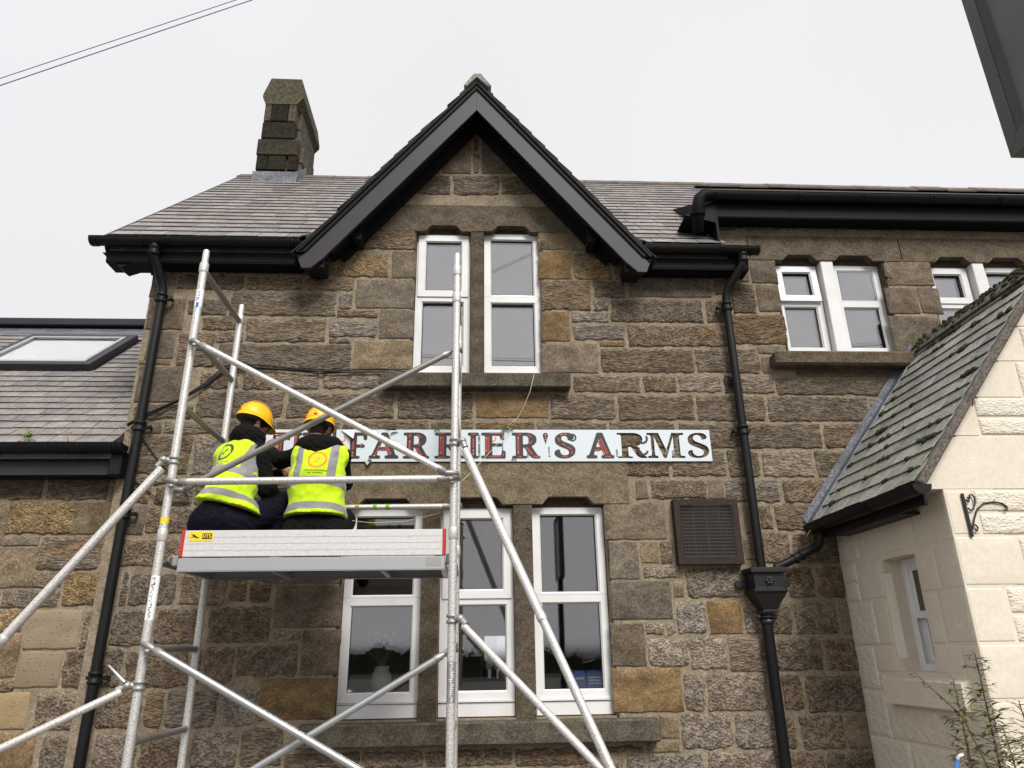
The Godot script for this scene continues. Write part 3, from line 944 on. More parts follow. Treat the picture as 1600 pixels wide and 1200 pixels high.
	for j in [[2.945, 2.967], [4.063, 4.085], [4.508, 4.532], [5.648, 5.670]]:
		dressed(wall, "jamb", rect(j[0], 4.19, j[1], 5.23), -0.27, -0.004, tone * 0.8)
	b = MB.new()
	b.cur = tone * 0.85
	b.prism(PackedVector2Array([Vector2(0, 5.05), Vector2(0.07, 5.03), Vector2(0.035, 5.09), Vector2(0, 5.14)]), Vector3(4.065, 0, 0), Vector3.RIGHT, Vector3.UP, Vector3.BACK, -0.02, 0.012)
	put(wall, "chamfer_stop", b, M["smooth stone"])
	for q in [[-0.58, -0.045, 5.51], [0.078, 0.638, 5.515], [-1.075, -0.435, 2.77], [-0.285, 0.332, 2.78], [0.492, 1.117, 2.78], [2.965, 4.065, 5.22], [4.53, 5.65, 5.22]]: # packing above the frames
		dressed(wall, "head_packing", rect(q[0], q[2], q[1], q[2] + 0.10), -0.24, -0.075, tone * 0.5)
	# windows
	window(pub, -0.572, 3.972, -0.050, 5.515, -0.065, 4.80, true, 0.05)
	window(pub, 0.086, 3.972, 0.632, 5.52, -0.065, 4.795, false, 0.05)
	window(pub, -1.068, 1.142, -0.440, 2.775, -0.075, 2.02, false, 0.105)
	window(pub, -0.280, 1.142, 0.328, 2.785, -0.075, 2.02, true, 0.105)
	window(pub, 0.497, 1.142, 1.110, 2.785, -0.075, 2.03, false, 0.105)
	window(pub, 2.972, 4.20, 3.425, 5.225, -0.08, 4.79, true, 0.04, 0.06)
	window(pub, 3.572, 4.20, 4.058, 5.225, -0.08, 4.79, false, 0.04)
	window(pub, 4.537, 4.20, 4.99, 5.225, -0.08, 4.79, true, 0.04)
	window(pub, 5.13, 4.20, 5.642, 5.225, -0.08, 4.79, false, 0.04)
	for x in [[3.425, 3.572], [4.99, 5.13]]:
		b = MB.new()
		b.box(Vector3((x[0] + x[1]) / 2, 4.712, -0.06), Vector3(x[1] - x[0] - 0.02, 1.03, 0.12), 0.006)
		put(pub, "window_post", b, M["white frame"])
	build_roofs(pub)
	build_rainwater(pub)
	# the vent on the wall
	b = MB.new()
	frame_boxes(b, 1.70, 2.275, 2.255, 2.82, 0.05, 0.085, 0.09)
	var vent := put(pub, "vent_grille", b, M["rust"])
	var bars := mat("dusty bars", lin(0.075, 0.066, 0.058), 0.8)
	b = MB.new()
	b.box(Vector3(1.98, 2.55, 0.012), Vector3(0.46, 0.45, 0.02))
	put(vent, "dark_duct", b, M["gasket"])
	for i in 15:
		b = MB.new()
		b.box(Vector3(1.98, 2.345 + i * 0.0285, 0.045), Vector3(0.455, 0.008, 0.022), 0, Basis(Vector3.RIGHT, 0.4))
		put(vent, "slat", b, bars)
	for i in 3:
		b = MB.new()
		b.box(Vector3(1.866 + i * 0.113, 2.55, 0.056), Vector3(0.007, 0.45, 0.012))
		put(vent, "upright", b, bars)
	b = MB.new()
	for i in range(-19, 20): # expanded mesh over the front
		for s in [-1.0, 1.0]:
			var x := 1.978 + i * 0.026
			var y0 := 2.325
			var xe: float = x + s * 0.45 * 0.9
			var a := Vector2(x, y0)
			var e := Vector2(xe, y0 + 0.45)
			for lim in [1.75, 2.205]:
				if (a.x < lim) != (e.x < lim):
					var t: float = (lim - a.x) / (e.x - a.x)
					var q := a.lerp(e, t)
					if (lim < 2.0 and a.x < lim) or (lim > 2.0 and a.x > lim):
						a = q
					else:
						e = q
			if a.x < 1.749 or a.x > 2.206 or e.x < 1.749 or e.x > 2.206:
				continue
			b.bar(Vector3(a.x, a.y, 0.088), Vector3(e.x, e.y, 0.088), 0.0025, 0.003, Vector3.BACK)
	put(vent, "mesh_guard", b, bars)
	# cables on the wall
	b = MB.new()
	for k in 3:
		var pts := []
		var src := [Vector3(-2.99, 3.49, 0.03), Vector3(-2.83, 3.58, 0.05), Vector3(-2.59, 3.72, 0.03), Vector3(-2.40, 3.86, 0.025), Vector3(-2.24, 4.02, 0.025), Vector3(-2.16, 4.045, 0.025), Vector3(-1.85, 4.04, 0.025), Vector3(-1.39, 3.99, 0.025), Vector3(-1.05, 4.003, 0.025), Vector3(-0.82, 4.008, 0.025), Vector3(-0.60, 3.985, 0.025)]
		for i in src.size():
			pts.append(src[i] + Vector3(0, 0.013 * (k - 1) + rng.randf_range(-0.012, 0.012), 0.006 * k))
		b.tube(pts, 0.007, 6)
	put(pub, "cable", b, M["cable black"])
	b = MB.new()
	b.tube([Vector3(-2.84, 3.38, 0.03), Vector3(-2.72, 3.22, 0.02), Vector3(-2.5, 3.0, 0.02), Vector3(-2.4, 2.88, 0.02)], 0.006, 6)
	b.tube([Vector3(-2.92, 3.05, 0.03), Vector3(-2.78, 2.96, 0.02), Vector3(-2.62, 2.83, 0.02), Vector3(-2.36, 2.82, 0.02)], 0.006, 6)
	put(pub, "cable", b, M["cable black"])

func build_roofs(pub: Node) -> void:
	var s := Vector3(0, 0.6964, -0.7177) # up the main slope
	var e := Vector3.RIGHT
	var o := Vector3(0, 5.262, 0.215)
	var n := e.cross(s)
	# main roof, a solid deck below its slates
	var b := MB.new()
	b.cur = Color(0.10, 0.095, 0.095)
	b.prism(PackedVector2Array([Vector2(-0.36, 5.794), Vector2(-2.74, 8.10), Vector2(-6.2, 4.74), Vector2(-6.2, 4.60), Vector2(-2.74, 7.96), Vector2(-0.36, 5.654)]), Vector3(0, 0, 0), Vector3.BACK, Vector3.UP, Vector3.RIGHT, -3.36, 8.8)
	for ev in [[-3.36, -1.40], [1.42, 2.42]]:
		b.prism(PackedVector2Array([Vector2(0.19, 5.26), Vector2(-0.359, 5.793), Vector2(-0.359, 5.653), Vector2(0.19, 5.12)]), Vector3(0, 0, 0), Vector3.BACK, Vector3.UP, Vector3.RIGHT, ev[0], ev[1])
	var roof := put(pub, "roof", b, M["slate"])
	var gap := func(y: float) -> float: return maxf(0.9, (7.06 - y) / 1.235 - 0.05)
	var tones := [Color(0.335, 0.302, 0.278), Color(0.29, 0.264, 0.246), Color(0.38, 0.34, 0.312), Color(0.335, 0.31, 0.296), Color(0.26, 0.238, 0.223)]
	var spans := func(r: int) -> Array:
		var y := 5.262 + r * 0.2 * 0.6964
		var g: float = gap.call(y)
		return [[-3.38, -g], [g, 2.42 + maxf(0.0, (y - 5.7) * 0.35)]]
	slate_field(roof, o, e, s, 0.2, 20, spans, [0.22, 0.27, 0.31], tones)
	# the wing's roof, with its eave set higher
	b = MB.new()
	b.cur = Color(0.13, 0.118, 0.118)
	b.prism(PackedVector2Array([Vector2(0.155, 5.82), Vector2(-1.20, 6.62), Vector2(-1.20, 6.48), Vector2(0.155, 5.76)]), Vector3(0, 0, 0), Vector3.BACK, Vector3.UP, Vector3.RIGHT, 2.36, 8.8)
	put(pub, "wing_roof", b, M["slate"])
	b = MB.new()
	b.prism(PackedVector2Array([Vector2(0.20, 5.28), Vector2(0.20, 5.80), Vector2(-1.18, 6.60)]), Vector3(2.36, 0, 0), Vector3.BACK, Vector3.UP, Vector3.RIGHT, -0.012, 0.012)
	b.prism(PackedVector2Array([Vector2(2.05, 5.60), Vector2(2.36, 5.78), Vector2(2.36, 5.52)]), Vector3(0, 0, 0.20), Vector3.RIGHT, Vector3.UP, Vector3.BACK, -0.3, 0.0)
	put(pub, "cheek_board", b, M["black board"])
	# ridge tiles
	var ridge := MB.new()
	for i in 26:
		var x := -3.40 + i * 0.455
		if x > -3.0 and x < -2.66:
			pass
		ridge = MB.new()
		ridge.off = Vector2(i, 0)
		var y := 8.145 + rng.randf_range(-0.006, 0.006)
		ridge.prism(PackedVector2Array([Vector2(-2.90, y - 0.12), Vector2(-2.74, y + 0.03), Vector2(-2.58, y - 0.12), Vector2(-2.585, y - 0.15), Vector2(-2.74, y - 0.005), Vector2(-2.895, y - 0.15)]), Vector3(x, 0, 0), Vector3.BACK, Vector3.UP, Vector3.RIGHT, 0.0, 0.448)
		put(roof, "ridge_tile", ridge, M["ridge clay"])
	# the left verge: a black barge and cap along the slope
	b = MB.new()
	b.bar(Vector3(-3.40, 5.18, 0.20), Vector3(-3.40, 7.98, -2.69), 0.03, 0.16, n)
	b.prism(PackedVector2Array([Vector2(-3.44, 5.12), Vector2(-3.02, 5.12), Vector2(-3.02, 5.06), Vector2(-3.25, 4.97)]), Vector3(0, 0, 0.0), Vector3.RIGHT, Vector3.UP, Vector3.BACK, -0.02, 0.16)
	put(pub, "verge_board", b, M["black plastic"])
	build_chimney(roof)
	# front gable: deck, slates at the verge, boards
	var ap := Vector2(0.007, 7.075)
	for sd in [-1.0, 1.0]:
		var dir := Vector2(sd * 0.6293, -0.7772)
		var nrm := Vector2(sd * 0.7772, 0.6293)
		b = MB.new()
		b.cur = Color(0.045, 0.042, 0.045)
		var q := PackedVector2Array([ap, ap + dir * 2.62, ap + dir * 2.62 - nrm * 0.11, ap - Vector2(0, 0.175)])
		b.prism(q, Vector3.ZERO, Vector3.RIGHT, Vector3.UP, Vector3.BACK, -2.6, 0.30)
		var gr := put(pub, "gable_roof", b, M["slate"])
		var sl := Vector3(-dir.x, -dir.y, 0)
		var o3 := Vector3(ap.x + dir.x * 2.64, ap.y + dir.y * 2.64, 0) + Vector3(nrm.x, nrm.y, 0) * 0.004
		var ee: Vector3 = Vector3.BACK * -sd
		slate_field(gr, o3 + (Vector3(0, 0, 0.345) if sd > 0 else Vector3(0, 0, -0.55)), ee, sl, 0.2, 13, func(_r): return [[0.0, 0.9]], [0.22, 0.3], [Color(0.07, 0.066, 0.066), Color(0.085, 0.08, 0.078), Color(0.06, 0.058, 0.058)])
		# stepped mouldings under the slates, then the board
		var strip := func(nm: String, t0: float, t1: float, z0: float, z1: float, end: float, m: String) -> void:
			var k := MB.new()
			var pA := ap - Vector2(0, t0 / 0.6293)
			var pB := ap - Vector2(0, t1 / 0.6293)
			var e0 := ap + dir * end - nrm * t0
			var e1 := ap + dir * end - nrm * t1
			if nm == "bargeboard":
				e0 = Vector2(ap.x + sd * 1.615, 0)
				e0.y = ap.y - 1.615 * 1.235 - t0 / 0.6293
				e1 = Vector2(ap.x + sd * 1.40, 0)
				e1.y = ap.y - 1.40 * 1.235 - t1 / 0.6293
				k.prism(PackedVector2Array([pA + Vector2(sd * 0.0012, 0), e0, Vector2(e0.x - sd * 0.035, e0.y - 0.085), Vector2(e1.x + sd * 0.10, e0.y - 0.085), e1, pB + Vector2(sd * 0.0012, 0)]), Vector3.ZERO, Vector3.RIGHT, Vector3.UP, Vector3.BACK, z0, z1)
			else:
				k.prism(PackedVector2Array([pA + Vector2(sd * 0.0012, 0), e0, e1, pB + Vector2(sd * 0.0012, 0)]), Vector3.ZERO, Vector3.RIGHT, Vector3.UP, Vector3.BACK, z0, z1)
			put(gr, nm, k, M[m])
		strip.call("verge_moulding", -0.004, 0.022, 0.296, 0.345, 2.60, "black board")
		strip.call("verge_moulding", 0.022, 0.040, 0.296, 0.328, 2.58, "black board")
		strip.call("verge_moulding", 0.040, 0.062, 0.296, 0.336, 2.56, "black board")
		strip.call("bargeboard", 0.062, 0.222, 0.285, 0.318, 2.5, "dark board")
		strip.call("soffit", 0.150, 0.175, 0.01, 0.284, 2.36, "black plastic")
		strip.call("inner_board", 0.1755, 0.25, 0.012, 0.05, 2.30, "black plastic")
		# boxed foot and the purlin end below the soffit
		b = MB.new()
		b.box(Vector3(ap.x + sd * 1.47, 4.975, 0.16), Vector3(0.16, 0.10, 0.22), 0.006)
		put(gr, "gable_foot", b, M["black plastic"])
		b = MB.new()
		b.prism(PackedVector2Array([Vector2(sd * 1.08, 5.50), Vector2(sd * 1.20, 5.36), Vector2(sd * 1.15, 5.28), Vector2(sd * 1.08, 5.28)]), Vector3(0, 0, 0), Vector3.RIGHT, Vector3.UP, Vector3.BACK, 0.0, 0.20)
		put(gr, "gable_bracket", b, M["black plastic"])
	for i in 6:
		b = MB.new()
		b.off = Vector2(i, 3)
		b.prism(PackedVector2Array([Vector2(-0.13, -0.105), Vector2(-0.03, 0.045), Vector2(0.04, 0.045), Vector2(0.145, -0.105), Vector2(0.115, -0.115), Vector2(0.0, 0.005), Vector2(-0.1, -0.115)]), Vector3(ap.x, ap.y + 0.02, 0.37 - i * 0.455), Vector3.RIGHT, Vector3.UP, Vector3.BACK, -0.45, 0.0)
		put(pub, "gable_ridge_tile", b, M["pale mortar"])
	for sd in [-1.0, 1.0]: # lead valleys beside the gable
		b = MB.new()
		var a := Vector3(sd * 1.66, 5.25, 0.22)
		var t := Vector3(sd * 0.05, 7.12, -1.72)
		b.bar(a + Vector3(0, 0.02, 0), t, 0.16, 0.012, Vector3(sd * 0.4, 0.7, 0.6))
		put(pub, "lead_valley", b, M["lead"])

func build_chimney(roof: Node) -> void:
	var b := MB.new()
	b.cur = Color(0.20, 0.175, 0.13)
	b.box(Vector3(-2.80, 8.10, -2.93), Vector3(0.52, 0.95, 1.02))
	b.box(Vector3(-2.835, 8.88, -2.93), Vector3(0.44, 0.70, 1.00))
	var ch := put(roof, "chimney", b, M["sooty stone"])
	var dark := [Color(0.050, 0.044, 0.036), Color(0.062, 0.055, 0.043), Color(0.105, 0.093, 0.066), Color(0.18, 0.16, 0.112)]
	# front courses: [x0, x1, y0, y1, tone]
	for c in [[-3.075, -2.925, 7.97, 8.215, 0], [-2.915, -2.675, 7.97, 8.215, 1], [-2.64, -2.53, 7.97, 8.215, 0], [-3.09, -2.525, 8.225, 8.50, 2], [-3.055, -2.59, 8.51, 8.80, 1], [-3.05, -2.955, 8.81, 9.12, 3], [-2.945, -2.72, 8.81, 9.12, 0], [-2.71, -2.605, 8.81, 9.12, 3], [-3.06, -2.53, 7.70, 7.955, 1]]:
		b = MB.new()
		b.cur = dark[c[4]]
		b.off = Vector2(c[0] * 7, c[2] * 3)
		b.box(Vector3((c[0] + c[1]) / 2, (c[2] + c[3]) / 2, -2.44), Vector3(c[1] - c[0], c[3] - c[2], 0.16), 0.012)
		put(ch, "stone", b, M["sooty stone"])
	# the long right side
	for c in [[7.70, 8.215, -2.545], [8.225, 8.50, -2.535], [8.51, 8.80, -2.60], [8.81, 9.12, -2.612]]:
		for k in 2:
			b = MB.new()
			b.cur = [Color(0.21, 0.19, 0.155), Color(0.18, 0.165, 0.135)][k]
			b.off = Vector2(c[0] * 3, k)
			b.box(Vector3(c[2], (c[0] + c[1]) / 2, -2.76 - k * 0.455), Vector3(0.10, c[1] - c[0], 0.445), 0.012)
			put(ch, "stone", b, M["sooty stone"])
	b = MB.new() # splayed coping
	b.cur = Color(0.19, 0.178, 0.118)
	b.prism(PackedVector2Array([Vector2(-3.05, 9.12), Vector2(-2.60, 9.12), Vector2(-2.515, 9.235), Vector2(-2.515, 9.29), Vector2(-2.565, 9.58), Vector2(-3.01, 9.585), Vector2(-3.10, 9.29), Vector2(-3.10, 9.235)]), Vector3.ZERO, Vector3.RIGHT, Vector3.UP, Vector3.BACK, -3.50, -2.36)
	put(ch, "coping", b, M["sooty stone"])
	b = MB.new() # lead apron and side flashing
	b.box(Vector3(-2.79, 7.76, -2.325), Vector3(0.60, 0.30, 0.02), 0.003)
	b.bar(Vector3(-2.79, 7.60, -2.30), Vector3(-2.79, 7.51, -2.10), 0.64, 0.014, Vector3(0, 1, 1))
	b.prism(PackedVector2Array([Vector2(-2.40, 7.74), Vector2(-2.28, 7.62), Vector2(-2.33, 7.92), Vector2(-2.75, 8.30), Vector2(-2.75, 8.12)]), Vector3(-2.49, 0, 0), Vector3.BACK, Vector3.UP, Vector3.RIGHT, -0.01, 0.012)
	put(ch, "lead_flashing", b, M["lead"])

func build_rainwater(pub: Node) -> void:
	# eaves: fascia and soffit boards, gutters
	for f in [[-3.38, -1.62], [1.62, 2.62]]:
		var b := MB.new()
		b.box(Vector3((f[0] + f[1]) / 2, 5.115, 0.175), Vector3(f[1] - f[0], 0.19, 0.022), 0.003)
		b.box(Vector3((f[0] + f[1]) / 2, 5.015, 0.08), Vector3(f[1] - f[0], 0.012, 0.20))
		put(pub, "fascia", b, M["black board"])
	var w := MB.new()
	w.box(Vector3(5.55, 5.705, 0.17), Vector3(6.4, 0.20, 0.022), 0.003)
	w.box(Vector3(5.55, 5.605, 0.08), Vector3(6.4, 0.012, 0.19))
	put(pub, "fascia", w, M["black board"])
	gutter_run(pub, Vector3(-3.50, 5.205, 0.25), Vector3(-1.625, 5.205, 0.25), 0.062, [0.03, 0.475, 0.685, 1.24, 1.80])
	gutter_run(pub, Vector3(1.60, 5.200, 0.25), Vector3(2.70, 5.200, 0.25), 0.062, [0.12, 0.75, 1.02])
	gutter_run(pub, Vector3(2.28, 5.825, 0.24), Vector3(8.8, 5.825, 0.24), 0.066, [0.06, 0.90, 1.57, 2.27, 2.97, 3.67, 4.4])
	var b := MB.new()
	b.tube([Vector3(2.31, 5.815, 0.24), Vector3(2.25, 5.805, 0.24), Vector3(2.20, 5.76, 0.235), Vector3(2.18, 5.68, 0.23), Vector3(2.175, 5.58, 0.20), Vector3(2.20, 5.48, 0.10)], [0.066, 0.066, 0.064, 0.062, 0.06, 0.055], 14)
	b.tube([Vector3(2.180, 5.64, 0.222), Vector3(2.177, 5.60, 0.21)], 0.07, 14)
	put(pub, "gutter_elbow", b, M["black board"])
	# left downpipe with its swan neck
	downpipe(pub, [Vector3(-2.93, 5.20, 0.25), Vector3(-2.93, 5.06, 0.25), Vector3(-2.868, 4.80, 0.09), Vector3(-2.868, 4.62, 0.08), Vector3(-2.868, 2.76, 0.08), Vector3(-2.868, 0.0, 0.08)], 0.040,
		[[Vector3(-2.93, 5.09, 0.25), Vector3.UP], [Vector3(-2.868, 4.69, 0.085), Vector3.UP, 1.0], [Vector3(-2.868, 3.465, 0.08), Vector3.UP, 1.0], [Vector3(-2.868, 2.72, 0.08), Vector3.UP, 1.0], [Vector3(-2.868, 1.475, 0.08), Vector3.UP, 1.0]])
	# right downpipe, hopper head, lower pipe
	downpipe(pub, [Vector3(2.545, 5.19, 0.25), Vector3(2.545, 5.05, 0.25), Vector3(2.39, 4.80, 0.10), Vector3(2.39, 4.62, 0.085), Vector3(2.39, 2.20, 0.085)], 0.037,
		[[Vector3(2.545, 5.10, 0.25), Vector3.UP], [Vector3(2.39, 4.66, 0.088), Vector3.UP, -1.0], [Vector3(2.39, 3.435, 0.085), Vector3.UP, -1.0]])
	downpipe(pub, [Vector3(2.375, 1.98, 0.085), Vector3(2.375, 0.0, 0.085)], 0.042, [])
	downpipe(pub, [Vector3(2.90, 2.50, 0.16), Vector3(2.885, 2.41, 0.15), Vector3(2.62, 2.285, 0.11), Vector3(2.50, 2.235, 0.10)], 0.034, [[Vector3(2.70, 2.322, 0.12), Vector3(0.26, 0.125, 0.04)]])
	var hop := MB.new()
	var ring := func(y: float, hx: float, z1: float) -> Array: return [Vector3(2.40 - hx, y, 0.0), Vector3(2.40 + hx, y, 0.0), Vector3(2.40 + hx * 0.92, y, z1), Vector3(2.40 - hx * 0.92, y, z1)]
	var prof := [[2.235, 0.148, 0.20], [2.22, 0.162, 0.215], [2.195, 0.162, 0.215], [2.185, 0.135, 0.19], [2.075, 0.130, 0.185], [2.062, 0.150, 0.205], [2.045, 0.150, 0.205], [2.03, 0.14, 0.19], [1.905, 0.062, 0.135], [1.90, 0.07, 0.14], [1.885, 0.07, 0.14], [1.88, 0.055, 0.13]]
	for i in prof.size() - 1:
		var a: Array = ring.call(prof[i][0], prof[i][1], prof[i][2])
		var c: Array = ring.call(prof[i + 1][0], prof[i + 1][1], prof[i + 1][2])
		for k in 4:
			var k2 := (k + 1) % 4
			hop.quadout(a[k], a[k2], c[k2], c[k], (a[k] + a[k2]) / 2 - Vector3(2.40, a[k].y, 0.1) + Vector3(0, (prof[i + 1][1] - prof[i][1]) * 2.0, 0))
	hop.box(Vector3(2.40, 2.222, 0.10), Vector3(0.27, 0.008, 0.17))
	var hh := put(pub, "hopper_head", hop, M["black iron"])
	for sx in [-1.0, 1.0]:
		b = MB.new()
		b.box(Vector3(2.40 + sx * 0.165, 2.115, 0.03), Vector3(0.08, 0.06, 0.02), 0.008)
		b.tube([Vector3(2.40 + sx * 0.20, 2.115, 0.02), Vector3(2.40 + sx * 0.20, 2.115, 0.042)], 0.032, 12)
		put(hh, "fixing_lug", b, M["black iron"])
	b = MB.new()
	for k in 6:
		var an := TAU * k / 6
		b.ball(Vector3(2.40 + cos(an) * 0.022, 2.128 + sin(an) * 0.022, 0.192), Vector3(0.015, 0.015, 0.010), Basis.IDENTITY, 8, 5)
	b.ball(Vector3(2.40, 2.128, 0.195), Vector3(0.012, 0.012, 0.012), Basis.IDENTITY, 8, 5)
	put(hh, "flower_boss", b, M["black iron"])
	b = MB.new()
	b.tube([Vector3(2.378, 1.90, 0.085), Vector3(2.378, 1.875, 0.085), Vector3(2.378, 1.87, 0.085), Vector3(2.378, 1.83, 0.085), Vector3(2.378, 1.825, 0.085), Vector3(2.378, 1.80, 0.085)], [0.06, 0.062, 0.05, 0.05, 0.06, 0.052], 16)
	b.tube([Vector3(2.378, 1.855, 0.085), Vector3(2.378, 1.845, 0.085)], 0.066, 16)
	b.ball(Vector3(2.31, 1.85, 0.10), Vector3(0.016, 0.016, 0.016), Basis.IDENTITY, 8, 6)
	b.ball(Vector3(2.445, 1.85, 0.10), Vector3(0.016, 0.016, 0.016), Basis.IDENTITY, 8, 6)
	put(hh, "spigot", b, M["black iron"])

# ---------------------------------------------------------------- the low slated extension on the left
func build_extension() -> void:
	rng.seed = 31
	var t := thing("slated_extension", "low golden stone extension with purple slate roof, roof window and black gutter", "extension", Vector3(-5.0, 0, -1.5))
	var b := MB.new()
	wall_sheet(b, [[-6.6, 3.2], [-3.03, 3.2]], 0.0, [], Vector3(0, 0, -0.106), Vector3.RIGHT, Vector3.BACK, 0.3)
	var wall := put(t, "wall", b, M["mortar"])
	stones(wall, LEFT_ROWS, -0.1)
	b = MB.new()
	wall_sheet(b, [[-5.3, 3.2], [-2.7, 5.5], [-0.41, 3.5]], 0.0, [], Vector3(-6.6, 0, 0), Vector3.BACK, Vector3.LEFT, 0.3)
	put(t, "side_wall", b, M["smooth stone"])
	var s := Vector3(0, 0.6428, -0.7660)
	var o := Vector3(0, 3.295, 0.135)
	b = MB.new()
	b.cur = Color(0.10, 0.092, 0.095)
	b.prism(PackedVector2Array([Vector2(0.13, 3.292), Vector2(-2.70, 5.667), Vector2(-5.5, 3.32), Vector2(-5.5, 3.2), Vector2(-2.70, 5.55), Vector2(0.13, 3.17)]), Vector3.ZERO, Vector3.BACK, Vector3.UP, Vector3.RIGHT, -6.7, -3.03)
	var roof := put(t, "roof", b, M["slate"])
	var tones := [Color(0.32, 0.29, 0.265), Color(0.27, 0.246, 0.228), Color(0.36, 0.322, 0.293), Color(0.30, 0.275, 0.258)]
	var spans := func(r: int) -> Array:
		var x0 := lerpf(-4.5, -6.45, r / 23.0)
		var up := r * 0.155
		if up > 1.72 and up < 2.98:
			return [[x0, -5.44], [-4.10, -3.03]] if x0 < -5.45 else [[-4.10, -3.03]]
		return [[x0, -3.03]]
	slate_field(roof, o, Vector3.RIGHT, s, 0.155, 23, spans, [0.19, 0.215, 0.24], tones)
	# ridge capping and the lead below it
	b = MB.new()
	b.box(Vector3(-4.87, 5.70, -2.70), Vector3(3.67, 0.10, 0.30), 0.01)
	put(roof, "ridge_capping", b, M["dark board"])
	for i in 3:
		b = MB.new()
		b.bar(Vector3(-3.65 - i * 1.2, 5.44, -2.40), Vector3(-3.65 - i * 1.2, 5.655, -2.655), 1.19, 0.012, Vector3(0, 1, 1))
		put(roof, "lead_strip", b, M["lead"])
	# roof window
	var n := Vector3.RIGHT.cross(s)
	var B := Basis(Vector3.RIGHT, s, n)
	var w0 := Vector3(0, 4.516, -1.318) + n * 0.0
	b = MB.new()
	var L := 1.18
	for q in [[-5.41, -5.33, 0.0, L], [-4.225, -4.145, 0.0, L], [-5.33, -4.225, 0.0, 0.075], [-5.33, -4.225, L - 0.11, L]]:
		b.box(w0 + B * Vector3((q[0] + q[1]) / 2, (q[2] + q[3]) / 2, 0.045), Vector3(q[1] - q[0] - 0.001, q[3] - q[2] - 0.001, 0.09), 0.006, B)
	var rw := put(t, "roof_window", b, M["dark board"])
	b = MB.new()
	for q in [[-5.325, -5.285, 0.08, L - 0.12], [-4.27, -4.23, 0.08, L - 0.12], [-5.285, -4.27, 0.08, 0.12], [-5.285, -4.27, L - 0.16, L - 0.12]]:
		b.box(w0 + B * Vector3((q[0] + q[1]) / 2, (q[2] + q[3]) / 2, 0.085), Vector3(q[1] - q[0], q[3] - q[2], 0.025), 0.004, B)
	put(rw, "sash", b, M["clean aluminium"])
	b = MB.new()
	b.box(w0 + B * Vector3(-4.778, L / 2 - 0.02, 0.072), Vector3(1.01, L - 0.28, 0.005), 0, B)
	put(rw, "pane", b, M["glass"])
	b = MB.new()
	b.box(w0 + B * Vector3(-4.778, L / 2 - 0.02, 0.045), Vector3(1.06, L - 0.22, 0.006), 0, B)
	put(rw, "white_blind", b, M["print white"])
	# eaves
	b = MB.new()
	b.box(Vector3(-4.8, 3.115, 0.055), Vector3(3.52, 0.14, 0.03), 0.004)
	put(t, "fascia", b, M["dark board"])
	b = MB.new()
	b.box(Vector3(-4.8, 3.055, -0.02), Vector3(3.52, 0.02, 0.16), 0.0)
	b.box(Vector3(-2.99, 3.14, 0.03), Vector3(0.10, 0.22, 0.20), 0.01)
	put(t, "soffit", b, M["black plastic"])
	gutter_run(t, Vector3(-6.6, 3.285, 0.15), Vector3(-2.93, 3.285, 0.15), 0.072, [1.3, 1.98, 2.66, 3.35, 3.6])
	for k in 2: # weeds growing in the gutter
		var p := thing("gutter_weed", ["small leafy green weed sprouting from the extension's gutter", "dry brown seed stalk sprouting from the extension's gutter"][k], "weed", [Vector3(-3.73, 3.27, 0.16), Vector3(-3.37, 3.27, 0.17)][k])
		b = MB.new()
		b.smooth = 0
		var at := p.position
		for i in 5:
			b.cur = [Color(0.10, 0.16, 0.03), Color(0.16, 0.10, 0.05)][k]
			var tip := at + Vector3(rng.randf_range(-0.05, 0.05), rng.randf_range(0.08, 0.15) + 0.04 * k, rng.randf_range(-0.03, 0.03))
			if k == 0 or i < 2:
				b.tube([at, at.lerp(tip, 0.5) + Vector3(0.005, 0, 0), tip], [0.003, 0.002, 0.001], 5)
		put(p, "stem", b, M["leaf"])
		b = MB.new()
		b.cur = [Color(0.13, 0.22, 0.035), Color(0.17, 0.10, 0.05)][k]
		for i in (12 if k == 0 else 9):
			var c := at + Vector3(rng.randf_range(-0.055, 0.055), rng.randf_range(0.05, 0.15), rng.randf_range(-0.03, 0.03)) * (Vector3.ONE if k == 0 else Vector3(0.25, 1.15, 0.3))
			leaf(b, c, Vector3(rng.randf_range(-1, 1), rng.randf_range(-0.2, 0.7), rng.randf_range(-0.5, 1)).normalized(), [0.05, 0.018][k], [0.032, 0.008][k])
		put(p, "leaf", b, M["leaf"])

func leaf(b: MB, c: Vector3, d: Vector3, l: float, w: float) -> void: # a folded, pointed leaf
	var sd := d.cross(Vector3(0.3, 1, 0.2)).normalized() * w / 2
	var up := sd.cross(d).normalized() * w * 0.18
	var m := c + d * l * 0.4
	var t := c + d * l - Vector3.UP * l * 0.12
	b.tri(c, m + sd + up, m)
	b.tri(m, m + sd + up, t)
	b.tri(c, m, m - sd + up)
	b.tri(m, t, m - sd + up)

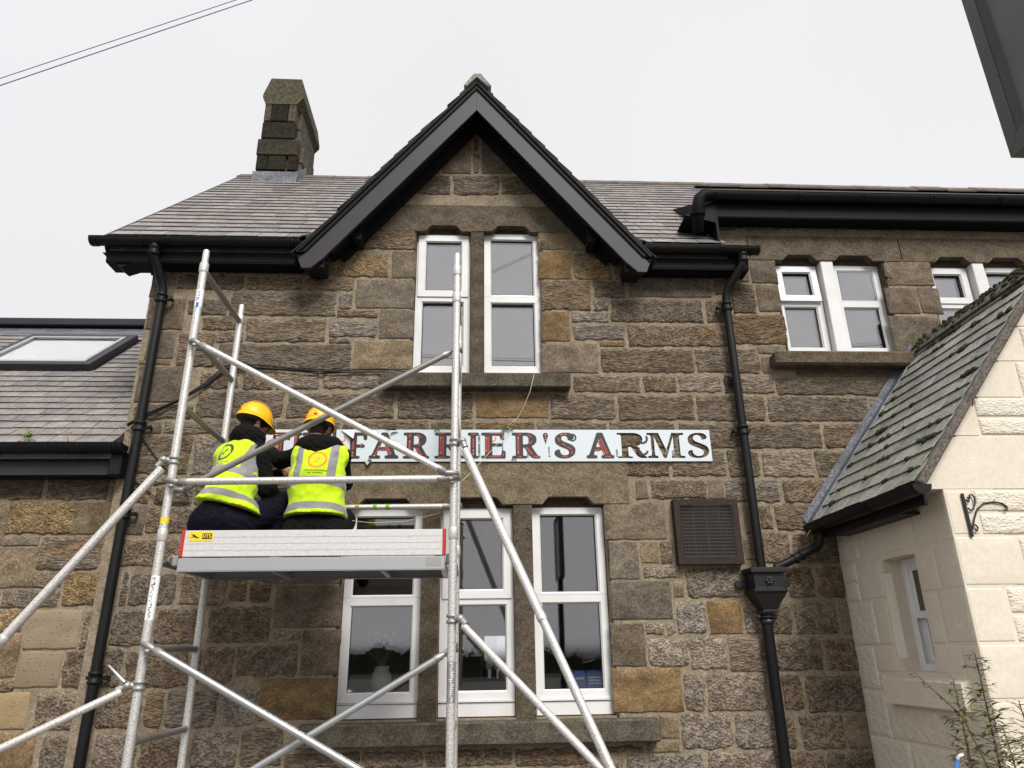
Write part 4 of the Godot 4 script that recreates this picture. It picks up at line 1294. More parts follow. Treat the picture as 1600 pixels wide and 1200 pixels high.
# ---------------------------------------------------------------- the cream porch on the right
func build_porch() -> void:
	rng.seed = 9
	var t := thing("cream_porch", "cream painted stone porch with mossy grey green slate roof", "porch", Vector3(4.25, 0, 0.8))
	var X := 3.11
	var Z := 1.54
	var b := MB.new()
	wall_sheet(b, [[0.0, 2.70], [Z, 2.70]], 0.0, [Rect2(0.62, 1.44, 0.45, 0.79)], Vector3(X + 0.003, 0, 0), Vector3.BACK, Vector3.LEFT, 0.34)
	var side := put(t, "side_wall", b, M["cream paint"])
	var U := Vector3.BACK
	var N := Vector3.LEFT
	var O := Vector3(X, 0, 0)
	var g := 0.005
	for s in [
		[0.02, 2.27, 0.34, 2.56, "C"], [1.13, 2.255, 1.535, 2.575, "c"], [0.02, 2.105, 0.245, 2.265, "C"], [0.02, 1.955, 0.235, 2.10, "C"], [0.25, 1.955, 0.60, 2.265, "c"],
		[1.09, 1.955, 1.30, 2.25, "c"], [1.305, 1.955, 1.535, 2.25, "c"], [0.02, 1.62, 0.40, 1.95, "C"], [0.405, 1.62, 0.60, 1.95, "c"], [1.09, 1.62, 1.24, 1.95, "c"], [1.245, 1.62, 1.535, 1.95, "c"],
		[0.02, 1.30, 0.30, 1.615, "C"], [0.305, 1.43, 0.60, 1.615, "c"], [0.305, 1.30, 0.40, 1.425, "C"], [1.09, 1.43, 1.36, 1.615, "c"], [1.365, 1.30, 1.535, 1.615, "c"], [1.24, 1.30, 1.36, 1.425, "C"],
		[0.02, 0.97, 0.34, 1.295, "C"], [0.345, 0.97, 1.19, 1.21, "C"], [1.195, 0.97, 1.535, 1.295, "c"], [0.02, 0.65, 0.55, 0.965, "C"], [0.555, 0.65, 1.22, 0.965, "C"], [1.225, 0.65, 1.535, 0.965, "c"], [0.02, 0.30, 0.80, 0.645, "C"], [0.805, 0.30, 1.535, 0.645, "C"],
	]:
		# the side wall's u axis runs towards the road, so mirror it to keep its faces outward
		stone(side, -s[2] + g / 2, s[1] + g / 2, -s[0] - g / 2, s[3] - g / 2, s[4], O, -U, Vector3.UP, N)
	var put_cream := func(parent: Node, nm: String, mb: MB) -> void: put(parent, nm, mb, M["cream paint"])
	b = MB.new() # lintel with its raised underside
	b.prism(PackedVector2Array([Vector2(0.35, 2.225), Vector2(0.62, 2.225), Vector2(0.70, 2.225), Vector2(0.76, 2.275), Vector2(0.95, 2.275), Vector2(1.01, 2.225), Vector2(1.125, 2.225), Vector2(1.125, 2.575), Vector2(0.35, 2.575)]), Vector3(X, 0, 0), U, Vector3.UP, N, -0.2, 0.003)
	put_cream.call(side, "lintel", b)
	b = MB.new() # splayed inner edge of the far jamb
	b.prism(PackedVector2Array([Vector2(0.0, 0.60), Vector2(0.0, 0.625), Vector2(0.05, 0.66), Vector2(0.2, 0.66), Vector2(0.2, 0.60)]), Vector3(X - 0.001, 0, 0), Vector3.RIGHT, Vector3.BACK, Vector3.UP, 1.53, 2.14)
	b.prism(PackedVector2Array([Vector2(0.0, 0.60), Vector2(0.0, 0.655), Vector2(0.2, 0.66), Vector2(0.2, 0.60)]), Vector3(X - 0.002, 0, 0), Vector3.RIGHT, Vector3.BACK, Vector3.UP, 1.44, 1.53)
	b.prism(PackedVector2Array([Vector2(0.0, 0.60), Vector2(0.0, 0.655), Vector2(0.2, 0.66), Vector2(0.2, 0.60)]), Vector3(X - 0.002, 0, 0), Vector3.RIGHT, Vector3.BACK, Vector3.UP, 2.14, 2.225)
	put_cream.call(side, "jamb", b)
	b = MB.new()
	b.prism(PackedVector2Array([Vector2(-0.075, 1.225), Vector2(-0.075, 1.385), Vector2(0.16, 1.455), Vector2(0.16, 1.225)]), Vector3(X, 0, 0), Vector3.RIGHT, Vector3.UP, Vector3.BACK, 0.47, 1.40)
	put_cream.call(side, "sill", b)
	# the sash window in it
	b = MB.new()
	var B := Basis(-U, Vector3.UP, N)
	var wo := Vector3(X + 0.135, 0, 0)
	frame_boxes(b, -1.068, 1.445, -0.655, 2.225, 0.035, 0.0, 0.05, B, wo)
	var win := put(t, "window", b, M["white frame"])
	b = MB.new()
	frame_boxes(b, -1.035, 1.80, -0.69, 2.19, 0.04, -0.012, 0.03, B, wo)
	put(win, "sash", b, M["white frame"])
	b = MB.new()
	frame_boxes(b, -1.035, 1.478, -0.69, 1.835, 0.04, -0.050, 0.03, B, wo)
	put(win, "sash", b, M["white frame"])
	pane(win, -1.0, 1.84, -0.725, 2.155, -0.03, B, wo, true)
	pane(win, -1.0, 1.515, -0.725, 1.80, -0.068, B, wo, true)
	b = MB.new()
	b.box(Vector3(3.62, 1.8, 0.85), Vector3(0.02, 1.2, 0.9))
	put(t, "dark_curtain", b, M["gasket"])
	# front gable
	b = MB.new()
	wall_sheet(b, [[X, 2.72], [4.25, 4.15], [5.39, 2.72]], 0.0, [], Vector3(0, 0, Z - 0.003), Vector3.RIGHT, Vector3.BACK, 0.34)
	var front := put(t, "front_wall", b, M["cream paint"])
	b = MB.new()
	wall_sheet(b, [[0.0, 2.74], [Z - 0.345, 2.74]], 0.0, [], Vector3(5.387, 0, 0), Vector3.BACK, Vector3.RIGHT, 0.34)
	put(t, "side_wall", b, M["cream paint"])
	for s in [
		[3.112, 2.28, 3.30, 2.58, "c"], [3.31, 2.43, 3.75, 2.58, "C"], [3.31, 2.28, 3.75, 2.425, "C"], [3.112, 1.96, 3.53, 2.275, "c"], [3.54, 1.96, 4.0, 2.275, "C"], [3.112, 1.62, 3.36, 1.955, "c"], [3.37, 1.79, 3.75, 1.955, "C"], [3.37, 1.62, 3.75, 1.785, "C"],
		[3.112, 1.295, 3.60, 1.615, "c"], [3.61, 1.295, 4.1, 1.615, "c"], [3.112, 0.97, 3.45, 1.29, "c"], [3.46, 0.97, 4.0, 1.29, "C"], [3.112, 0.65, 3.6, 0.965, "c"], [3.61, 0.65, 4.1, 0.965, "C"], [3.755, 2.28, 4.2, 2.58, "c"],
		[3.02, 2.587, 3.83, 2.95, "c"], [3.84, 2.587, 4.5, 2.95, "c"], [3.25, 2.957, 3.462, 3.232, "c"], [3.472, 3.09, 4.1, 3.232, "C"], [3.472, 2.957, 4.1, 3.084, "C"], [3.46, 3.238, 3.84, 3.508, "c"], [3.85, 3.238, 4.4, 3.508, "C"],
		[3.65, 3.514, 3.95, 3.783, "c"], [3.955, 3.514, 4.4, 3.783, "C"], [3.90, 3.79, 4.5, 4.05, "c"],
	]:
		if s[3] > 2.62 + (s[0] - 2.95) * 1.25: # a block cut to the slope
			var cut := Geometry2D.intersect_polygons(rect(s[0], s[1], s[2] - g, s[3] - g), PackedVector2Array([Vector2(2.955, 2.58), Vector2(5.4, 2.58), Vector2(5.4, 5.6), Vector2(4.2, 4.16)]))
			for poly in cut:
				b = MB.new()
				b.prism(poly, Vector3(0, 0, Z), Vector3.RIGHT, Vector3.UP, Vector3.BACK, -0.02, 0.0015)
				put(front, "stone", b, M["cream paint"])
			continue
		stone(front, s[0] + g / 2, s[1] + g / 2, s[2] - g / 2, s[3] - g / 2, s[4], Vector3(0, 0, Z))
	b = MB.new() # kneeler: the gable's foot oversails the side wall
	b.prism(PackedVector2Array([Vector2(2.95, 2.585), Vector2(3.12, 2.585), Vector2(3.12, 2.80), Vector2(3.05, 2.74), Vector2(2.95, 2.625)]), Vector3.ZERO, Vector3.RIGHT, Vector3.UP, Vector3.BACK, 1.26, Z + 0.001)
	put_cream.call(front, "kneeler", b)
	# roof
	var s := Vector3(0.6252, 0.7805, 0)
	b = MB.new()
	b.cur = Color(0.10, 0.105, 0.095)
	b.prism(PackedVector2Array([Vector2(2.91, 2.625), Vector2(4.25, 4.30), Vector2(5.59, 2.625), Vector2(5.59, 2.55), Vector2(4.25, 4.18), Vector2(2.91, 2.53)]), Vector3.ZERO, Vector3.RIGHT, Vector3.UP, Vector3.BACK, 0.0, 1.57)
	var roof := put(t, "roof", b, M["slate"])
	var tones := [Color(0.40, 0.405, 0.355), Color(0.32, 0.32, 0.29), Color(0.48, 0.475, 0.42), Color(0.37, 0.38, 0.30)]
	slate_field(roof, Vector3(2.895, 2.612, 0.0), Vector3.BACK, s, 0.150, 14, func(_r): return [[0.02, 1.60]], [0.19, 0.235, 0.27], tones)
	b = MB.new()
	b.cur = Color(0.5, 0.5, 0.5)
	b.bar(Vector3(2.915, 2.60, 1.60), Vector3(4.25, 4.27, 1.60), 0.055, 0.075, Vector3(0, 0, 1), 0.012)
	b.bar(Vector3(5.585, 2.60, 1.60), Vector3(4.26, 4.26, 1.60), 0.055, 0.075, Vector3(0, 0, 1), 0.012)
	put(roof, "verge_mortar", b, M["render grey"])
	b = MB.new()
	var pl := []
	for i in 16:
		var f := i / 15.0
		pl.append([Vector3(2.885, 2.60, 0).lerp(Vector3(4.20, 4.243, 0), f), 0.115 + 0.012 * sin(i * 1.7)])
	for i in 15:
		var nn := Vector3(-0.78, 0.625, 0) * 0.026
		var a: Vector3 = pl[i][0]
		var c: Vector3 = pl[i + 1][0]
		b.quad(a + nn + Vector3(0, 0, 0.002), a + nn + Vector3(0, 0, pl[i][1]), c + nn + Vector3(0, 0, pl[i + 1][1]), c + nn + Vector3(0, 0, 0.002))
		b.quad(a + nn + Vector3(0, 0, pl[i][1]), a + nn * 0.4 + Vector3(0, 0, pl[i][1] + 0.004), c + nn * 0.4 + Vector3(0, 0, pl[i + 1][1] + 0.004), c + nn + Vector3(0, 0, pl[i + 1][1]))
		b.quad(a + nn + Vector3(-0.03, 0.05, 0.0165), a + nn + Vector3(0, 0, 0.0165), c + nn + Vector3(0, 0, 0.0165), c + nn + Vector3(-0.03, 0.05, 0.0165))
	put(roof, "lead_flashing", b, M["lead"])
	for i in 4: # stone ridge, thick with moss
		b = MB.new()
		b.prism(PackedVector2Array([Vector2(4.10, 4.19), Vector2(4.25, 4.36), Vector2(4.40, 4.19), Vector2(4.37, 4.17), Vector2(4.25, 4.29), Vector2(4.13, 4.17)]), Vector3(0, 0, 0.02 + i * 0.40), Vector3.RIGHT, Vector3.UP, Vector3.BACK, 0.0, 0.395)
		put(roof, "ridge_stone", b, M["render grey"])
	b = MB.new()
	for i in 150:
		var f := rng.randf()
		var z := rng.randf_range(0.03, 1.62)
		var along := pow(rng.randf(), 1.5) * 0.20
		var c := Vector3(4.235, 4.345, z) - s * along + Vector3(-0.78, 0.625, 0) * (0.0 if along < 0.16 else -0.006)
		var r := rng.randf_range(0.010, 0.026)
		b.ball(c, Vector3(r * 1.2, r * 0.8, r * 1.3), Basis(Vector3(f, 1, 1 - f).normalized(), f * 6), 7, 5)
	put(roof, "ridge_moss", b, M["moss"]).set_meta("kind", "stuff")
	for i in 34: # moss creeping along the slates' lower edges, in mats and odd cushions
		var r := rng.randi_range(1, 13)
		var z := 0.15 + 1.4 * pow(rng.randf(), 0.75)
		var lumps := 1 + int(9.0 * pow(rng.randf(), 1.8))
		b = MB.new()
		for k in lumps:
			var big := rng.randf_range(0.010, 0.023) + 0.018 * pow(rng.randf(), 3.0)
			var c := Vector3(2.895, 2.612, clampf(z + rng.randf_range(-0.012, 0.012) * lumps, 0.14, 1.58)) + s * ((r + (1 if rng.randf() < 0.12 else 0)) * 0.150 + rng.randf_range(-0.012, 0.006)) + Vector3(-0.78, 0.625, 0) * 0.018
			b.ball(c, Vector3(big * rng.randf_range(0.7, 1.3), big * 0.6, big * rng.randf_range(0.7, 1.5)), Basis(Vector3.BACK, 0.9).rotated(Vector3(-0.78, 0.625, 0), rng.randf() * 3.0), 8, 5)
		put(roof, "moss", b, M["moss"]).set_meta("kind", "stuff")
	# gutter along the eave, its end towards the road stopped
	gutter_run(t, Vector3(2.875, 2.585, 1.69), Vector3(2.875, 2.585, 0.06), 0.062, [0.62, 1.4])
	b = MB.new()
	b.box(Vector3(2.955, 2.535, 0.83), Vector3(0.025, 0.12, 1.5), 0.004)
	b.box(Vector3(3.035, 2.478, 0.75), Vector3(0.15, 0.014, 1.0))
	put(t, "fascia", b, M["black plastic"])
	# wrought iron hanging basket bracket on the front
	b = MB.new()
	var bx := Vector3(3.228, 2.41, Z + 0.012)
	b.box(bx, Vector3(0.022, 0.285, 0.010), 0.003)
	for q in [
		[Vector3(0, -0.10, 0), Vector3(0.03, -0.03, 0), Vector3(0.065, 0.035, 0), Vector3(0.12, 0.075, 0), Vector3(0.19, 0.085, 0), Vector3(0.245, 0.075, 0), Vector3(0.275, 0.05, 0), Vector3(0.27, 0.028, 0), Vector3(0.25, 0.03, 0)],
		[Vector3(0.006, 0.045, 0), Vector3(0.018, 0.03, 0), Vector3(0.04, 0.035, 0), Vector3(0.06, 0.07, 0), Vector3(0.068, 0.11, 0), Vector3(0.055, 0.135, 0), Vector3(0.036, 0.13, 0), Vector3(0.036, 0.108, 0)],
		[Vector3(0.006, 0.10, 0), Vector3(0.022, 0.085, 0), Vector3(0.028, 0.105, 0), Vector3(0.018, 0.115, 0)],
		[Vector3(0.0, -0.075, 0), Vector3(0.03, -0.065, 0), Vector3(0.042, -0.085, 0), Vector3(0.03, -0.105, 0), Vector3(0.018, -0.095, 0)],
	]:
		var pts := []
		for a in q:
			pts.append(bx + Vector3(0.008, 0, 0.004) + a)
		b.tube(pts, 0.0055, 8)
	put(t, "basket_bracket", b, M["black iron"])

# ---------------------------------------------------------------- scaffold tower
const LX := -2.04
const RX := -0.14
const FZ := 1.25
const BZ := 0.36

func post(parent: Node, x: float, z: float, top: float, joints: Array) -> MeshInstance3D:
	var b := MB.new()
	var r := 0.0275
	b.tube([Vector3(x, 0.12, z), Vector3(x, top - 0.17, z)], r, 16)
	b.tube([Vector3(x, top - 0.18, z), Vector3(x, top - 0.012, z), Vector3(x, top, z)], [r * 0.86, r * 0.86, r * 0.76], 16)
	var p := put(parent, "post", b, M["scuffed aluminium"])
	for y in joints:
		b = MB.new()
		b.tube([Vector3(x, y - 0.04, z), Vector3(x, y - 0.035, z), Vector3(x, y + 0.03, z), Vector3(x, y + 0.04, z)], [r * 1.12, r * 1.2, r * 1.2, r * 1.05], 16)
		b.ball(Vector3(x + 0.006, y, z + r * 1.15), Vector3(0.006, 0.006, 0.004), Basis.IDENTITY, 6, 4)
		put(parent, "post_collar", b, M["scuffed aluminium"])
	return p

func brace(parent: Node, a: Vector3, c: Vector3, r: float, m := "scuffed aluminium", called := "brace") -> void:
	var d := (c - a).normalized()
	var b := MB.new()
	b.tube([a + d * 0.06, c - d * 0.06], r, 14)
	var br := put(parent, called, b, M[m])
	for e in [[a, d], [c, -d]]: # cast claw that hooks on the post
		b = MB.new()
		var o: Vector3 = e[0]
		var dd: Vector3 = e[1]
		b.tube([o + dd * 0.10, o + dd * 0.055, o + dd * 0.05, o + dd * 0.02], [r * 1.12, r * 1.12, r * 0.8, r * 0.8], 12)
		var side := Vector3(signf(dd.x), 0, 0)
		b.tube([o + dd * 0.03 + side * 0.005, o - side * 0.012 + Vector3(0, 0.012, 0.006), o - side * 0.042 + Vector3(0, 0.016, -0.02), o - side * 0.05 + Vector3(0, 0, -0.05)], [r * 0.85, r * 0.9, r * 0.7, r * 0.5], 10)
		b.ball(o + Vector3(0, -0.028, 0.006), Vector3(0.02, 0.016, 0.02), Basis.IDENTITY, 8, 6)
		put(br, "claw", b, M["cast alloy"])

func clamp_on(parent: Node, x: float, y: float, z: float, to: Vector3) -> void: # swivel clamp round a post, with its stub
	var b := MB.new()
	for dy in [-0.018, 0.018]:
		b.tube([Vector3(x, y + dy - 0.011, z), Vector3(x, y + dy - 0.009, z), Vector3(x, y + dy + 0.009, z), Vector3(x, y + dy + 0.011, z)], [0.032, 0.037, 0.037, 0.032], 16)
	var d := (to - Vector3(x, y, z)).normalized()
	var flat := Vector3(d.x, 0, d.z).normalized()
	var c := Vector3(x, y, z) + flat * 0.055
	b.tube([Vector3(x, y, z) + flat * 0.02, c], 0.02, 10)
	b.ball(c + flat * 0.01, Vector3(0.03, 0.027, 0.03), Basis.IDENTITY, 12, 8)
	b.tube([c + flat * 0.01, c + flat * 0.01 + d * 0.06], 0.021, 12)
	put(parent, "clamp", b, M["cast alloy"])

func build_tower() -> void:
	rng.seed = 4
	var t := thing("scaffold_tower", "aluminium scaffold tower with ladder frames, crossed braces and outriggers before the pub", "scaffold tower", Vector3(-1.09, 0, 0.8))
	for f in [[LX, [4.35, 2.36]], [RX, [4.35, 4.12, 2.36]]]:
		var x: float = f[0]
		var fr := Node3D.new()
		fr.name = "ladder_frame"
		t.add_child(fr, true)
		fr.position = Vector3(x, 0, 0.8) - t.position
		post(fr, x, FZ, 4.50, f[1])
		post(fr, x, BZ, 4.49, f[1])
		for y in [4.33, 3.785, 3.25, 2.19, 1.665, 1.135, 0.60]:
			var b := MB.new()
			b.tube([Vector3(x, y, FZ - 0.02), Vector3(x, y, BZ + 0.02)], 0.0225, 12)
			put(fr, "rung", b, M["rung aluminium"])
			for z in [FZ - 0.03, BZ + 0.03]:
				b = MB.new()
				b.tube([Vector3(x, y, z - 0.006), Vector3(x, y, z + 0.006)], 0.0255, 12)
				put(fr, "weld_ring", b, M["cast alloy"])
		for z in [FZ, BZ]: # base plate on a threaded leg
			var b := MB.new()
			b.tube([Vector3(x, 0.012, z), Vector3(x, 0.14, z)], 0.017, 10)
			b.tube([Vector3(x, 0.0, z), Vector3(x, 0.012, z)], 0.07, 14)
			put(fr, "base_plate", b, M["cast alloy"])
	# crossed braces and guard rails
	brace(t, Vector3(LX + 0.045, 3.715, FZ + 0.065), Vector3(RX - 0.02, 2.742, FZ + 0.065), 0.023)
	brace(t, Vector3(RX - 0.01, 3.715, FZ - 0.05), Vector3(LX + 0.04, 2.655, FZ - 0.05), 0.022, "rung aluminium")
	brace(t, Vector3(LX + 0.03, 2.702, FZ + 0.05), Vector3(RX - 0.015, 2.722, FZ + 0.05), 0.024)
	brace(t, Vector3(LX + 0.03, 2.70, BZ), Vector3(RX - 0.015, 2.715, BZ), 0.022)
	brace(t, Vector3(LX + 0.045, 1.675, FZ + 0.06), Vector3(RX - 0.02, 0.70, FZ + 0.06), 0.023, "clean aluminium")
	brace(t, Vector3(RX - 0.015, 1.622, FZ - 0.03), Vector3(LX + 0.04, 0.59, FZ - 0.03), 0.0215, "clean aluminium")
	for q in [[-0.93, "tape ochre"], [-0.79, "tape green"], [-0.69, "tape green"]]:
		var b := MB.new()
		b.tube([Vector3(q[0] - 0.016, 2.711, BZ), Vector3(q[0] + 0.016, 2.711, BZ)], 0.0228, 14)
		put(t, "tape_wrap", b, M[q[1]])
	# platform
	var b := MB.new()
	for z in [1.20, 0.64]:
		b.box(Vector3(-1.062, 2.172, z), Vector3(1.74, 0.088, 0.03), 0.004)
		b.box(Vector3(-1.062, 2.131, z - 0.01 * signf(z - 1.0)), Vector3(1.74, 0.006, 0.05))
	for x in [-1.915, -0.209]:
		b.box(Vector3(x, 2.165, 0.92), Vector3(0.03, 0.07, 0.53), 0.003)
	for x in [-1.35, -0.62]:
		b.box(Vector3(x, 2.148, 0.92), Vector3(0.035, 0.03, 0.53), 0.003)
	var pf := put(t, "platform", b, M["clean aluminium"])
	b = MB.new()
	b.box(Vector3(-1.062, 2.190, 0.92), Vector3(1.70, 0.016, 0.53))
	put(pf, "deck_board", b, M["plywood underside"])
	for x in [-1.94, -0.184]: # hooks that grip the rungs
		for z in [1.17, 0.67]:
			b = MB.new()
			var sx := signf(x + 1.06)
			b.box(Vector3(x + sx * 0.018, 2.20, z), Vector3(0.045, 0.07, 0.05), 0.008)
			b.tube([Vector3(x + sx * 0.02, 2.22, z), Vector3(x + sx * 0.04, 2.232, z), Vector3(x + sx * 0.06, 2.226, z), Vector3(x + sx * 0.068, 2.205, z)], 0.012, 8)
			put(pf, "deck_hook", b, M["cast alloy"])
	b = MB.new()
	b.box(Vector3(-0.27, 2.182, 1.2165), Vector3(0.10, 0.052, 0.002))
	put(pf, "data_label", b, M["cast alloy"])
	# toe boards: front, back and ends
	for q in [[Vector3(-1.062, 2.310, 1.195), Vector3(1.70, 0.172, 0.026)], [Vector3(-1.10, 2.290, 0.625), Vector3(1.60, 0.15, 0.026)]]:
		b = MB.new()
		b.box(q[0], q[1], 0.003)
		var tb := put(t, "toe_board", b, M["white toe board"])
		b = MB.new()
		for k in 3:
			b.box(q[0] + Vector3(0, -0.045 + 0.043 * k, q[1].z / 2 + 0.0008), Vector3(q[1].x - 0.01, 0.0016, 0.0012))
		put(tb, "board_groove", b, M["groove grey"])
		b = MB.new()
		for k in 46: # scratches and scuffs
			var sx: float = q[0].x + rng.randf_range(-0.5, 0.5) * (q[1].x - 0.1)
			var sy: float = q[0].y + rng.randf_range(-0.07, 0.06)
			var tall := rng.randf() < 0.3
			b.box(Vector3(sx, sy, q[0].z + q[1].z / 2 + 0.0004), Vector3(rng.randf_range(0.0012, 0.002) if tall else rng.randf_range(0.004, 0.03), rng.randf_range(0.01, 0.05) if tall else rng.randf_range(0.001, 0.003), 0.0008), 0, Basis(Vector3.BACK, rng.randf_range(-0.25, 0.25)))
		put(tb, "scratches", b, M["groove grey"]).set_meta("kind", "stuff")
		for s in [-1.0, 1.0]:
			b = MB.new()
			b.box(q[0] + Vector3(s * (q[1].x / 2 + 0.011), 0.0, 0.0), Vector3(0.022, 0.176, 0.034), 0.004)
			put(tb, "end_cap", b, M["red plastic"])
		if q[0].z > 1.0:
			b = MB.new()
			b.box(Vector3(-1.805, 2.358, 1.2095), Vector3(0.155, 0.062, 0.002))
			put(tb, "sticker", b, M["yellow sticker"])
			b = MB.new()
			b.box(Vector3(-1.766, 2.358, 1.2115), Vector3(0.062, 0.036, 0.002))
			put(tb, "sticker_panel", b, M["print black"])
			text(tb, "lettering", "UTS", "Droid Sans", Vector3(-1.793, 2.346, 1.213), 0.025, "yellow sticker", Basis.IDENTITY, 0.054)
			b = MB.new()
			b.prism(PackedVector2Array([Vector2(-1.872, 2.372), Vector2(-1.845, 2.366), Vector2(-1.828, 2.352), Vector2(-1.812, 2.350), Vector2(-1.828, 2.344), Vector2(-1.85, 2.352), Vector2(-1.874, 2.348), Vector2(-1.852, 2.358)]), Vector3(0, 0, 1.2115), Vector3.RIGHT, Vector3.UP, Vector3.BACK, 0.0, 0.001)
			put(tb, "leaping_figure", b, M["print black"])
	# outriggers
	for o in [[Vector3(LX - 0.02, 2.862, FZ + 0.02), Vector3(-3.83, 0.05, 1.75), Vector3(LX - 0.02, 1.452, FZ + 0.02), 0.74], [Vector3(RX + 0.045, 2.99, FZ + 0.02), Vector3(1.135, 0.05, 2.16), Vector3(RX + 0.03, 1.815, FZ + 0.02), 0.70]]:
		var a: Vector3 = o[0]
		var f: Vector3 = o[1]
		var c: Vector3 = o[2]
		var d := (f - a).normalized()
		var l := a.distance_to(f)
		b = MB.new()
		b.tube([a + d * 0.075, a + d * l * 0.40], 0.0285, 16)
		b.tube([a + d * (l * 0.40 - 0.005), a + d * l * 0.40, a + d * (l * 0.40 + 0.03), a + d * (l * 0.40 + 0.04)], [0.0285, 0.031, 0.031, 0.027], 16)
		b.tube([a + d * l * 0.40, f], 0.0255, 16)
		b.ball(f, Vector3(0.045, 0.03, 0.045), Basis.IDENTITY, 12, 8)
		var og := put(t, "outrigger", b, M["scuffed aluminium"])
		var j: Vector3 = a + d * l * float(o[3])
		b = MB.new()
		var dj: Vector3 = (j - c).normalized()
		b.tube([c + dj * 0.07, j], 0.0235, 14)
		put(og, "strut", b, M["scuffed aluminium"])
		b = MB.new()
		b.tube([j - d * 0.05, j - d * 0.045, j + d * 0.045, j + d * 0.05], [0.028, 0.033, 0.033, 0.028], 14)
		b.ball(j - dj * 0.04, Vector3(0.03, 0.03, 0.03), Basis.IDENTITY, 10, 6)
		put(og, "strut_joint", b, M["cast alloy"])
		clamp_on(og, LX if a.x < -1 else RX, a.y, FZ, f)
		clamp_on(og, LX if a.x < -1 else RX, c.y, FZ, j)
		if a.x < -1: # the lower clamp's pointed handle
			b = MB.new()
			b.tube([c + Vector3(-0.05, 0.02, 0.02), c + Vector3(-0.155, 0.115, 0.03), c + Vector3(-0.16, 0.119, 0.03)], [0.014, 0.007, 0.003], 8)
			put(og, "handle", b, M["clean aluminium"])
	# labels on the tubes
	b = MB.new()
	b.tube([Vector3(LX, 4.02, FZ), Vector3(LX, 4.16, FZ)], 0.0279, 16)
	put(t, "tube_label", b, M["print white"])
	b = MB.new()
	b.box(Vector3(LX + 0.004, 4.03, FZ + 0.0282), Vector3(0.018, 0.04, 0.0015))
	b.box(Vector3(LX - 0.004, 4.075, FZ + 0.0282), Vector3(0.006, 0.03, 0.0015))
	for k in 3:
		b.box(Vector3(LX + 0.006, 4.085 + k * 0.024, FZ + 0.0282), Vector3(0.016, 0.006, 0.0015), 0, Basis(Vector3.BACK, 0.7))
	put(t, "label_print", b, M["print blue"])
	b = MB.new()
	b.tube([Vector3(LX, 2.435, FZ), Vector3(LX, 2.475, FZ)], 0.0279, 16)
	put(t, "tube_label", b, M["yellow sticker"])
	b = MB.new()
	b.tube([Vector3(LX, 1.83, FZ), Vector3(LX, 2.10, FZ)], 0.0278, 16)
	put(t, "tube_label", b, M["print white"])
	b = MB.new()
	for k in 26:
		b.box(Vector3(LX + 0.004 + rng.randf_range(-0.008, 0.008), 1.835 + k * 0.010, FZ + 0.0279), Vector3(rng.randf_range(0.004, 0.016), 0.004, 0.0015))
	put(t, "label_print", b, M["print black"])
	b = MB.new()
	b.box(Vector3(LX + 0.002, 2.085, FZ + 0.0284), Vector3(0.02, 0.006, 0.001), 0, Basis(Vector3.BACK, 0.25))
	b.box(Vector3(LX + 0.002, 2.045, FZ + 0.0284), Vector3(0.026, 0.006, 0.001), 0, Basis(Vector3.BACK, 0.5))
	put(t, "label_print", b, M["red plastic"])
	b = MB.new()
	b.tube([Vector3(RX, 1.32, FZ), Vector3(RX, 1.56, FZ)], 0.0279, 16)
	put(t, "tube_label", b, M["cast alloy"])
	b = MB.new()
	for k in 22:
		b.box(Vector3(RX + rng.randf_range(-0.006, 0.008), 1.33 + k * 0.0105, FZ + 0.0286), Vector3(rng.randf_range(0.006, 0.022), 0.005, 0.001))
	put(t, "label_print", b, M["print white"])

func text_mesh(s: String, font: String, depth: float) -> TextMesh:
	var f := SystemFont.new()
	f.font_names = PackedStringArray([font])
	f.font_weight = 700
	var tm := TextMesh.new()
	tm.text = s
	tm.font = f
	tm.font_size = 64
	tm.pixel_size = 0.01
	tm.depth = depth
	tm.curve_step = 0.6
	tm.horizontal_alignment = HORIZONTAL_ALIGNMENT_LEFT
	return tm

func text_into(b: MB, s: String, font: String, at: Vector3, h: float, B: Basis, width := 0.0, depth := 0.002) -> void: # at: lower left corner; h: height of the glyphs; width: to fit, if given
	var tm := text_mesh(s, font, 0.02)
	for k in tm.get_surface_count():
		var ar := tm.surface_get_arrays(k)
		var v: PackedVector3Array = ar[Mesh.ARRAY_VERTEX]
		var ix: PackedInt32Array = ar[Mesh.ARRAY_INDEX] if ar[Mesh.ARRAY_INDEX] != null else PackedInt32Array(range(v.size()))
		var lo := v[0]
		var hi := v[0]
		for a in v:
			lo = lo.min(a)
			hi = hi.max(a)
		var sy := h / (hi.y - lo.y)
		var sx := width / (hi.x - lo.x) if width > 0.0 else sy
		var sz := depth / maxf(hi.z - lo.z, 1e-6)
		for i in range(0, ix.size() / 3 * 3, 3):
			for q in 3:
				var a := v[ix[i + q]] - lo
				var w := at + B * Vector3(a.x * sx, a.y * sy, a.z * sz)
				b.v(w, Vector2(w.x, w.y))

func text(parent: Node, called: String, s: String, font: String, at: Vector3, h: float, m: String, B := Basis.IDENTITY, width := 0.0, depth := 0.0015) -> void:
	var b := MB.new()
	text_into(b, s, font, at, h, B, width, depth)
	put(parent, called, b, M[m])

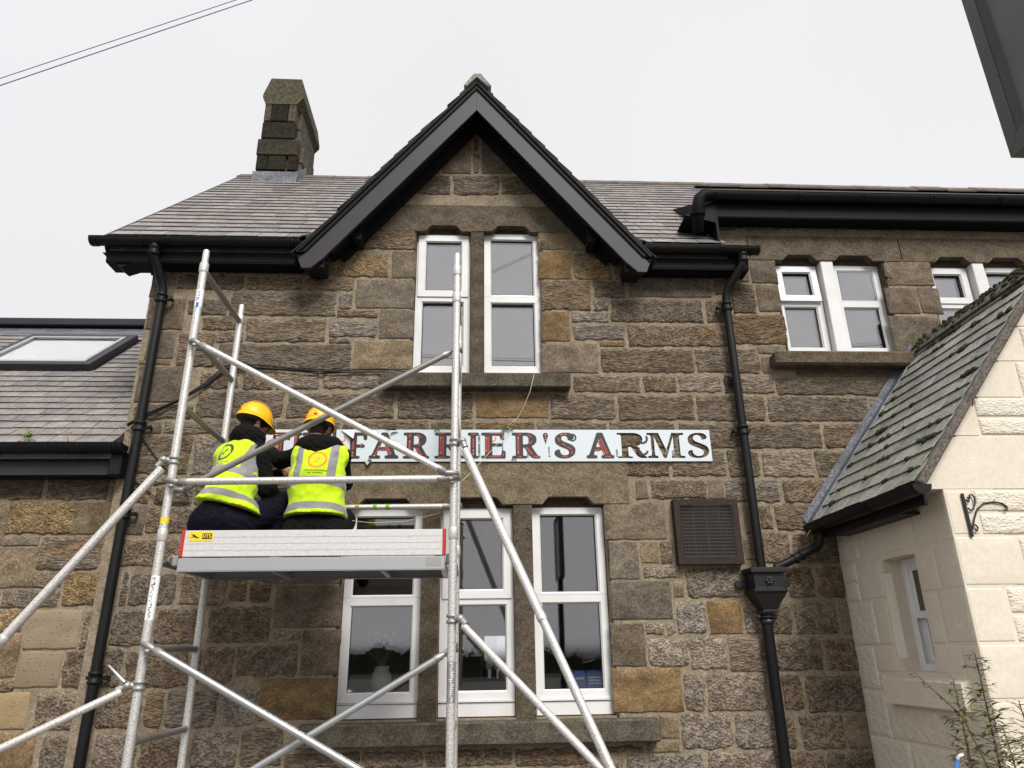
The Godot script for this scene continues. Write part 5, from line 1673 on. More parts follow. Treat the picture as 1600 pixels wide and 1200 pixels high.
# ---------------------------------------------------------------- the shop sign being fitted
func build_sign() -> void:
	rng.seed = 15
	var z := 0.022
	var g := "aluminium panels of the new sign board"
	var a := thing("sign_panel", "short white sign panel with red and black letters THE behind the fitters", "sign panel", Vector3(-1.52, 3.17, z), g)
	var b := MB.new()
	b.box(Vector3(-1.527, 3.313, z), Vector3(0.575, 0.288, 0.006), 0.001)
	put(a, "panel", b, M["sign white"])
	var c := thing("sign_panel", "long white sign panel reading FARRIER'S ARMS above the ground floor windows", "sign panel", Vector3(0.45, 3.17, z), g)
	# the last three letters are still bare cut-outs through which the stone shows
	var pm := MB.new()
	var sheet := [rect(-1.205, 3.169, 1.24, 3.457)]
	var cuts := [["R", 1.262, 1.522], ["M", 1.530, 1.862], ["S", 1.890, 2.082]]
	var edge := 1.24
	for q in cuts: # each bare letter is cut from two half cells, so that no hole closes on itself
		var outer := outline(q[0], Rect2(q[1], 3.197, q[2] - q[1], 0.232))
		var m: float = (q[1] + q[2]) / 2 - (0.07 if q[0] == "R" else 0.0)
		var right: float = q[2] + 0.003 if q[0] != "S" else 2.102
		for cell in [rect(edge, 3.169, m, 3.457), rect(m, 3.169, right, 3.457)]:
			for piece in Geometry2D.clip_polygons(cell, outer):
				sheet.append(piece)
		edge = right
	for poly in sheet:
		pm.prism(poly, Vector3(0, 0, z), Vector3.RIGHT, Vector3.UP, Vector3.BACK, -0.003, 0.003)
	put(c, "panel", pm, M["sign white"])
	for q in [ # letter, left, right, its sign, red strips as [x0, y0, x1, y1, width] in parts of the letter's box
		["T", -1.746, -1.599, a, [[0.08, 0.9, 0.9, 0.9, 0.12], [0.5, 0.08, 0.5, 0.8, 0.13]]],
		["H", -1.583, -1.414, a, [[0.2, 0.1, 0.2, 0.9, 0.13], [0.8, 0.1, 0.8, 0.9, 0.13], [0.3, 0.5, 0.7, 0.5, 0.08]]],
		["E", -1.397, -1.239, a, [[0.25, 0.1, 0.25, 0.9, 0.15], [0.35, 0.93, 0.9, 0.93, 0.08], [0.35, 0.07, 0.9, 0.07, 0.08]]],
		["F", -1.107, -0.936, c, [[0.30, 0.06, 0.30, 0.24, 0.11], [0.31, 0.34, 0.31, 0.68, 0.11], [0.31, 0.76, 0.31, 0.93, 0.11], [0.70, 0.42, 0.74, 0.58, 0.08]]],
		["A", -0.914, -0.66, c, [[0.16, 0.05, 0.36, 0.48, 0.06], [0.38, 0.34, 0.58, 0.34, 0.06], [0.58, 0.46, 0.74, 0.14, 0.12], [0.46, 0.70, 0.52, 0.86, 0.08]]],
		["R", -0.621, -0.394, c, [[0.24, 0.12, 0.24, 0.70, 0.10], [0.24, 0.78, 0.24, 0.94, 0.10], [0.52, 0.92, 0.66, 0.80, 0.08], [0.66, 0.58, 0.55, 0.48, 0.08], [0.50, 0.40, 0.72, 0.10, 0.09], [0.76, 0.06, 0.92, 0.03, 0.07]]],
		["R", -0.349, -0.087, c, [[0.20, 0.12, 0.20, 0.86, 0.07], [0.28, 0.12, 0.28, 0.86, 0.07], [0.12, 0.95, 0.36, 0.95, 0.06], [0.12, 0.04, 0.36, 0.04, 0.06], [0.55, 0.40, 0.68, 0.24, 0.10]]],
		["I", -0.06, 0.036, c, [[0.5, 0.12, 0.5, 0.34, 0.20], [0.5, 0.40, 0.5, 0.76, 0.20], [0.3, 0.93, 0.75, 0.93, 0.08]]],
		["E", 0.058, 0.271, c, [[0.20, 0.2, 0.20, 0.84, 0.08], [0.29, 0.2, 0.29, 0.84, 0.08], [0.35, 0.95, 0.9, 0.95, 0.06], [0.9, 0.82, 0.9, 0.93, 0.05], [0.3, 0.05, 0.84, 0.05, 0.06], [0.86, 0.08, 0.93, 0.2, 0.06]]],
		["R", 0.327, 0.575, c, [[0.22, 0.14, 0.22, 0.86, 0.08], [0.22, 0.92, 0.34, 0.92, 0.07], [0.22, 0.05, 0.34, 0.05, 0.07], [0.56, 0.92, 0.70, 0.80, 0.07], [0.72, 0.66, 0.60, 0.54, 0.08], [0.50, 0.42, 0.72, 0.14, 0.09], [0.74, 0.08, 0.96, 0.03, 0.07]]],
		["'", 0.600, 0.650, c, [[0.5, 0.3, 0.5, 0.86, 0.30]]],
		["S", 0.7, 0.887, c, [[0.30, 0.90, 0.60, 0.94, 0.06], [0.17, 0.80, 0.28, 0.64, 0.10], [0.36, 0.57, 0.56, 0.47, 0.09], [0.62, 0.43, 0.80, 0.34, 0.10], [0.84, 0.28, 0.82, 0.16, 0.10], [0.36, 0.05, 0.62, 0.05, 0.06]]],
		["A", 0.983, 1.228, c, [[0.44, 0.74, 0.67, 0.12, 0.075], [0.53, 0.76, 0.77, 0.14, 0.075], [0.28, 0.32, 0.50, 0.32, 0.06], [0.66, 0.06, 0.88, 0.05, 0.07]]],
	]:
		var x0: float = q[1]
		var w: float = q[2] - q[1]
		b = MB.new()
		var hh := 0.234
		var y0 := 3.196
		if q[0] == "'":
			y0 = 3.325
			hh = 0.102
			b.prism(PackedVector2Array([Vector2(x0 + w * 0.5, y0), Vector2(x0 + w * 0.86, y0 + hh * 0.55), Vector2(x0 + w, y0 + hh * 0.8), Vector2(x0 + w * 0.75, y0 + hh), Vector2(x0 + w * 0.25, y0 + hh), Vector2(x0, y0 + hh * 0.8), Vector2(x0 + w * 0.18, y0 + hh * 0.5)]), Vector3(0, 0, z + 0.0045), Vector3.RIGHT, Vector3.UP, Vector3.BACK, -0.001, 0.0015)
		else:
			for k in 4: # a heavy letter
				var dx: float = [-0.006, 0.006, 0.0, 0.0][k]
				var dy: float = [0.0, 0.0, -0.004, 0.004][k]
				text_into(b, q[0], "Droid Serif", Vector3(x0 + 0.006 + dx, y0 + 0.004 + dy, z + 0.0034 + 0.0002 * k), hh - 0.008, Basis.IDENTITY, w - 0.012, 0.0022)
		var L := put(q[3], "letter", b, M["sign black"])
		for s in q[4]:
			b = MB.new()
			b.bar(Vector3(x0 + s[0] * w, y0 + s[1] * hh, z + 0.0075), Vector3(x0 + s[2] * w, y0 + s[3] * hh, z + 0.0075), maxf(s[4] * w * 0.85, 0.012), 0.003, Vector3.BACK, 0.0008)
			put(L, "red_strip", b, M["sign red"])
		b = MB.new()
		var s0: Array = q[4][0]
		for f in [0.12, 0.88]:
			b.ball(Vector3(x0 + lerpf(s0[0], s0[2], f) * w, y0 + lerpf(s0[1], s0[3], f) * hh, z + 0.0095), Vector3(0.0055, 0.0055, 0.0025), Basis.IDENTITY, 8, 4)
		put(L, "screw", b, M["brass"])
	# the film's own print and torn flaps
	var up := Basis(Vector3.UP, Vector3.LEFT, Vector3.BACK)
	text(c, "film_print", "ALUMINUM COMPO", "Droid Sans", Vector3(0.050, 3.205, z + 0.0035), 0.021, "print black", up, 0.205, 0.001)
	text(c, "film_print", "w.cgpanels", "Droid Sans", Vector3(0.255, 3.21, z + 0.0035), 0.021, "print black", up, 0.13, 0.001)
	text(c, "film_print", "PANELS", "Droid Sans", Vector3(0.475, 3.205, z + 0.0035), 0.019, "print black", up, 0.085, 0.001)
	text(c, "film_print", "p.com", "Droid Sans", Vector3(0.665, 3.21, z + 0.0035), 0.019, "print black", up, 0.09, 0.001)
	text(c, "film_print", "com", "Droid Sans", Vector3(1.262, 3.21, z + 0.0035), 0.017, "print black", up, 0.065, 0.001)
	text(c, "film_print", "PANELS", "Droid Sans", Vector3(1.762, 3.20, z + 0.0035), 0.017, "print black", up, 0.07, 0.001)
	var ring := func(cx: float, cy: float, r: float, a0: float, a1: float, m: String) -> void:
		var k := MB.new()
		for i in 18:
			var t0 := lerpf(a0, a1, i / 18.0)
			var t1 := lerpf(a0, a1, (i + 1) / 18.0)
			var zz := Vector3(cx, cy, z + 0.0042)
			k.quad(zz + Vector3(cos(t0), sin(t0), 0) * r * 0.62, zz + Vector3(cos(t0), sin(t0), 0) * r, zz + Vector3(cos(t1), sin(t1), 0) * r, zz + Vector3(cos(t1), sin(t1), 0) * r * 0.62)
		put(c, "film_print", k, M[m])
	ring.call(-1.155, 3.375, 0.036, PI * 1.1, PI * 2.3, "print orange")
	ring.call(-1.155, 3.300, 0.036, PI * 0.8, PI * 2.2, "print black")
	ring.call(-1.155, 3.240, 0.036, PI * 0.8, PI * 2.2, "print black")
	ring.call(0.865, 3.385, 0.036, 0, TAU, "print black")
	ring.call(1.490, 3.375, 0.050, PI * 1.05, PI * 2.2, "print black")
	ring.call(1.488, 3.270, 0.050, PI * 0.8, PI * 1.95, "print black")
	ring.call(0.160, 3.375, 0.030, PI * 1.1, PI * 2.2, "print orange")
	for q in [[[-1.17, 3.452, 0.005], [-1.04, 3.452, 0.02], [-1.05, 3.36, 0.045], "sign white"], [[-1.165, 3.452, 0.006], [-1.05, 3.36, 0.05], [-1.06, 3.345, 0.025], "cable black"], [[-0.72, 3.452, 0.0], [-0.74, 3.425, 0.03], [-0.66, 3.44, 0.012], "sign white"], [[-0.80, 3.45, 0.004], [-0.68, 3.45, 0.004], [-0.70, 3.462, 0.02], "cable black"], [[-0.95, 3.175, 0.004], [-0.89, 3.178, 0.004], [-0.92, 3.13, 0.03], "cast alloy"], [[-0.92, 3.19, 0.006], [-0.885, 3.185, 0.006], [-0.895, 3.14, 0.03], "cable black"]]:
		b = MB.new()
		var pts := []
		for i in 3:
			pts.append(Vector3(q[i][0], q[i][1], z + 0.004 + q[i][2]))
		b.tri(pts[0], pts[1], pts[2])
		b.tri(pts[0] + Vector3(0, 0, -0.001), pts[2] + Vector3(0, 0, -0.001), pts[1] + Vector3(0, 0, -0.001))
		put(c, "film_flap", b, M[q[3]])
	for q in [[0.275, 3.455, 0.05], [0.31, 3.462, 0.045], [0.345, 3.19, 0.03], [-0.33, 3.455, 0.035]]: # scraps of green tape
		b = MB.new()
		for k in 3:
			leaf(b, Vector3(q[0], q[1], z + 0.008), Vector3(cos(k * 1.6 + q[0] * 9), sin(k * 1.3 + 0.3) * 0.5, 0.5).normalized(), q[2], q[2] * 0.8)
		put(c, "tape_scrap", b, M["tape green"])
	# twine hanging over the sign from the window
	var tw := thing("twine", "pale twine hanging from the upper window sill across the sign to the tower", "twine", Vector3(0.533, 3.95, 0.10))
	b = MB.new()
	b.tube([Vector3(0.533, 3.985, 0.0), Vector3(0.533, 3.955, 0.125), Vector3(0.49, 3.78, 0.13), Vector3(0.43, 3.64, 0.10), Vector3(0.375, 3.544, 0.08), Vector3(0.30, 3.49, 0.07), Vector3(0.292, 3.47, 0.07), Vector3(0.315, 3.455, 0.07), Vector3(0.24, 3.36, 0.07), Vector3(0.07, 3.17, 0.075), Vector3(-0.02, 3.05, 0.15), Vector3(-0.10, 2.93, 0.32)], 0.0022, 6)
	b.tube([Vector3(-0.12, 2.72, 0.36), Vector3(-0.30, 2.66, 0.33), Vector3(-0.55, 2.60, 0.34), Vector3(-0.80, 2.58, 0.38), Vector3(-1.0, 2.585, 0.5)], 0.0022, 6)
	put(tw, "cord", b, M["twine"])

func outline(ch: String, box: Rect2) -> PackedVector2Array: # the outer edge of a glyph, fitted to a box
	var tm := text_mesh(ch, "Droid Serif", 0.0)
	var best := PackedVector2Array()
	var tris := []
	for k in tm.get_surface_count():
		var ar := tm.surface_get_arrays(k)
		var v: PackedVector3Array = ar[Mesh.ARRAY_VERTEX]
		var ix: PackedInt32Array = ar[Mesh.ARRAY_INDEX] if ar[Mesh.ARRAY_INDEX] != null else PackedInt32Array(range(v.size()))
		for i in range(0, ix.size() / 3 * 3, 3):
			var t := PackedVector2Array()
			for q in 3:
				var a := v[ix[i + q]]
				t.append(Vector2(a.x, a.y))
			tris.append(t)
	var edges := {}
	for t in tris:
		for q in 3:
			var a: Vector2 = t[q].snapped(Vector2(0.0001, 0.0001))
			var c: Vector2 = t[(q + 1) % 3].snapped(Vector2(0.0001, 0.0001))
			if edges.has([c, a]):
				edges.erase([c, a])
			else:
				edges[[a, c]] = true
	var next := {}
	for e in edges:
		next[e[0]] = e[1]
	var used := {}
	for s0 in next:
		if used.has(s0):
			continue
		var loop := PackedVector2Array()
		var at: Vector2 = s0
		while next.has(at) and not used.has(at):
			used[at] = true
			loop.append(at)
			at = next[at]
		if loop.size() > best.size():
			best = loop
	var lo := best[0]
	var hi := best[0]
	for a in best:
		lo = lo.min(a)
		hi = hi.max(a)
	var out := PackedVector2Array()
	for a in best:
		out.append(box.position + (a - lo) / (hi - lo) * box.size)
	if Geometry2D.is_polygon_clockwise(out):
		out.reverse()
	return out

# ---------------------------------------------------------------- people
class Flesh: # a body as smoothly joined tapered bones, meshed with surface nets
	var bones := [] # [a, b, ra, rb, colour]
	var k := 0.016
	var cuts: Callable
	var wrinkle: FastNoiseLite
	var wr := 0.0
	func add(a: Vector3, b: Vector3, ra: float, rb: float, c := Color.WHITE) -> void:
		bones.append([a, b, ra, rb, c])
	func chain(p: Array, r: Array, c: Color) -> void:
		for i in p.size() - 1:
			add(p[i], p[i + 1], r[i], r[i + 1], c)
	func into(mb: MB, cell: float, uvf: Callable) -> void:
		var lo := Vector3(1e9, 1e9, 1e9)
		var hi := -lo
		for q in bones:
			var r := maxf(q[2], q[3]) + cell * 3 + k * 2
			lo = lo.min(q[0] - Vector3.ONE * r).min(q[1] - Vector3.ONE * r)
			hi = hi.max(q[0] + Vector3.ONE * r).max(q[1] + Vector3.ONE * r)
		var nx := int((hi.x - lo.x) / cell) + 2
		var ny := int((hi.y - lo.y) / cell) + 2
		var nz := int((hi.z - lo.z) / cell) + 2
		var acc := PackedFloat32Array()
		var best := PackedFloat32Array()
		var who := PackedByteArray()
		acc.resize(nx * ny * nz)
		best.resize(nx * ny * nz)
		who.resize(nx * ny * nz)
		best.fill(1e9)
		for bi in bones.size():
			var q: Array = bones[bi]
			var a: Vector3 = q[0]
			var ba: Vector3 = q[1] - a
			var ll := maxf(ba.length_squared(), 1e-9)
			var ra: float = q[2]
			var rb: float = q[3]
			var m := maxf(ra, rb) + cell * 2.2 + k * 2.5
			var l2: Vector3 = ((a.min(q[1]) - Vector3.ONE * m - lo) / cell).floor()
			var h2: Vector3 = ((a.max(q[1]) + Vector3.ONE * m - lo) / cell).ceil()
			for z in range(maxi(int(l2.z), 0), mini(int(h2.z), nz - 1) + 1):
				for y in range(maxi(int(l2.y), 0), mini(int(h2.y), ny - 1) + 1):
					var at := (z * ny + y) * nx
					var pa := lo + Vector3(0, y, z) * cell - a
					for x in range(maxi(int(l2.x), 0), mini(int(h2.x), nx - 1) + 1):
						var w := pa + Vector3(x * cell, 0, 0)
						var t := clampf(w.dot(ba) / ll, 0.0, 1.0)
						var d := (w - ba * t).length() - lerpf(ra, rb, t)
						if d < k * 6.0:
							acc[at + x] += exp(-d / k)
						if d < best[at + x]:
							best[at + x] = d
							who[at + x] = bi
		var f := PackedFloat32Array()
		f.resize(acc.size())
		for i in acc.size():
			f[i] = -k * log(acc[i]) if acc[i] > 1e-20 else 1.0
		var cutting := cuts.is_valid()
		if cutting or wr > 0.0:
			for i in f.size():
				if absf(f[i]) < 0.25:
					var x := i % nx
					var y := (i / nx) % ny
					var z := i / (nx * ny)
					var p := lo + Vector3(x, y, z) * cell
					if wr > 0.0:
						f[i] += wr * wrinkle.get_noise_3dv(p)
					if cutting:
						f[i] = maxf(f[i], cuts.call(p))
		var vid := PackedInt32Array()
		vid.resize(f.size())
		vid.fill(-1)
		var pos := PackedVector3Array()
		var cl := PackedColorArray()
		var sx := [0, 1, nx, nx + 1, nx * ny, nx * ny + 1, nx * ny + nx, nx * ny + nx + 1]
		var cor := [Vector3(0, 0, 0), Vector3(1, 0, 0), Vector3(0, 1, 0), Vector3(1, 1, 0), Vector3(0, 0, 1), Vector3(1, 0, 1), Vector3(0, 1, 1), Vector3(1, 1, 1)]
		var eds := [[0, 1], [2, 3], [4, 5], [6, 7], [0, 2], [1, 3], [4, 6], [5, 7], [0, 4], [1, 5], [2, 6], [3, 7]]
		for z in nz - 1:
			for y in ny - 1:
				var row := (z * ny + y) * nx
				for x in nx - 1:
					var i := row + x
					var n := 0
					for c in 8:
						if f[i + sx[c]] < 0.0: n += 1
					if n == 0 or n == 8:
						continue
					var s := Vector3.ZERO
					var cnt := 0
					for e in eds:
						var fa := f[i + sx[e[0]]]
						var fb := f[i + sx[e[1]]]
						if (fa < 0.0) != (fb < 0.0):
							s += (cor[e[0]] as Vector3).lerp(cor[e[1]], fa / (fa - fb))
							cnt += 1
					vid[i] = pos.size()
					pos.append(lo + (Vector3(x, y, z) + s / cnt) * cell)
					cl.append(bones[who[i]][4])
		var was := mb.smooth
		mb.smooth = 1
		var st := [1, nx, nx * ny]
		for z in range(1, nz - 1):
			for y in range(1, ny - 1):
				for x in range(1, nx - 1):
					var i := (z * ny + y) * nx + x
					var ins := f[i] < 0.0
					for ax in 3:
						if ins == (f[i + st[ax]] < 0.0):
							continue
						var u: int = st[(ax + 1) % 3]
						var w: int = st[(ax + 2) % 3]
						var q := [vid[i - u - w], vid[i - w], vid[i], vid[i - u]]
						if q[0] < 0 or q[1] < 0 or q[2] < 0 or q[3] < 0:
							continue
						if not ins:
							q.reverse()
						for tr in [[0, 2, 1], [0, 3, 2]]:
							for c in tr:
								mb.cur = cl[q[c]]
								mb.v(pos[q[c]], uvf.call(pos[q[c]]))
		mb.smooth = was

func add_hand(fl: Flesh, wrist: Vector3, d: Vector3, palm_n: Vector3, thumb_s: float, c: Color, curl := 0.35) -> void:
	# d: along the hand, palm_n: out of the palm, thumb_s: which side the thumb leaves
	d = d.normalized()
	var sd := d.cross(palm_n).normalized()
	var n := sd.cross(d).normalized()
	fl.add(wrist, wrist + d * 0.03, 0.026, 0.026, c)
	for i in 4:
		var off := (i - 1.5) * 0.019
		fl.add(wrist + d * 0.02 + sd * off * 0.7, wrist + d * 0.085 + sd * off, 0.015, 0.012, c)
	for i in 4:
		var off := (i - 1.5) * 0.020
		var l: float = [0.066, 0.080, 0.085, 0.074][i] if thumb_s < 0 else [0.074, 0.085, 0.080, 0.066][i]
		var p := wrist + d * 0.088 + sd * off
		var dir := d
		for j in 3:
			dir = (dir + n * curl * (0.6 + 0.3 * j)).normalized()
			var q: Vector3 = p + dir * l * [0.46, 0.30, 0.24][j]
			fl.add(p, q, 0.0095 - 0.001 * j, 0.0088 - 0.001 * j, c)
			p = q
	var tp := wrist + d * 0.03 + sd * thumb_s * 0.03
	var t1 := tp + (d * 0.6 + sd * thumb_s * 0.8 + n * 0.25).normalized() * 0.042
	var t2 := t1 + (d * 0.85 + sd * thumb_s * 0.3 + n * 0.35).normalized() * 0.030
	fl.add(tp, t1, 0.015, 0.011, c)
	fl.add(t1, t2, 0.0105, 0.009, c)

func add_head(fl: Flesh, c: Vector3, f: Vector3, up: Vector3, skin: Color, hair: Color) -> void: # c: middle of the skull, f: where the face looks
	f = f.normalized()
	var r := f.cross(up).normalized()
	up = r.cross(f).normalized()
	fl.add(c + f * 0.025 + up * 0.02, c - f * 0.03 + up * 0.025, 0.076, 0.078, hair)
	fl.add(c + f * 0.045 - up * 0.01, c + f * 0.05 - up * 0.055, 0.058, 0.045, skin)
	fl.add(c + f * 0.055 - up * 0.085, c + f * 0.06 - up * 0.09, 0.034, 0.028, skin) # chin
	for s in [-1.0, 1.0]:
		fl.add(c + f * 0.005 - up * 0.055 + r * s * 0.045, c + f * 0.05 - up * 0.085 + r * s * 0.018, 0.026, 0.022, skin) # jaw
		fl.add(c - up * 0.005 + r * s * 0.077 - f * 0.012, c - up * 0.045 + r * s * 0.073, 0.013, 0.009, skin) # ear
		fl.add(c - up * 0.012 + r * s * 0.083 - f * 0.022, c - up * 0.03 + r * s * 0.081 - f * 0.018, 0.008, 0.007, skin)
		fl.add(c + f * 0.088 + up * 0.022 + r * s * 0.02, c + f * 0.080 + up * 0.020 + r * s * 0.045, 0.012, 0.011, skin) # brow
		fl.add(c + f * 0.078 - up * 0.025 + r * s * 0.036, c + f * 0.074 - up * 0.03 + r * s * 0.044, 0.018, 0.016, skin) # cheek
		fl.add(c + f * 0.092 + up * 0.002 + r * s * 0.030, c + f * 0.093 + up * 0.002 + r * s * 0.031, 0.0095, 0.0095, Color(0.75, 0.72, 0.70)) # eye
	fl.add(c + f * 0.098 + up * 0.008, c + f * 0.118 - up * 0.032, 0.010, 0.013, skin) # nose
	fl.add(c + f * 0.101 - up * 0.062 + r * 0.016, c + f * 0.101 - up * 0.062 - r * 0.016, 0.008, 0.008, Color(skin.r * 0.8, skin.g * 0.55, skin.b * 0.55))
	fl.add(c - f * 0.04 - up * 0.035, c - f * 0.03 - up * 0.07, 0.060, 0.052, hair)
	fl.add(c - f * 0.01 - up * 0.06, c - f * 0.025 - up * 0.14, 0.052, 0.056, skin) # neck

func helmet(parent: Node, c: Vector3, f: Vector3, up: Vector3) -> void:
	f = f.normalized()
	var r := f.cross(up).normalized()
	up = r.cross(f).normalized()
	var B := Basis(r, up, -f)
	var b := MB.new()
	b.smooth = 1
	var rings := 12
	var seg := 36
	var P := []
	for j in rings + 1:
		var a := float(j) / rings * PI / 2
		for i in seg:
			var t := TAU * i / seg
			var x := cos(t)
			var z := sin(t)
			var rr := cos(a)
			var y := sin(a)
			var crest := 0.006 * exp(-pow(x * rr / 0.16, 2.0)) * y + 0.003 * exp(-pow((absf(x * rr) - 0.42) / 0.07, 2.0)) * y
			P.append(c + B * (Vector3(x * 0.111 * rr, y * 0.134, z * 0.137 * rr) * (1.0 + crest * 6.0)))
	for j in rings:
		for i in seg:
			var i2 := (i + 1) % seg
			b.quadout(P[j * seg + i], P[j * seg + i2], P[(j + 1) * seg + i2], P[(j + 1) * seg + i], P[j * seg + i] - c + up * 0.02)
	# rim: a skirt that dips at the nape and a peak over the brow
	var Q := []
	for k in 4:
		for i in seg:
			var t := TAU * i / seg
			var x := cos(t)
			var z := sin(t)
			var peak := smoothstep(0.35, 1.0, -z)
			var nape := smoothstep(0.2, 1.0, z)
			var grow: float = [0.0, 0.006, 0.010, 0.004][k]
			var drop: float = [0.0, -0.012, -0.030 - 0.012 * nape, -0.032 - 0.012 * nape][k]
			Q.append(c + B * Vector3(x * (0.111 + grow), drop * (1.0 - 0.35 * peak), z * (0.137 + grow) - peak * [0.0, 0.016, 0.050, 0.046][k]))
	for k in 3:
		for i in seg:
			var i2 := (i + 1) % seg
			b.quadout(Q[k * seg + i], Q[k * seg + i2], Q[(k + 1) * seg + i2], Q[(k + 1) * seg + i], (Q[k * seg + i] - c) * (1.0 if k < 2 else -1.0))
	var h := put(parent, "helmet", b, M["helmet yellow"])
	b = MB.new()
	for k in 2: # ridges along the shell and the groove above the rim
		var pts := []
		for i in 13:
			var a := lerpf(0.22, PI - 0.22, i / 12.0)
			pts.append(c + B * Vector3((0.035 if k else -0.035) * (0.6 + 0.4 * sin(a)), sin(a) * 0.1385, cos(a) * 0.139))
		b.tube(pts, 0.0022, 5)
	var rim := []
	for i in seg + 1:
		var t := TAU * i / seg
		rim.append(c + B * Vector3(cos(t) * 0.1155, -0.008, sin(t) * 0.1415))
	b.tube(rim, 0.003, 5)
	put(h, "shell_rib", b, M["helmet yellow"])
	b = MB.new()
	b.ball(c + B * Vector3(-0.018, 0.008, 0.1395), Vector3(0.017, 0.008, 0.004), B, 10, 5)
	put(h, "badge", b, M["red plastic"])
	b = MB.new()
	b.ball(c + B * Vector3(0, -0.035, 0.03), Vector3(0.098, 0.03, 0.112), B, 16, 6)
	put(h, "headband", b, M["print black"])

func vest_image(ring: Color, rx: float, ry: float) -> ImageTexture:
	var W := 256
	var H := 320
	var im := Image.create(W, H, false, Image.FORMAT_RGB8)
	var base := lin(0.56, 0.78, 0.012)
	var grey_ := lin(0.26, 0.255, 0.26)
	im.fill(base)
	for q in [[0, 150, 256, 26], [0, 236, 256, 26], [58, 0, 26, 150], [172, 0, 26, 150]]:
		im.fill_rect(Rect2i(q[0], q[1], q[2], q[3]), grey_)
	var c := Vector2(rx, ry)
	for y in range(int(ry) - 34, int(ry) + 35):
		for x in range(int(rx) - 34, int(rx) + 35):
			if x < 0 or y < 0 or x >= W or y >= H:
				continue
			var d := Vector2(x, y).distance_to(c)
			if d < 34 and d > 25:
				im.set_pixel(x, y, ring)
	for tri_ in [[Vector2(-14, 9), Vector2(3, -2), Vector2(-2, 5)], [Vector2(14, -9), Vector2(-3, 2), Vector2(2, -5)], [Vector2(-2, -8), Vector2(13, -12), Vector2(3, 2)], [Vector2(2, 8), Vector2(-13, 12), Vector2(-3, -2)]]:
		for y in range(-14, 15):
			for x in range(-16, 17):
				if Geometry2D.is_point_in_polygon(Vector2(x, y), PackedVector2Array(tri_)):
					im.set_pixel(int(rx) + x, int(ry) + y, ring)
	rng.seed = 3
	for line in 2: # a line or two of small faded lettering
		var x := int(rx) - 38 + line * 14
		while x < rx + 34 - line * 12:
			var w := rng.randi_range(3, 6)
			im.fill_rect(Rect2i(x, int(ry) + 42 + line * 9, w, 5), lin(0.05, 0.06, 0.02))
			im.fill_rect(Rect2i(x + 1, int(ry) + 43 + line * 9, maxi(w - 3, 1), 2), base)
			x += w + 2 + (5 if rng.randf() < 0.2 else 0)
	return ImageTexture.create_from_image(im)

func dress(parent: Node, bones: Array, k: float, o: Vector3, X: Vector3, Y: Vector3, hem: Array, holes: Array, pic: Texture2D, sd: int) -> void:
	# the hi-vis vest: the torso a little larger, cut at the hem, the neck and the arm holes
	var fl := Flesh.new()
	fl.k = k
	for q in bones:
		fl.add(q[0], q[1], q[2], q[3])
	fl.wrinkle = noise(sd, 7.0, FastNoiseLite.TYPE_SIMPLEX_SMOOTH, 3)
	fl.wr = 0.016
	fl.cuts = func(p: Vector3) -> float:
		var d := -1.0
		for h in hem:
			d = maxf(d, (p - h[0]).dot(h[1]))
		for h in holes:
			var ba: Vector3 = h[1] - h[0]
			var t := clampf((p - h[0]).dot(ba) / ba.length_squared(), 0, 1)
			d = maxf(d, h[2] - (p - h[0] - ba * t).length())
		return d
	var b := MB.new()
	fl.into(b, 0.0105, func(p: Vector3) -> Vector2: return Vector2((p - o).dot(X) / 0.56 + 0.5, 0.5 - (p - o).dot(Y) / 0.70))
	var m := mat("hi vis " + str(sd), Color.WHITE, 0.75, 0, 0.35)
	m.albedo_texture = pic
	m.rim_enabled = true
	m.rim = 0.3
	put(parent, "vest", b, m)

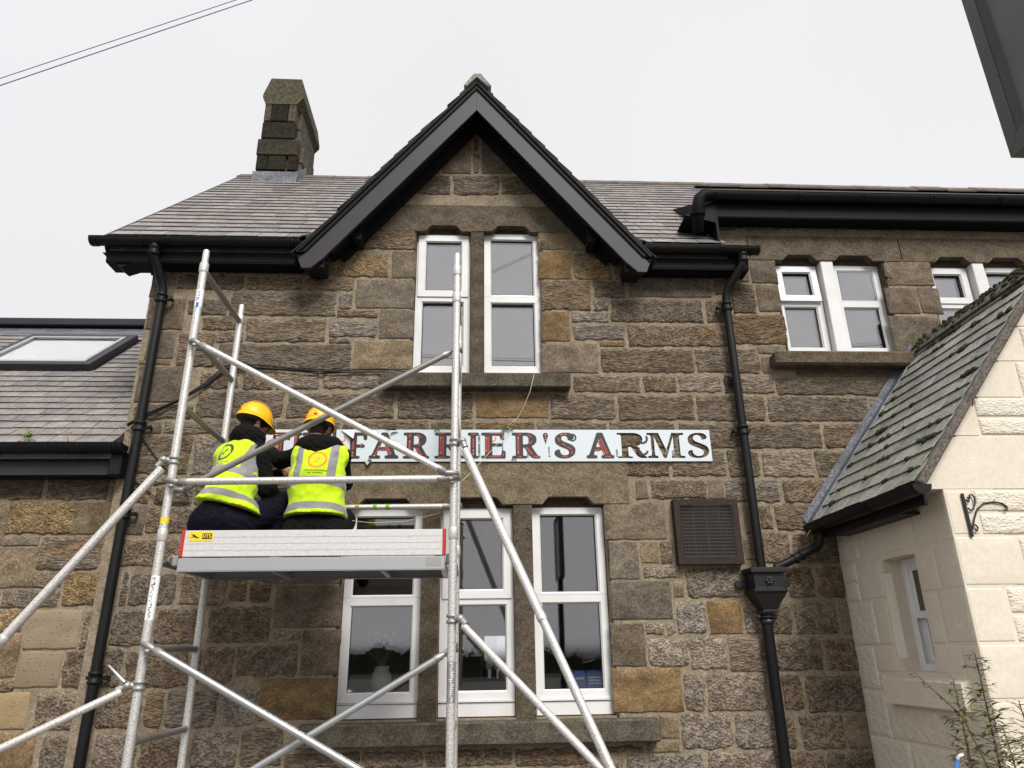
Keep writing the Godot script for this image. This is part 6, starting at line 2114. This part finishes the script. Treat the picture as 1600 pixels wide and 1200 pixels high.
func build_people() -> void:
	var black := Color(0.008, 0.008, 0.009)
	var navy := Color(0.009, 0.011, 0.020)
	var skin := Color(0.50, 0.27, 0.19)
	var hair := Color(0.025, 0.018, 0.014)
	var boot := Color(0.015, 0.013, 0.012)
	var nouv := func(p: Vector3) -> Vector2: return Vector2(p.x + p.z, p.y - p.z * 0.5)
	# the one on the left: squatting, turned to the right, head bent to the work
	var t := thing("person", "person in yellow helmet and hi-vis vest with dark green ring logo, squatting left", "person", Vector3(-1.72, 2.2, 0.80), "sign fitters squatting on the tower platform")
	var fl := Flesh.new()
	fl.k = 0.018
	var hip := Vector3(-1.80, 2.50, 0.90)
	var neck := Vector3(-1.70, 3.16, 0.70)
	var sl := Vector3(-1.885, 3.04, 0.64)
	var sr := Vector3(-1.63, 3.02, 0.76)
	fl.add(hip + Vector3(-0.06, 0, 0.02), hip + Vector3(0.10, 0, 0.0), 0.135, 0.135, navy)
	fl.add(hip + Vector3(0, 0.08, 0), Vector3(-1.77, 2.80, 0.82), 0.135, 0.145, black)
	fl.add(Vector3(-1.77, 2.80, 0.82), Vector3(-1.74, 2.98, 0.74), 0.145, 0.150, black)
	fl.add(sl, sr, 0.085, 0.085, black)
	fl.add(Vector3(-1.74, 3.0, 0.73), neck, 0.12, 0.075, black)
	# hood lying round the neck
	fl.chain([Vector3(-1.645, 3.17, 0.73), Vector3(-1.69, 3.19, 0.78), Vector3(-1.765, 3.195, 0.78), Vector3(-1.81, 3.185, 0.71), Vector3(-1.80, 3.17, 0.63)], [0.044, 0.052, 0.058, 0.054, 0.044], black)
	fl.chain([sr, Vector3(-1.545, 2.78, 0.74), Vector3(-1.465, 2.70, 0.54)], [0.078, 0.060, 0.042], black)
	fl.chain([sl, Vector3(-1.84, 2.84, 0.42), Vector3(-1.62, 2.98, 0.28)], [0.078, 0.060, 0.042], black)
	fl.chain([hip + Vector3(0.10, -0.02, 0), Vector3(-1.42, 2.69, 0.56), Vector3(-1.57, 2.30, 0.72)], [0.120, 0.085, 0.058], navy)
	fl.chain([hip + Vector3(-0.09, -0.02, 0), Vector3(-1.83, 2.70, 0.48), Vector3(-1.87, 2.30, 0.78)], [0.120, 0.085, 0.058], navy)
	fl.add(Vector3(-1.57, 2.262, 0.76), Vector3(-1.50, 2.245, 0.58), 0.050, 0.042, boot)
	fl.add(Vector3(-1.87, 2.262, 0.84), Vector3(-1.87, 2.245, 0.64), 0.050, 0.042, boot)
	add_hand(fl, Vector3(-1.455, 2.69, 0.525), Vector3(0.2, 0.15, -1), Vector3(0, -1, -0.2), 1.0, black, 0.5)
	add_hand(fl, Vector3(-1.61, 2.985, 0.27), Vector3(0.4, 0.5, -0.8), Vector3(0.5, -0.2, -0.8), 1.0, skin, 0.25)
	var b := MB.new()
	fl.into(b, 0.0125, nouv)
	var f1 := Vector3(0.62, -0.34, -0.72)
	var u1 := Vector3(0.08, 1, -0.12)
	var hc := Vector3(-1.715, 3.315, 0.665)
	var hd := Flesh.new()
	hd.k = 0.007
	add_head(hd, hc, f1, u1, skin, hair)
	hd.into(b, 0.0055, nouv)
	put(t, "body", b, M["cloth"])
	helmet(t, hc + Vector3(0.0, 0.030, 0.004), f1, u1)
	b = MB.new() # dark rimmed glasses
	var fr := f1.normalized()
	var rr := fr.cross(u1).normalized()
	var uu := rr.cross(fr).normalized()
	for s in [-1.0, 1.0]:
		var ring := []
		for i in 13:
			ring.append(hc + fr * 0.112 + rr * (s * 0.034 + cos(TAU * i / 12) * 0.026) + uu * (0.002 + sin(TAU * i / 12) * 0.019))
		b.tube(ring, 0.0026, 5)
		b.tube([hc + fr * 0.110 + rr * s * 0.060 + uu * 0.008, hc + fr * 0.05 + rr * s * 0.080 + uu * 0.010, hc - fr * 0.005 + rr * s * 0.084 + uu * 0.006], 0.0026, 5)
	put(t, "glasses", b, M["print black"])
	var X1 := Vector3(0.92, 0.0, 0.38).normalized()
	var Y1 := Vector3(0.16, 0.95, -0.25).normalized()
	dress(t, [[hip + Vector3(-0.05, 0.06, 0.02), hip + Vector3(0.11, 0.03, 0.02), 0.165, 0.165], [hip + Vector3(0, 0.1, 0), Vector3(-1.77, 2.80, 0.82), 0.160, 0.168], [Vector3(-1.77, 2.80, 0.82), Vector3(-1.74, 2.98, 0.75), 0.168, 0.172], [sl + Vector3(0.0, 0, 0.03), sr + Vector3(-0.04, 0, -0.02), 0.105, 0.105]],
		0.02, Vector3(-1.775, 2.86, 0.9), X1, Y1, [[Vector3(-1.80, 2.61, 0.9), Vector3(-0.22, -1, 0.12).normalized()]], [[neck + Vector3(0, -0.01, -0.02), neck + Vector3(0.02, 0.3, -0.1), 0.118], [sr + Vector3(0.045, 0, 0.02), Vector3(-1.53, 2.80, 0.74), 0.094], [sl + Vector3(0.02, 0, -0.08), Vector3(-1.84, 2.84, 0.40), 0.090]], vest_image(lin(0.035, 0.075, 0.03), 100, 92), 201)
	# the one on the right: squatting square to the wall, left arm out to the sign
	t = thing("person", "person in yellow helmet and hi-vis vest with orange ring logo, reaching to the sign", "person", Vector3(-1.2, 2.2, 0.72), "sign fitters squatting on the tower platform")
	fl = Flesh.new()
	fl.k = 0.018
	hip = Vector3(-1.16, 2.46, 0.76)
	neck = Vector3(-1.20, 3.12, 0.66)
	sl = Vector3(-1.335, 3.06, 0.64)
	sr = Vector3(-1.045, 3.05, 0.64)
	fl.add(hip + Vector3(-0.09, 0, 0), hip + Vector3(0.09, 0, 0), 0.140, 0.140, black)
	fl.add(hip + Vector3(0, 0.1, 0), Vector3(-1.18, 2.78, 0.74), 0.135, 0.140, black)
	fl.add(Vector3(-1.18, 2.78, 0.74), Vector3(-1.19, 2.97, 0.68), 0.140, 0.145, black)
	fl.add(sl, sr, 0.080, 0.080, black)
	fl.add(Vector3(-1.19, 2.98, 0.68), neck, 0.12, 0.075, black)
	fl.chain([Vector3(-1.30, 3.135, 0.60), Vector3(-1.305, 3.135, 0.68), Vector3(-1.235, 3.115, 0.775), Vector3(-1.165, 3.115, 0.775), Vector3(-1.095, 3.135, 0.68), Vector3(-1.10, 3.135, 0.60)], [0.042, 0.052, 0.060, 0.060, 0.052, 0.042], black)
	fl.add(Vector3(-1.20, 3.07, 0.79), Vector3(-1.20, 3.03, 0.80), 0.05, 0.02, black)
	fl.chain([sl, Vector3(-1.545, 3.075, 0.44), Vector3(-1.70, 3.195, 0.17)], [0.075, 0.062, 0.044], black)
	fl.chain([sr, Vector3(-1.04, 2.90, 0.40), Vector3(-1.14, 3.06, 0.22)], [0.075, 0.060, 0.042], black)
	fl.chain([hip + Vector3(-0.11, -0.02, 0), Vector3(-1.42, 2.60, 0.38), Vector3(-1.33, 2.29, 0.66)], [0.115, 0.082, 0.058], black)
	fl.chain([hip + Vector3(0.11, -0.02, 0), Vector3(-1.03, 2.60, 0.36), Vector3(-1.05, 2.29, 0.66)], [0.115, 0.082, 0.058], black)
	fl.add(Vector3(-1.33, 2.262, 0.72), Vector3(-1.36, 2.245, 0.55), 0.050, 0.042, boot)
	fl.add(Vector3(-1.05, 2.262, 0.72), Vector3(-1.03, 2.245, 0.55), 0.050, 0.042, boot)
	add_hand(fl, Vector3(-1.705, 3.202, 0.155), Vector3(-0.25, 0.75, -0.55), Vector3(0.35, -0.1, -0.9), 1.0, skin, 0.22)
	add_hand(fl, Vector3(-1.14, 3.07, 0.21), Vector3(-0.3, 0.6, -0.7), Vector3(-0.2, 0, -1), -1.0, skin, 0.25)
	b = MB.new()
	fl.into(b, 0.0125, nouv)
	var f2 := Vector3(-0.10, -0.20, -1)
	var u2 := Vector3(0.02, 1, -0.08)
	hc = Vector3(-1.215, 3.285, 0.665)
	hd = Flesh.new()
	hd.k = 0.007
	add_head(hd, hc, f2, u2, skin, hair)
	hd.into(b, 0.0055, nouv)
	put(t, "body", b, M["cloth"])
	helmet(t, hc + Vector3(0, 0.030, 0), f2, u2)
	dress(t, [[hip + Vector3(-0.055, 0.06, 0.02), hip + Vector3(0.06, 0.06, 0.02), 0.166, 0.166], [hip + Vector3(-0.04, 0.1, 0.01), Vector3(-1.225, 2.80, 0.74), 0.160, 0.155], [hip + Vector3(0.04, 0.1, 0.01), Vector3(-1.135, 2.80, 0.74), 0.160, 0.155], [Vector3(-1.225, 2.80, 0.74), Vector3(-1.235, 2.99, 0.69), 0.155, 0.145], [Vector3(-1.135, 2.80, 0.74), Vector3(-1.145, 2.99, 0.69), 0.155, 0.145], [sl + Vector3(0.02, 0, 0.01), sr + Vector3(-0.02, 0, 0.01), 0.098, 0.098]],
		0.02, Vector3(-1.18, 2.80, 0.85), Vector3.RIGHT, Vector3(0, 0.98, -0.18).normalized(), [[Vector3(-1.16, 2.555, 0.8), Vector3(0, -1, 0.06).normalized()]], [[neck + Vector3(0, -0.02, 0.0), neck + Vector3(0, 0.3, -0.05), 0.112], [sl + Vector3(-0.05, 0, -0.03), Vector3(-1.54, 3.07, 0.42), 0.094], [sr + Vector3(0.05, 0, -0.05), Vector3(-1.0, 2.88, 0.38), 0.088]], vest_image(lin(0.72, 0.30, 0.03), 134, 84), 202)

# ---------------------------------------------------------------- other things
func build_rest() -> void:
	rng.seed = 55
	# ground
	var b := MB.new()
	b.quad(Vector3(-80, 0, 80), Vector3(80, 0, 80), Vector3(80, 0, -80), Vector3(-80, 0, -80))
	var g := put(self, "ground", b, M["asphalt"])
	meta(g, "", "", "", "structure")
	b = MB.new()
	b.box(Vector3(0, 0.004, 3.2), Vector3(40, 0.008, 6.4))
	meta(put(self, "pavement", b, M["paving"]), "", "", "", "structure")
	# pub sign on its post near the camera
	var ps := thing("pub_sign", "dark framed hanging sign board with blank grey face, close by the viewer", "pub sign", Vector3(1.318, 0, 5.08))
	b = MB.new()
	var B := Basis(Vector3.BACK, Vector3.UP, Vector3.LEFT)
	frame_boxes(b, 4.746, 2.694, 5.42, 3.65, 0.037, 0.038, 0.076, B, Vector3(1.318, 0, 0), 0.052)
	put(ps, "frame", b, M["sign frame grey"])
	b = MB.new()
	b.box(Vector3(1.318, 3.172, 5.083), Vector3(0.044, 0.87, 0.61))
	put(ps, "face", b, M["sign back"])
	b = MB.new()
	b.ball(Vector3(1.2955, 2.885, 4.93), Vector3(0.001, 0.022, 0.008), Basis.IDENTITY, 8, 5)
	b.bar(Vector3(1.2955, 2.84, 4.88), Vector3(1.2955, 2.97, 4.895), 0.006, 0.001, Vector3.RIGHT)
	put(ps, "scuff", b, M["cast alloy"]).set_meta("kind", "stuff")
	b = MB.new()
	b.box(Vector3(1.318, 1.346, 5.083), Vector3(0.08, 2.69, 0.10), 0.008)
	put(ps, "post", b, M["black iron"])
	# overhead wires
	for q in [[Vector3(-9.0, 1.75, 2.5), Vector3(6.0, 9.62, 2.5), 0.0045, "upper thin wire crossing the sky in the corner over the slated extension"], [Vector3(-9.0, 1.64, 2.5), Vector3(6.0, 9.63, 2.5), 0.0055, "lower thicker wire crossing the sky in the corner over the slated extension"]]:
		var w := thing("overhead_wire", q[3], "wire", q[0], "overhead wires")
		b = MB.new()
		b.tube([q[0], q[1]], q[2] * 0.62, 6)
		put(w, "cable", b, M["steel wire"])
	for q in [9.25, 9.6, 8.35]: # the wires behind the viewer that the panes mirror
		var w := thing("overhead_wire", {9.25: "middle wire over the road, seen mirrored in the gable window panes", 9.6: "highest wire over the road, seen mirrored in the gable window panes", 8.35: "lowest wire over the road, seen mirrored in the gable window panes"}[q], "wire", Vector3(0, q, 12), "mirrored road wires")
		b = MB.new()
		var pts := []
		for i in 25:
			var x := -18.0 + i * 1.5
			pts.append(Vector3(x, q + 0.012 * pow(x - 3, 2.0) * 0.4 - 0.3, 12))
		b.tube(pts, 0.016, 5)
		put(w, "cable", b, M["cable black"])
	# hedge across the road, which the lower panes mirror
	b = MB.new()
	var edge := noise(91, 0.35, FastNoiseLite.TYPE_SIMPLEX, 4)
	var ground_line := PackedVector2Array([Vector2(60, 0), Vector2(-60, 0)])
	for i in 241:
		var x := -60.0 + i * 0.5
		ground_line.append(Vector2(x, 1.45 + 0.9 * edge.get_noise_1d(x) + 0.6 * edge.get_noise_1d(x * 0.2 + 40)))
	b.cur = Color(0.035, 0.042, 0.02)
	b.prism(ground_line, Vector3(0, 0, 46), Vector3.RIGHT, Vector3.UP, Vector3.FORWARD, -1.5, 0.0)
	for i in 5000:
		var x := rng.randf_range(-58, 58)
		b.cur = Color(0.04, 0.05, 0.022) * rng.randf_range(0.7, 1.5)
		leaf(b, Vector3(x, (1.5 + 0.9 * edge.get_noise_1d(x) + 0.6 * edge.get_noise_1d(x * 0.2 + 40)) * sqrt(rng.randf()), 46 - rng.randf_range(0.0, 0.3)), Vector3(rng.randf_range(-1, 1), rng.randf_range(-0.2, 1), rng.randf_range(-1, 0)).normalized(), 0.25, 0.16)
	var hedge := put(self, "hedge", b, M["leaf"])
	meta(hedge, "dark hedge across the road, mirrored low in the ground floor panes", "hedge", "", "stuff")
	# vase of dried flowers behind the first pane
	var v := thing("vase_of_flowers", "white vase of dried orange and pink flowers behind the first ground floor pane", "vase", Vector3(-0.757, 1.335, -0.30))
	var vp := v.position
	b = MB.new()
	b.tube([vp, vp + Vector3(0, 0.01, 0), vp + Vector3(0, 0.07, 0), vp + Vector3(0, 0.12, 0), vp + Vector3(0, 0.155, 0), vp + Vector3(0, 0.185, 0)], [0.055, 0.068, 0.086, 0.080, 0.058, 0.066], 20)
	put(v, "vase", b, M["white ceramic"])
	for i in 13:
		var a := TAU * i / 13.0
		var tip := vp + Vector3(cos(a) * rng.randf_range(0.04, 0.24), rng.randf_range(0.28, 0.48), sin(a) * 0.08)
		b = MB.new()
		b.cur = Color(0.30, 0.26, 0.16)
		b.tube([vp + Vector3(0, 0.15, 0), (vp + Vector3(0, 0.2, 0)).lerp(tip, 0.5), tip], 0.003, 5)
		put(v, "stem", b, M["leaf"])
		b = MB.new()
		b.cur = [Color(0.62, 0.30, 0.14), Color(0.55, 0.16, 0.15), Color(0.62, 0.56, 0.46), Color(0.45, 0.36, 0.22)][i % 4]
		for k in 9:
			leaf(b, tip, Vector3(cos(k * 0.7), 0.5 + 0.5 * sin(k * 2.1), sin(k * 0.7)).normalized(), 0.055, 0.028)
		put(v, "flower", b, M["leaf"])
	b = MB.new()
	b.box(Vector3(0.0, 1.18, -0.36), Vector3(2.3, 0.03, 0.42), 0.004)
	b.box(Vector3(-0.757, 1.265, -0.30), Vector3(0.20, 0.138, 0.20), 0.006)
	var ws := thing("window_shelf", "white shelf inside the ground floor windows under the vase", "shelf", Vector3(0, 1.165, -0.42))
	put(ws, "board", b, M["white frame"])
	# posters
	for q in [[0.792, 0.905, "blue poster reading SPORT in the corner of the third ground floor pane"], [0.920, 1.045, "blue poster reading EUROPEAN FOOTBALL in the corner of the third ground floor pane"]]:
		var p := thing("window_poster", q[2], "poster", Vector3((q[0] + q[1]) / 2, 1.30, -0.150), "blue football posters")
		b = MB.new()
		b.box(Vector3((q[0] + q[1]) / 2, 1.385, -0.150), Vector3(q[1] - q[0], 0.160, 0.003))
		put(p, "sheet", b, M["print blue"])
		if q[0] < 0.9:
			text(p, "lettering", "SPORT", "Droid Sans", Vector3(q[0] + 0.035, 1.395, -0.148), 0.020, "print white", Basis.IDENTITY, 0.070)
		else:
			text(p, "lettering", "EUROPEAN", "Droid Sans", Vector3(q[0] + 0.012, 1.405, -0.148), 0.014, "print white", Basis.IDENTITY, 0.10)
			text(p, "lettering", "FOOTBALL", "Droid Sans", Vector3(q[0] + 0.012, 1.382, -0.148), 0.014, "print white", Basis.IDENTITY, 0.10)
			text(p, "lettering", "LIVE HERE", "Droid Sans", Vector3(q[0] + 0.012, 1.362, -0.148), 0.010, "print white", Basis.IDENTITY, 0.10)
	# bottles on the ledge of the back window
	for i in 5:
		var x: float = [0.17, 0.30, 0.41, 0.50, 0.62][i]
		var bo := thing("bottle", "dark bottle standing before the bright back window, %s" % ["leftmost of its row", "second from the left of its row", "the shortest, in the middle of its row", "the tallest of its row", "rightmost of its row"][i], "bottle", Vector3(x, 1.235, -5.40), "bottles before the back window")
		b = MB.new()
		var h: float = [0.24, 0.30, 0.20, 0.34, 0.28][i]
		var o := bo.position
		b.tube([o, o + Vector3(0, h * 0.58, 0), o + Vector3(0, h * 0.72, 0), o + Vector3(0, h, 0)], [0.042, 0.042, 0.016, 0.015], 12)
		put(bo, "glass_body", b, M["gasket"])
		b = MB.new()
		b.tube([o + Vector3(0, h, 0), o + Vector3(0, h + 0.03, 0)], 0.018, 10)
		put(bo, "cap", b, M["gasket"])
	# weeds at the porch gutter
	var gw := thing("gutter_grass", "tuft of grass growing where the porch gutter meets the pub wall", "grass tuft", Vector3(2.90, 2.56, 0.10))
	b = MB.new()
	for i in 16:
		b.cur = Color(0.09, 0.15, 0.03) if i % 4 else Color(0.22, 0.07, 0.03)
		var o := gw.position + Vector3(rng.randf_range(-0.05, 0.05), 0, rng.randf_range(-0.04, 0.05))
		var d := Vector3(rng.randf_range(-1.0, 0.3), rng.randf_range(-0.5, 0.9), rng.randf_range(0.0, 0.7)).normalized()
		leaf(b, o, d, rng.randf_range(0.08, 0.24), 0.012)
	put(gw, "blades", b, M["leaf"])
	# tall garden plants in front of the porch
	var n := 0
	for q in [[2.80, 1.56, 1.95, "tall reddish stemmed weed with narrow leaves, rightmost before the porch corner"], [2.58, 1.44, 2.05, "leafy weed with narrow olive leaves below the porch window sill"], [2.88, 1.33, 2.10, "bushy weed with drooping brown leaves at the picture's edge by the porch"], [2.69, 1.22, 2.2, "short weed with red tinged leaves between the taller ones by the porch"], [2.505, 1.10, 2.15, "small pale green sprout beside the blue hose"], [2.80, 1.26, 2.25, "thin weed with curled dry leaves in front of the porch corner"]]:
		var p := thing("tall_weed", q[3], "weed", Vector3(q[0] + 0.06, 0, q[2]), "tall weeds before the porch")
		var foot := Vector3(q[0] + 0.04, 0.0, q[2])
		var top := Vector3(q[0], q[1], q[2])
		var mid := foot.lerp(top, 0.6) + Vector3(rng.randf_range(-0.03, 0.03), 0, 0)
		b = MB.new()
		b.cur = Color(0.11, 0.05, 0.045) if n % 2 == 0 else Color(0.12, 0.10, 0.05)
		b.tube([foot, mid, top], [0.008, 0.006, 0.0025], 6)
		var lv := MB.new()
		var along := 0.0
		while along < 0.62:
			var f: float = 1.0 - along / (q[1] + 0.01)
			var at := foot.lerp(mid, f / 0.6) if f < 0.6 else mid.lerp(top, (f - 0.6) / 0.4)
			var tone := rng.randf()
			for k in rng.randi_range(2, 4):
				lv.cur = Color(0.13, 0.15, 0.05).lerp([Color(0.20, 0.165, 0.085), Color(0.20, 0.08, 0.07)][n % 2], tone * (0.3 + along))
				var an := rng.randf() * TAU
				var len_ := rng.randf_range(0.03, 0.085) * (0.45 + minf(along * 3.0, 0.75))
				var d := Vector3(cos(an), rng.randf_range(-0.15, 0.5), sin(an)).normalized()
				if rng.randf() < 0.45:
					var tipb: Vector3 = at + d * 0.045
					b.tube([at, tipb], 0.0018, 4)
					for m_ in 3:
						leaf(lv, tipb, (d + Vector3(rng.randf_range(-0.7, 0.7), rng.randf_range(-0.6, 0.4), rng.randf_range(-0.7, 0.7))).normalized(), len_, len_ * 0.26)
				else:
					leaf(lv, at, d, len_, len_ * 0.28)
			along += rng.randf_range(0.010, 0.022)
		put(p, "stem", b, M["leaf"])
		put(p, "leaves", lv, M["leaf"]).set_meta("kind", "stuff")
		n += 1
	var br := thing("bramble_shoot", "bare leaning bramble shoot with dry leaves crossing the porch window sill", "bramble", Vector3(2.72, 0.9, 2.0))
	b = MB.new()
	b.cur = Color(0.10, 0.08, 0.05)
	b.tube([Vector3(2.70, 0.9, 2.05), Vector3(2.62, 1.25, 2.0), Vector3(2.50, 1.40, 1.95), Vector3(2.41, 1.52, 1.9)], [0.005, 0.004, 0.003, 0.001], 5)
	put(br, "stem", b, M["leaf"])
	b = MB.new()
	for i in 14:
		b.cur = Color(0.12, 0.09, 0.04).lerp(Color(0.09, 0.10, 0.03), rng.randf())
		var at := Vector3(2.55, 1.34, 1.97).lerp(Vector3(2.44, 1.475, 1.92), rng.randf())
		leaf(b, at, Vector3(rng.randf_range(-1, 1), rng.randf_range(-1, 0.4), rng.randf_range(-0.4, 0.6)).normalized(), 0.04, 0.014)
	put(br, "leaf", b, M["leaf"])
	var ho := thing("garden_hose", "blue hose end with pale tip arching below the porch sill", "hose", Vector3(2.46, 0.0, 2.15))
	b = MB.new()
	b.tube([Vector3(2.44, 0.0, 2.15), Vector3(2.425, 0.7, 2.15), Vector3(2.425, 0.95, 2.15), Vector3(2.432, 1.03, 2.15), Vector3(2.447, 1.068, 2.15)], 0.010, 10)
	put(ho, "hose", b, M["hose blue"])
	b = MB.new()
	b.tube([Vector3(2.447, 1.068, 2.15), Vector3(2.462, 1.083, 2.15), Vector3(2.482, 1.088, 2.15)], 0.008, 10)
	put(ho, "tip", b, M["print white"])

# ---------------------------------------------------------------- the scene
func _ready() -> void:
	var cam := Camera3D.new()
	cam.name = "camera"
	cam.position = Vector3(0, 1.6, 6.1)
	cam.rotation_degrees = Vector3(20.623, -3.165, -0.876)
	cam.fov = 56.357
	cam.near = 0.05
	cam.far = 400.0
	add_child(cam)
	cam.current = true
	var sky := ProceduralSkyMaterial.new()
	sky.sky_top_color = Color(0.93, 0.93, 0.94)
	sky.sky_horizon_color = Color(0.905, 0.905, 0.92)
	sky.sky_curve = 0.25
	sky.sky_energy_multiplier = 1.0
	sky.ground_bottom_color = Color(0.25, 0.25, 0.24)
	sky.ground_horizon_color = Color(0.55, 0.55, 0.55)
	var cl := NoiseTexture2D.new()
	cl.width = 512
	cl.height = 256
	cl.seamless = true
	cl.noise = noise(71, 0.008, FastNoiseLite.TYPE_SIMPLEX_SMOOTH, 4)
	var ramp := Gradient.new()
	ramp.colors = PackedColorArray([Color(0, 0, 0, 1), Color(0.30, 0.30, 0.30, 1)])
	cl.color_ramp = ramp
	sky.sky_cover = cl
	sky.sky_cover_modulate = Color(1, 1, 1, 0.7)
	var env := Environment.new()
	env.background_mode = Environment.BG_SKY
	env.sky = Sky.new()
	env.sky.sky_material = sky
	env.background_energy_multiplier = 0.382
	env.tonemap_mode = Environment.TONE_MAPPER_LINEAR
	env.tonemap_exposure = 2.65
	env.sdfgi_enabled = true
	env.ssao_enabled = true
	env.ssil_enabled = true
	var we := WorldEnvironment.new()
	we.name = "sky"
	we.environment = env
	add_child(we)
	var sun := DirectionalLight3D.new()
	sun.name = "sun"
	sun.light_energy = 0.5
	sun.light_color = Color(1.0, 0.985, 0.96)
	sun.light_angular_distance = 24.0
	sun.shadow_enabled = true
	sun.rotation_degrees = Vector3(-46, 18, 0)
	sun.sky_mode = DirectionalLight3D.SKY_MODE_LIGHT_ONLY
	add_child(sun)
	make_materials()
	build_pub()
	build_extension()
	build_porch()
	build_tower()
	build_sign()
	build_people()
	build_rest()
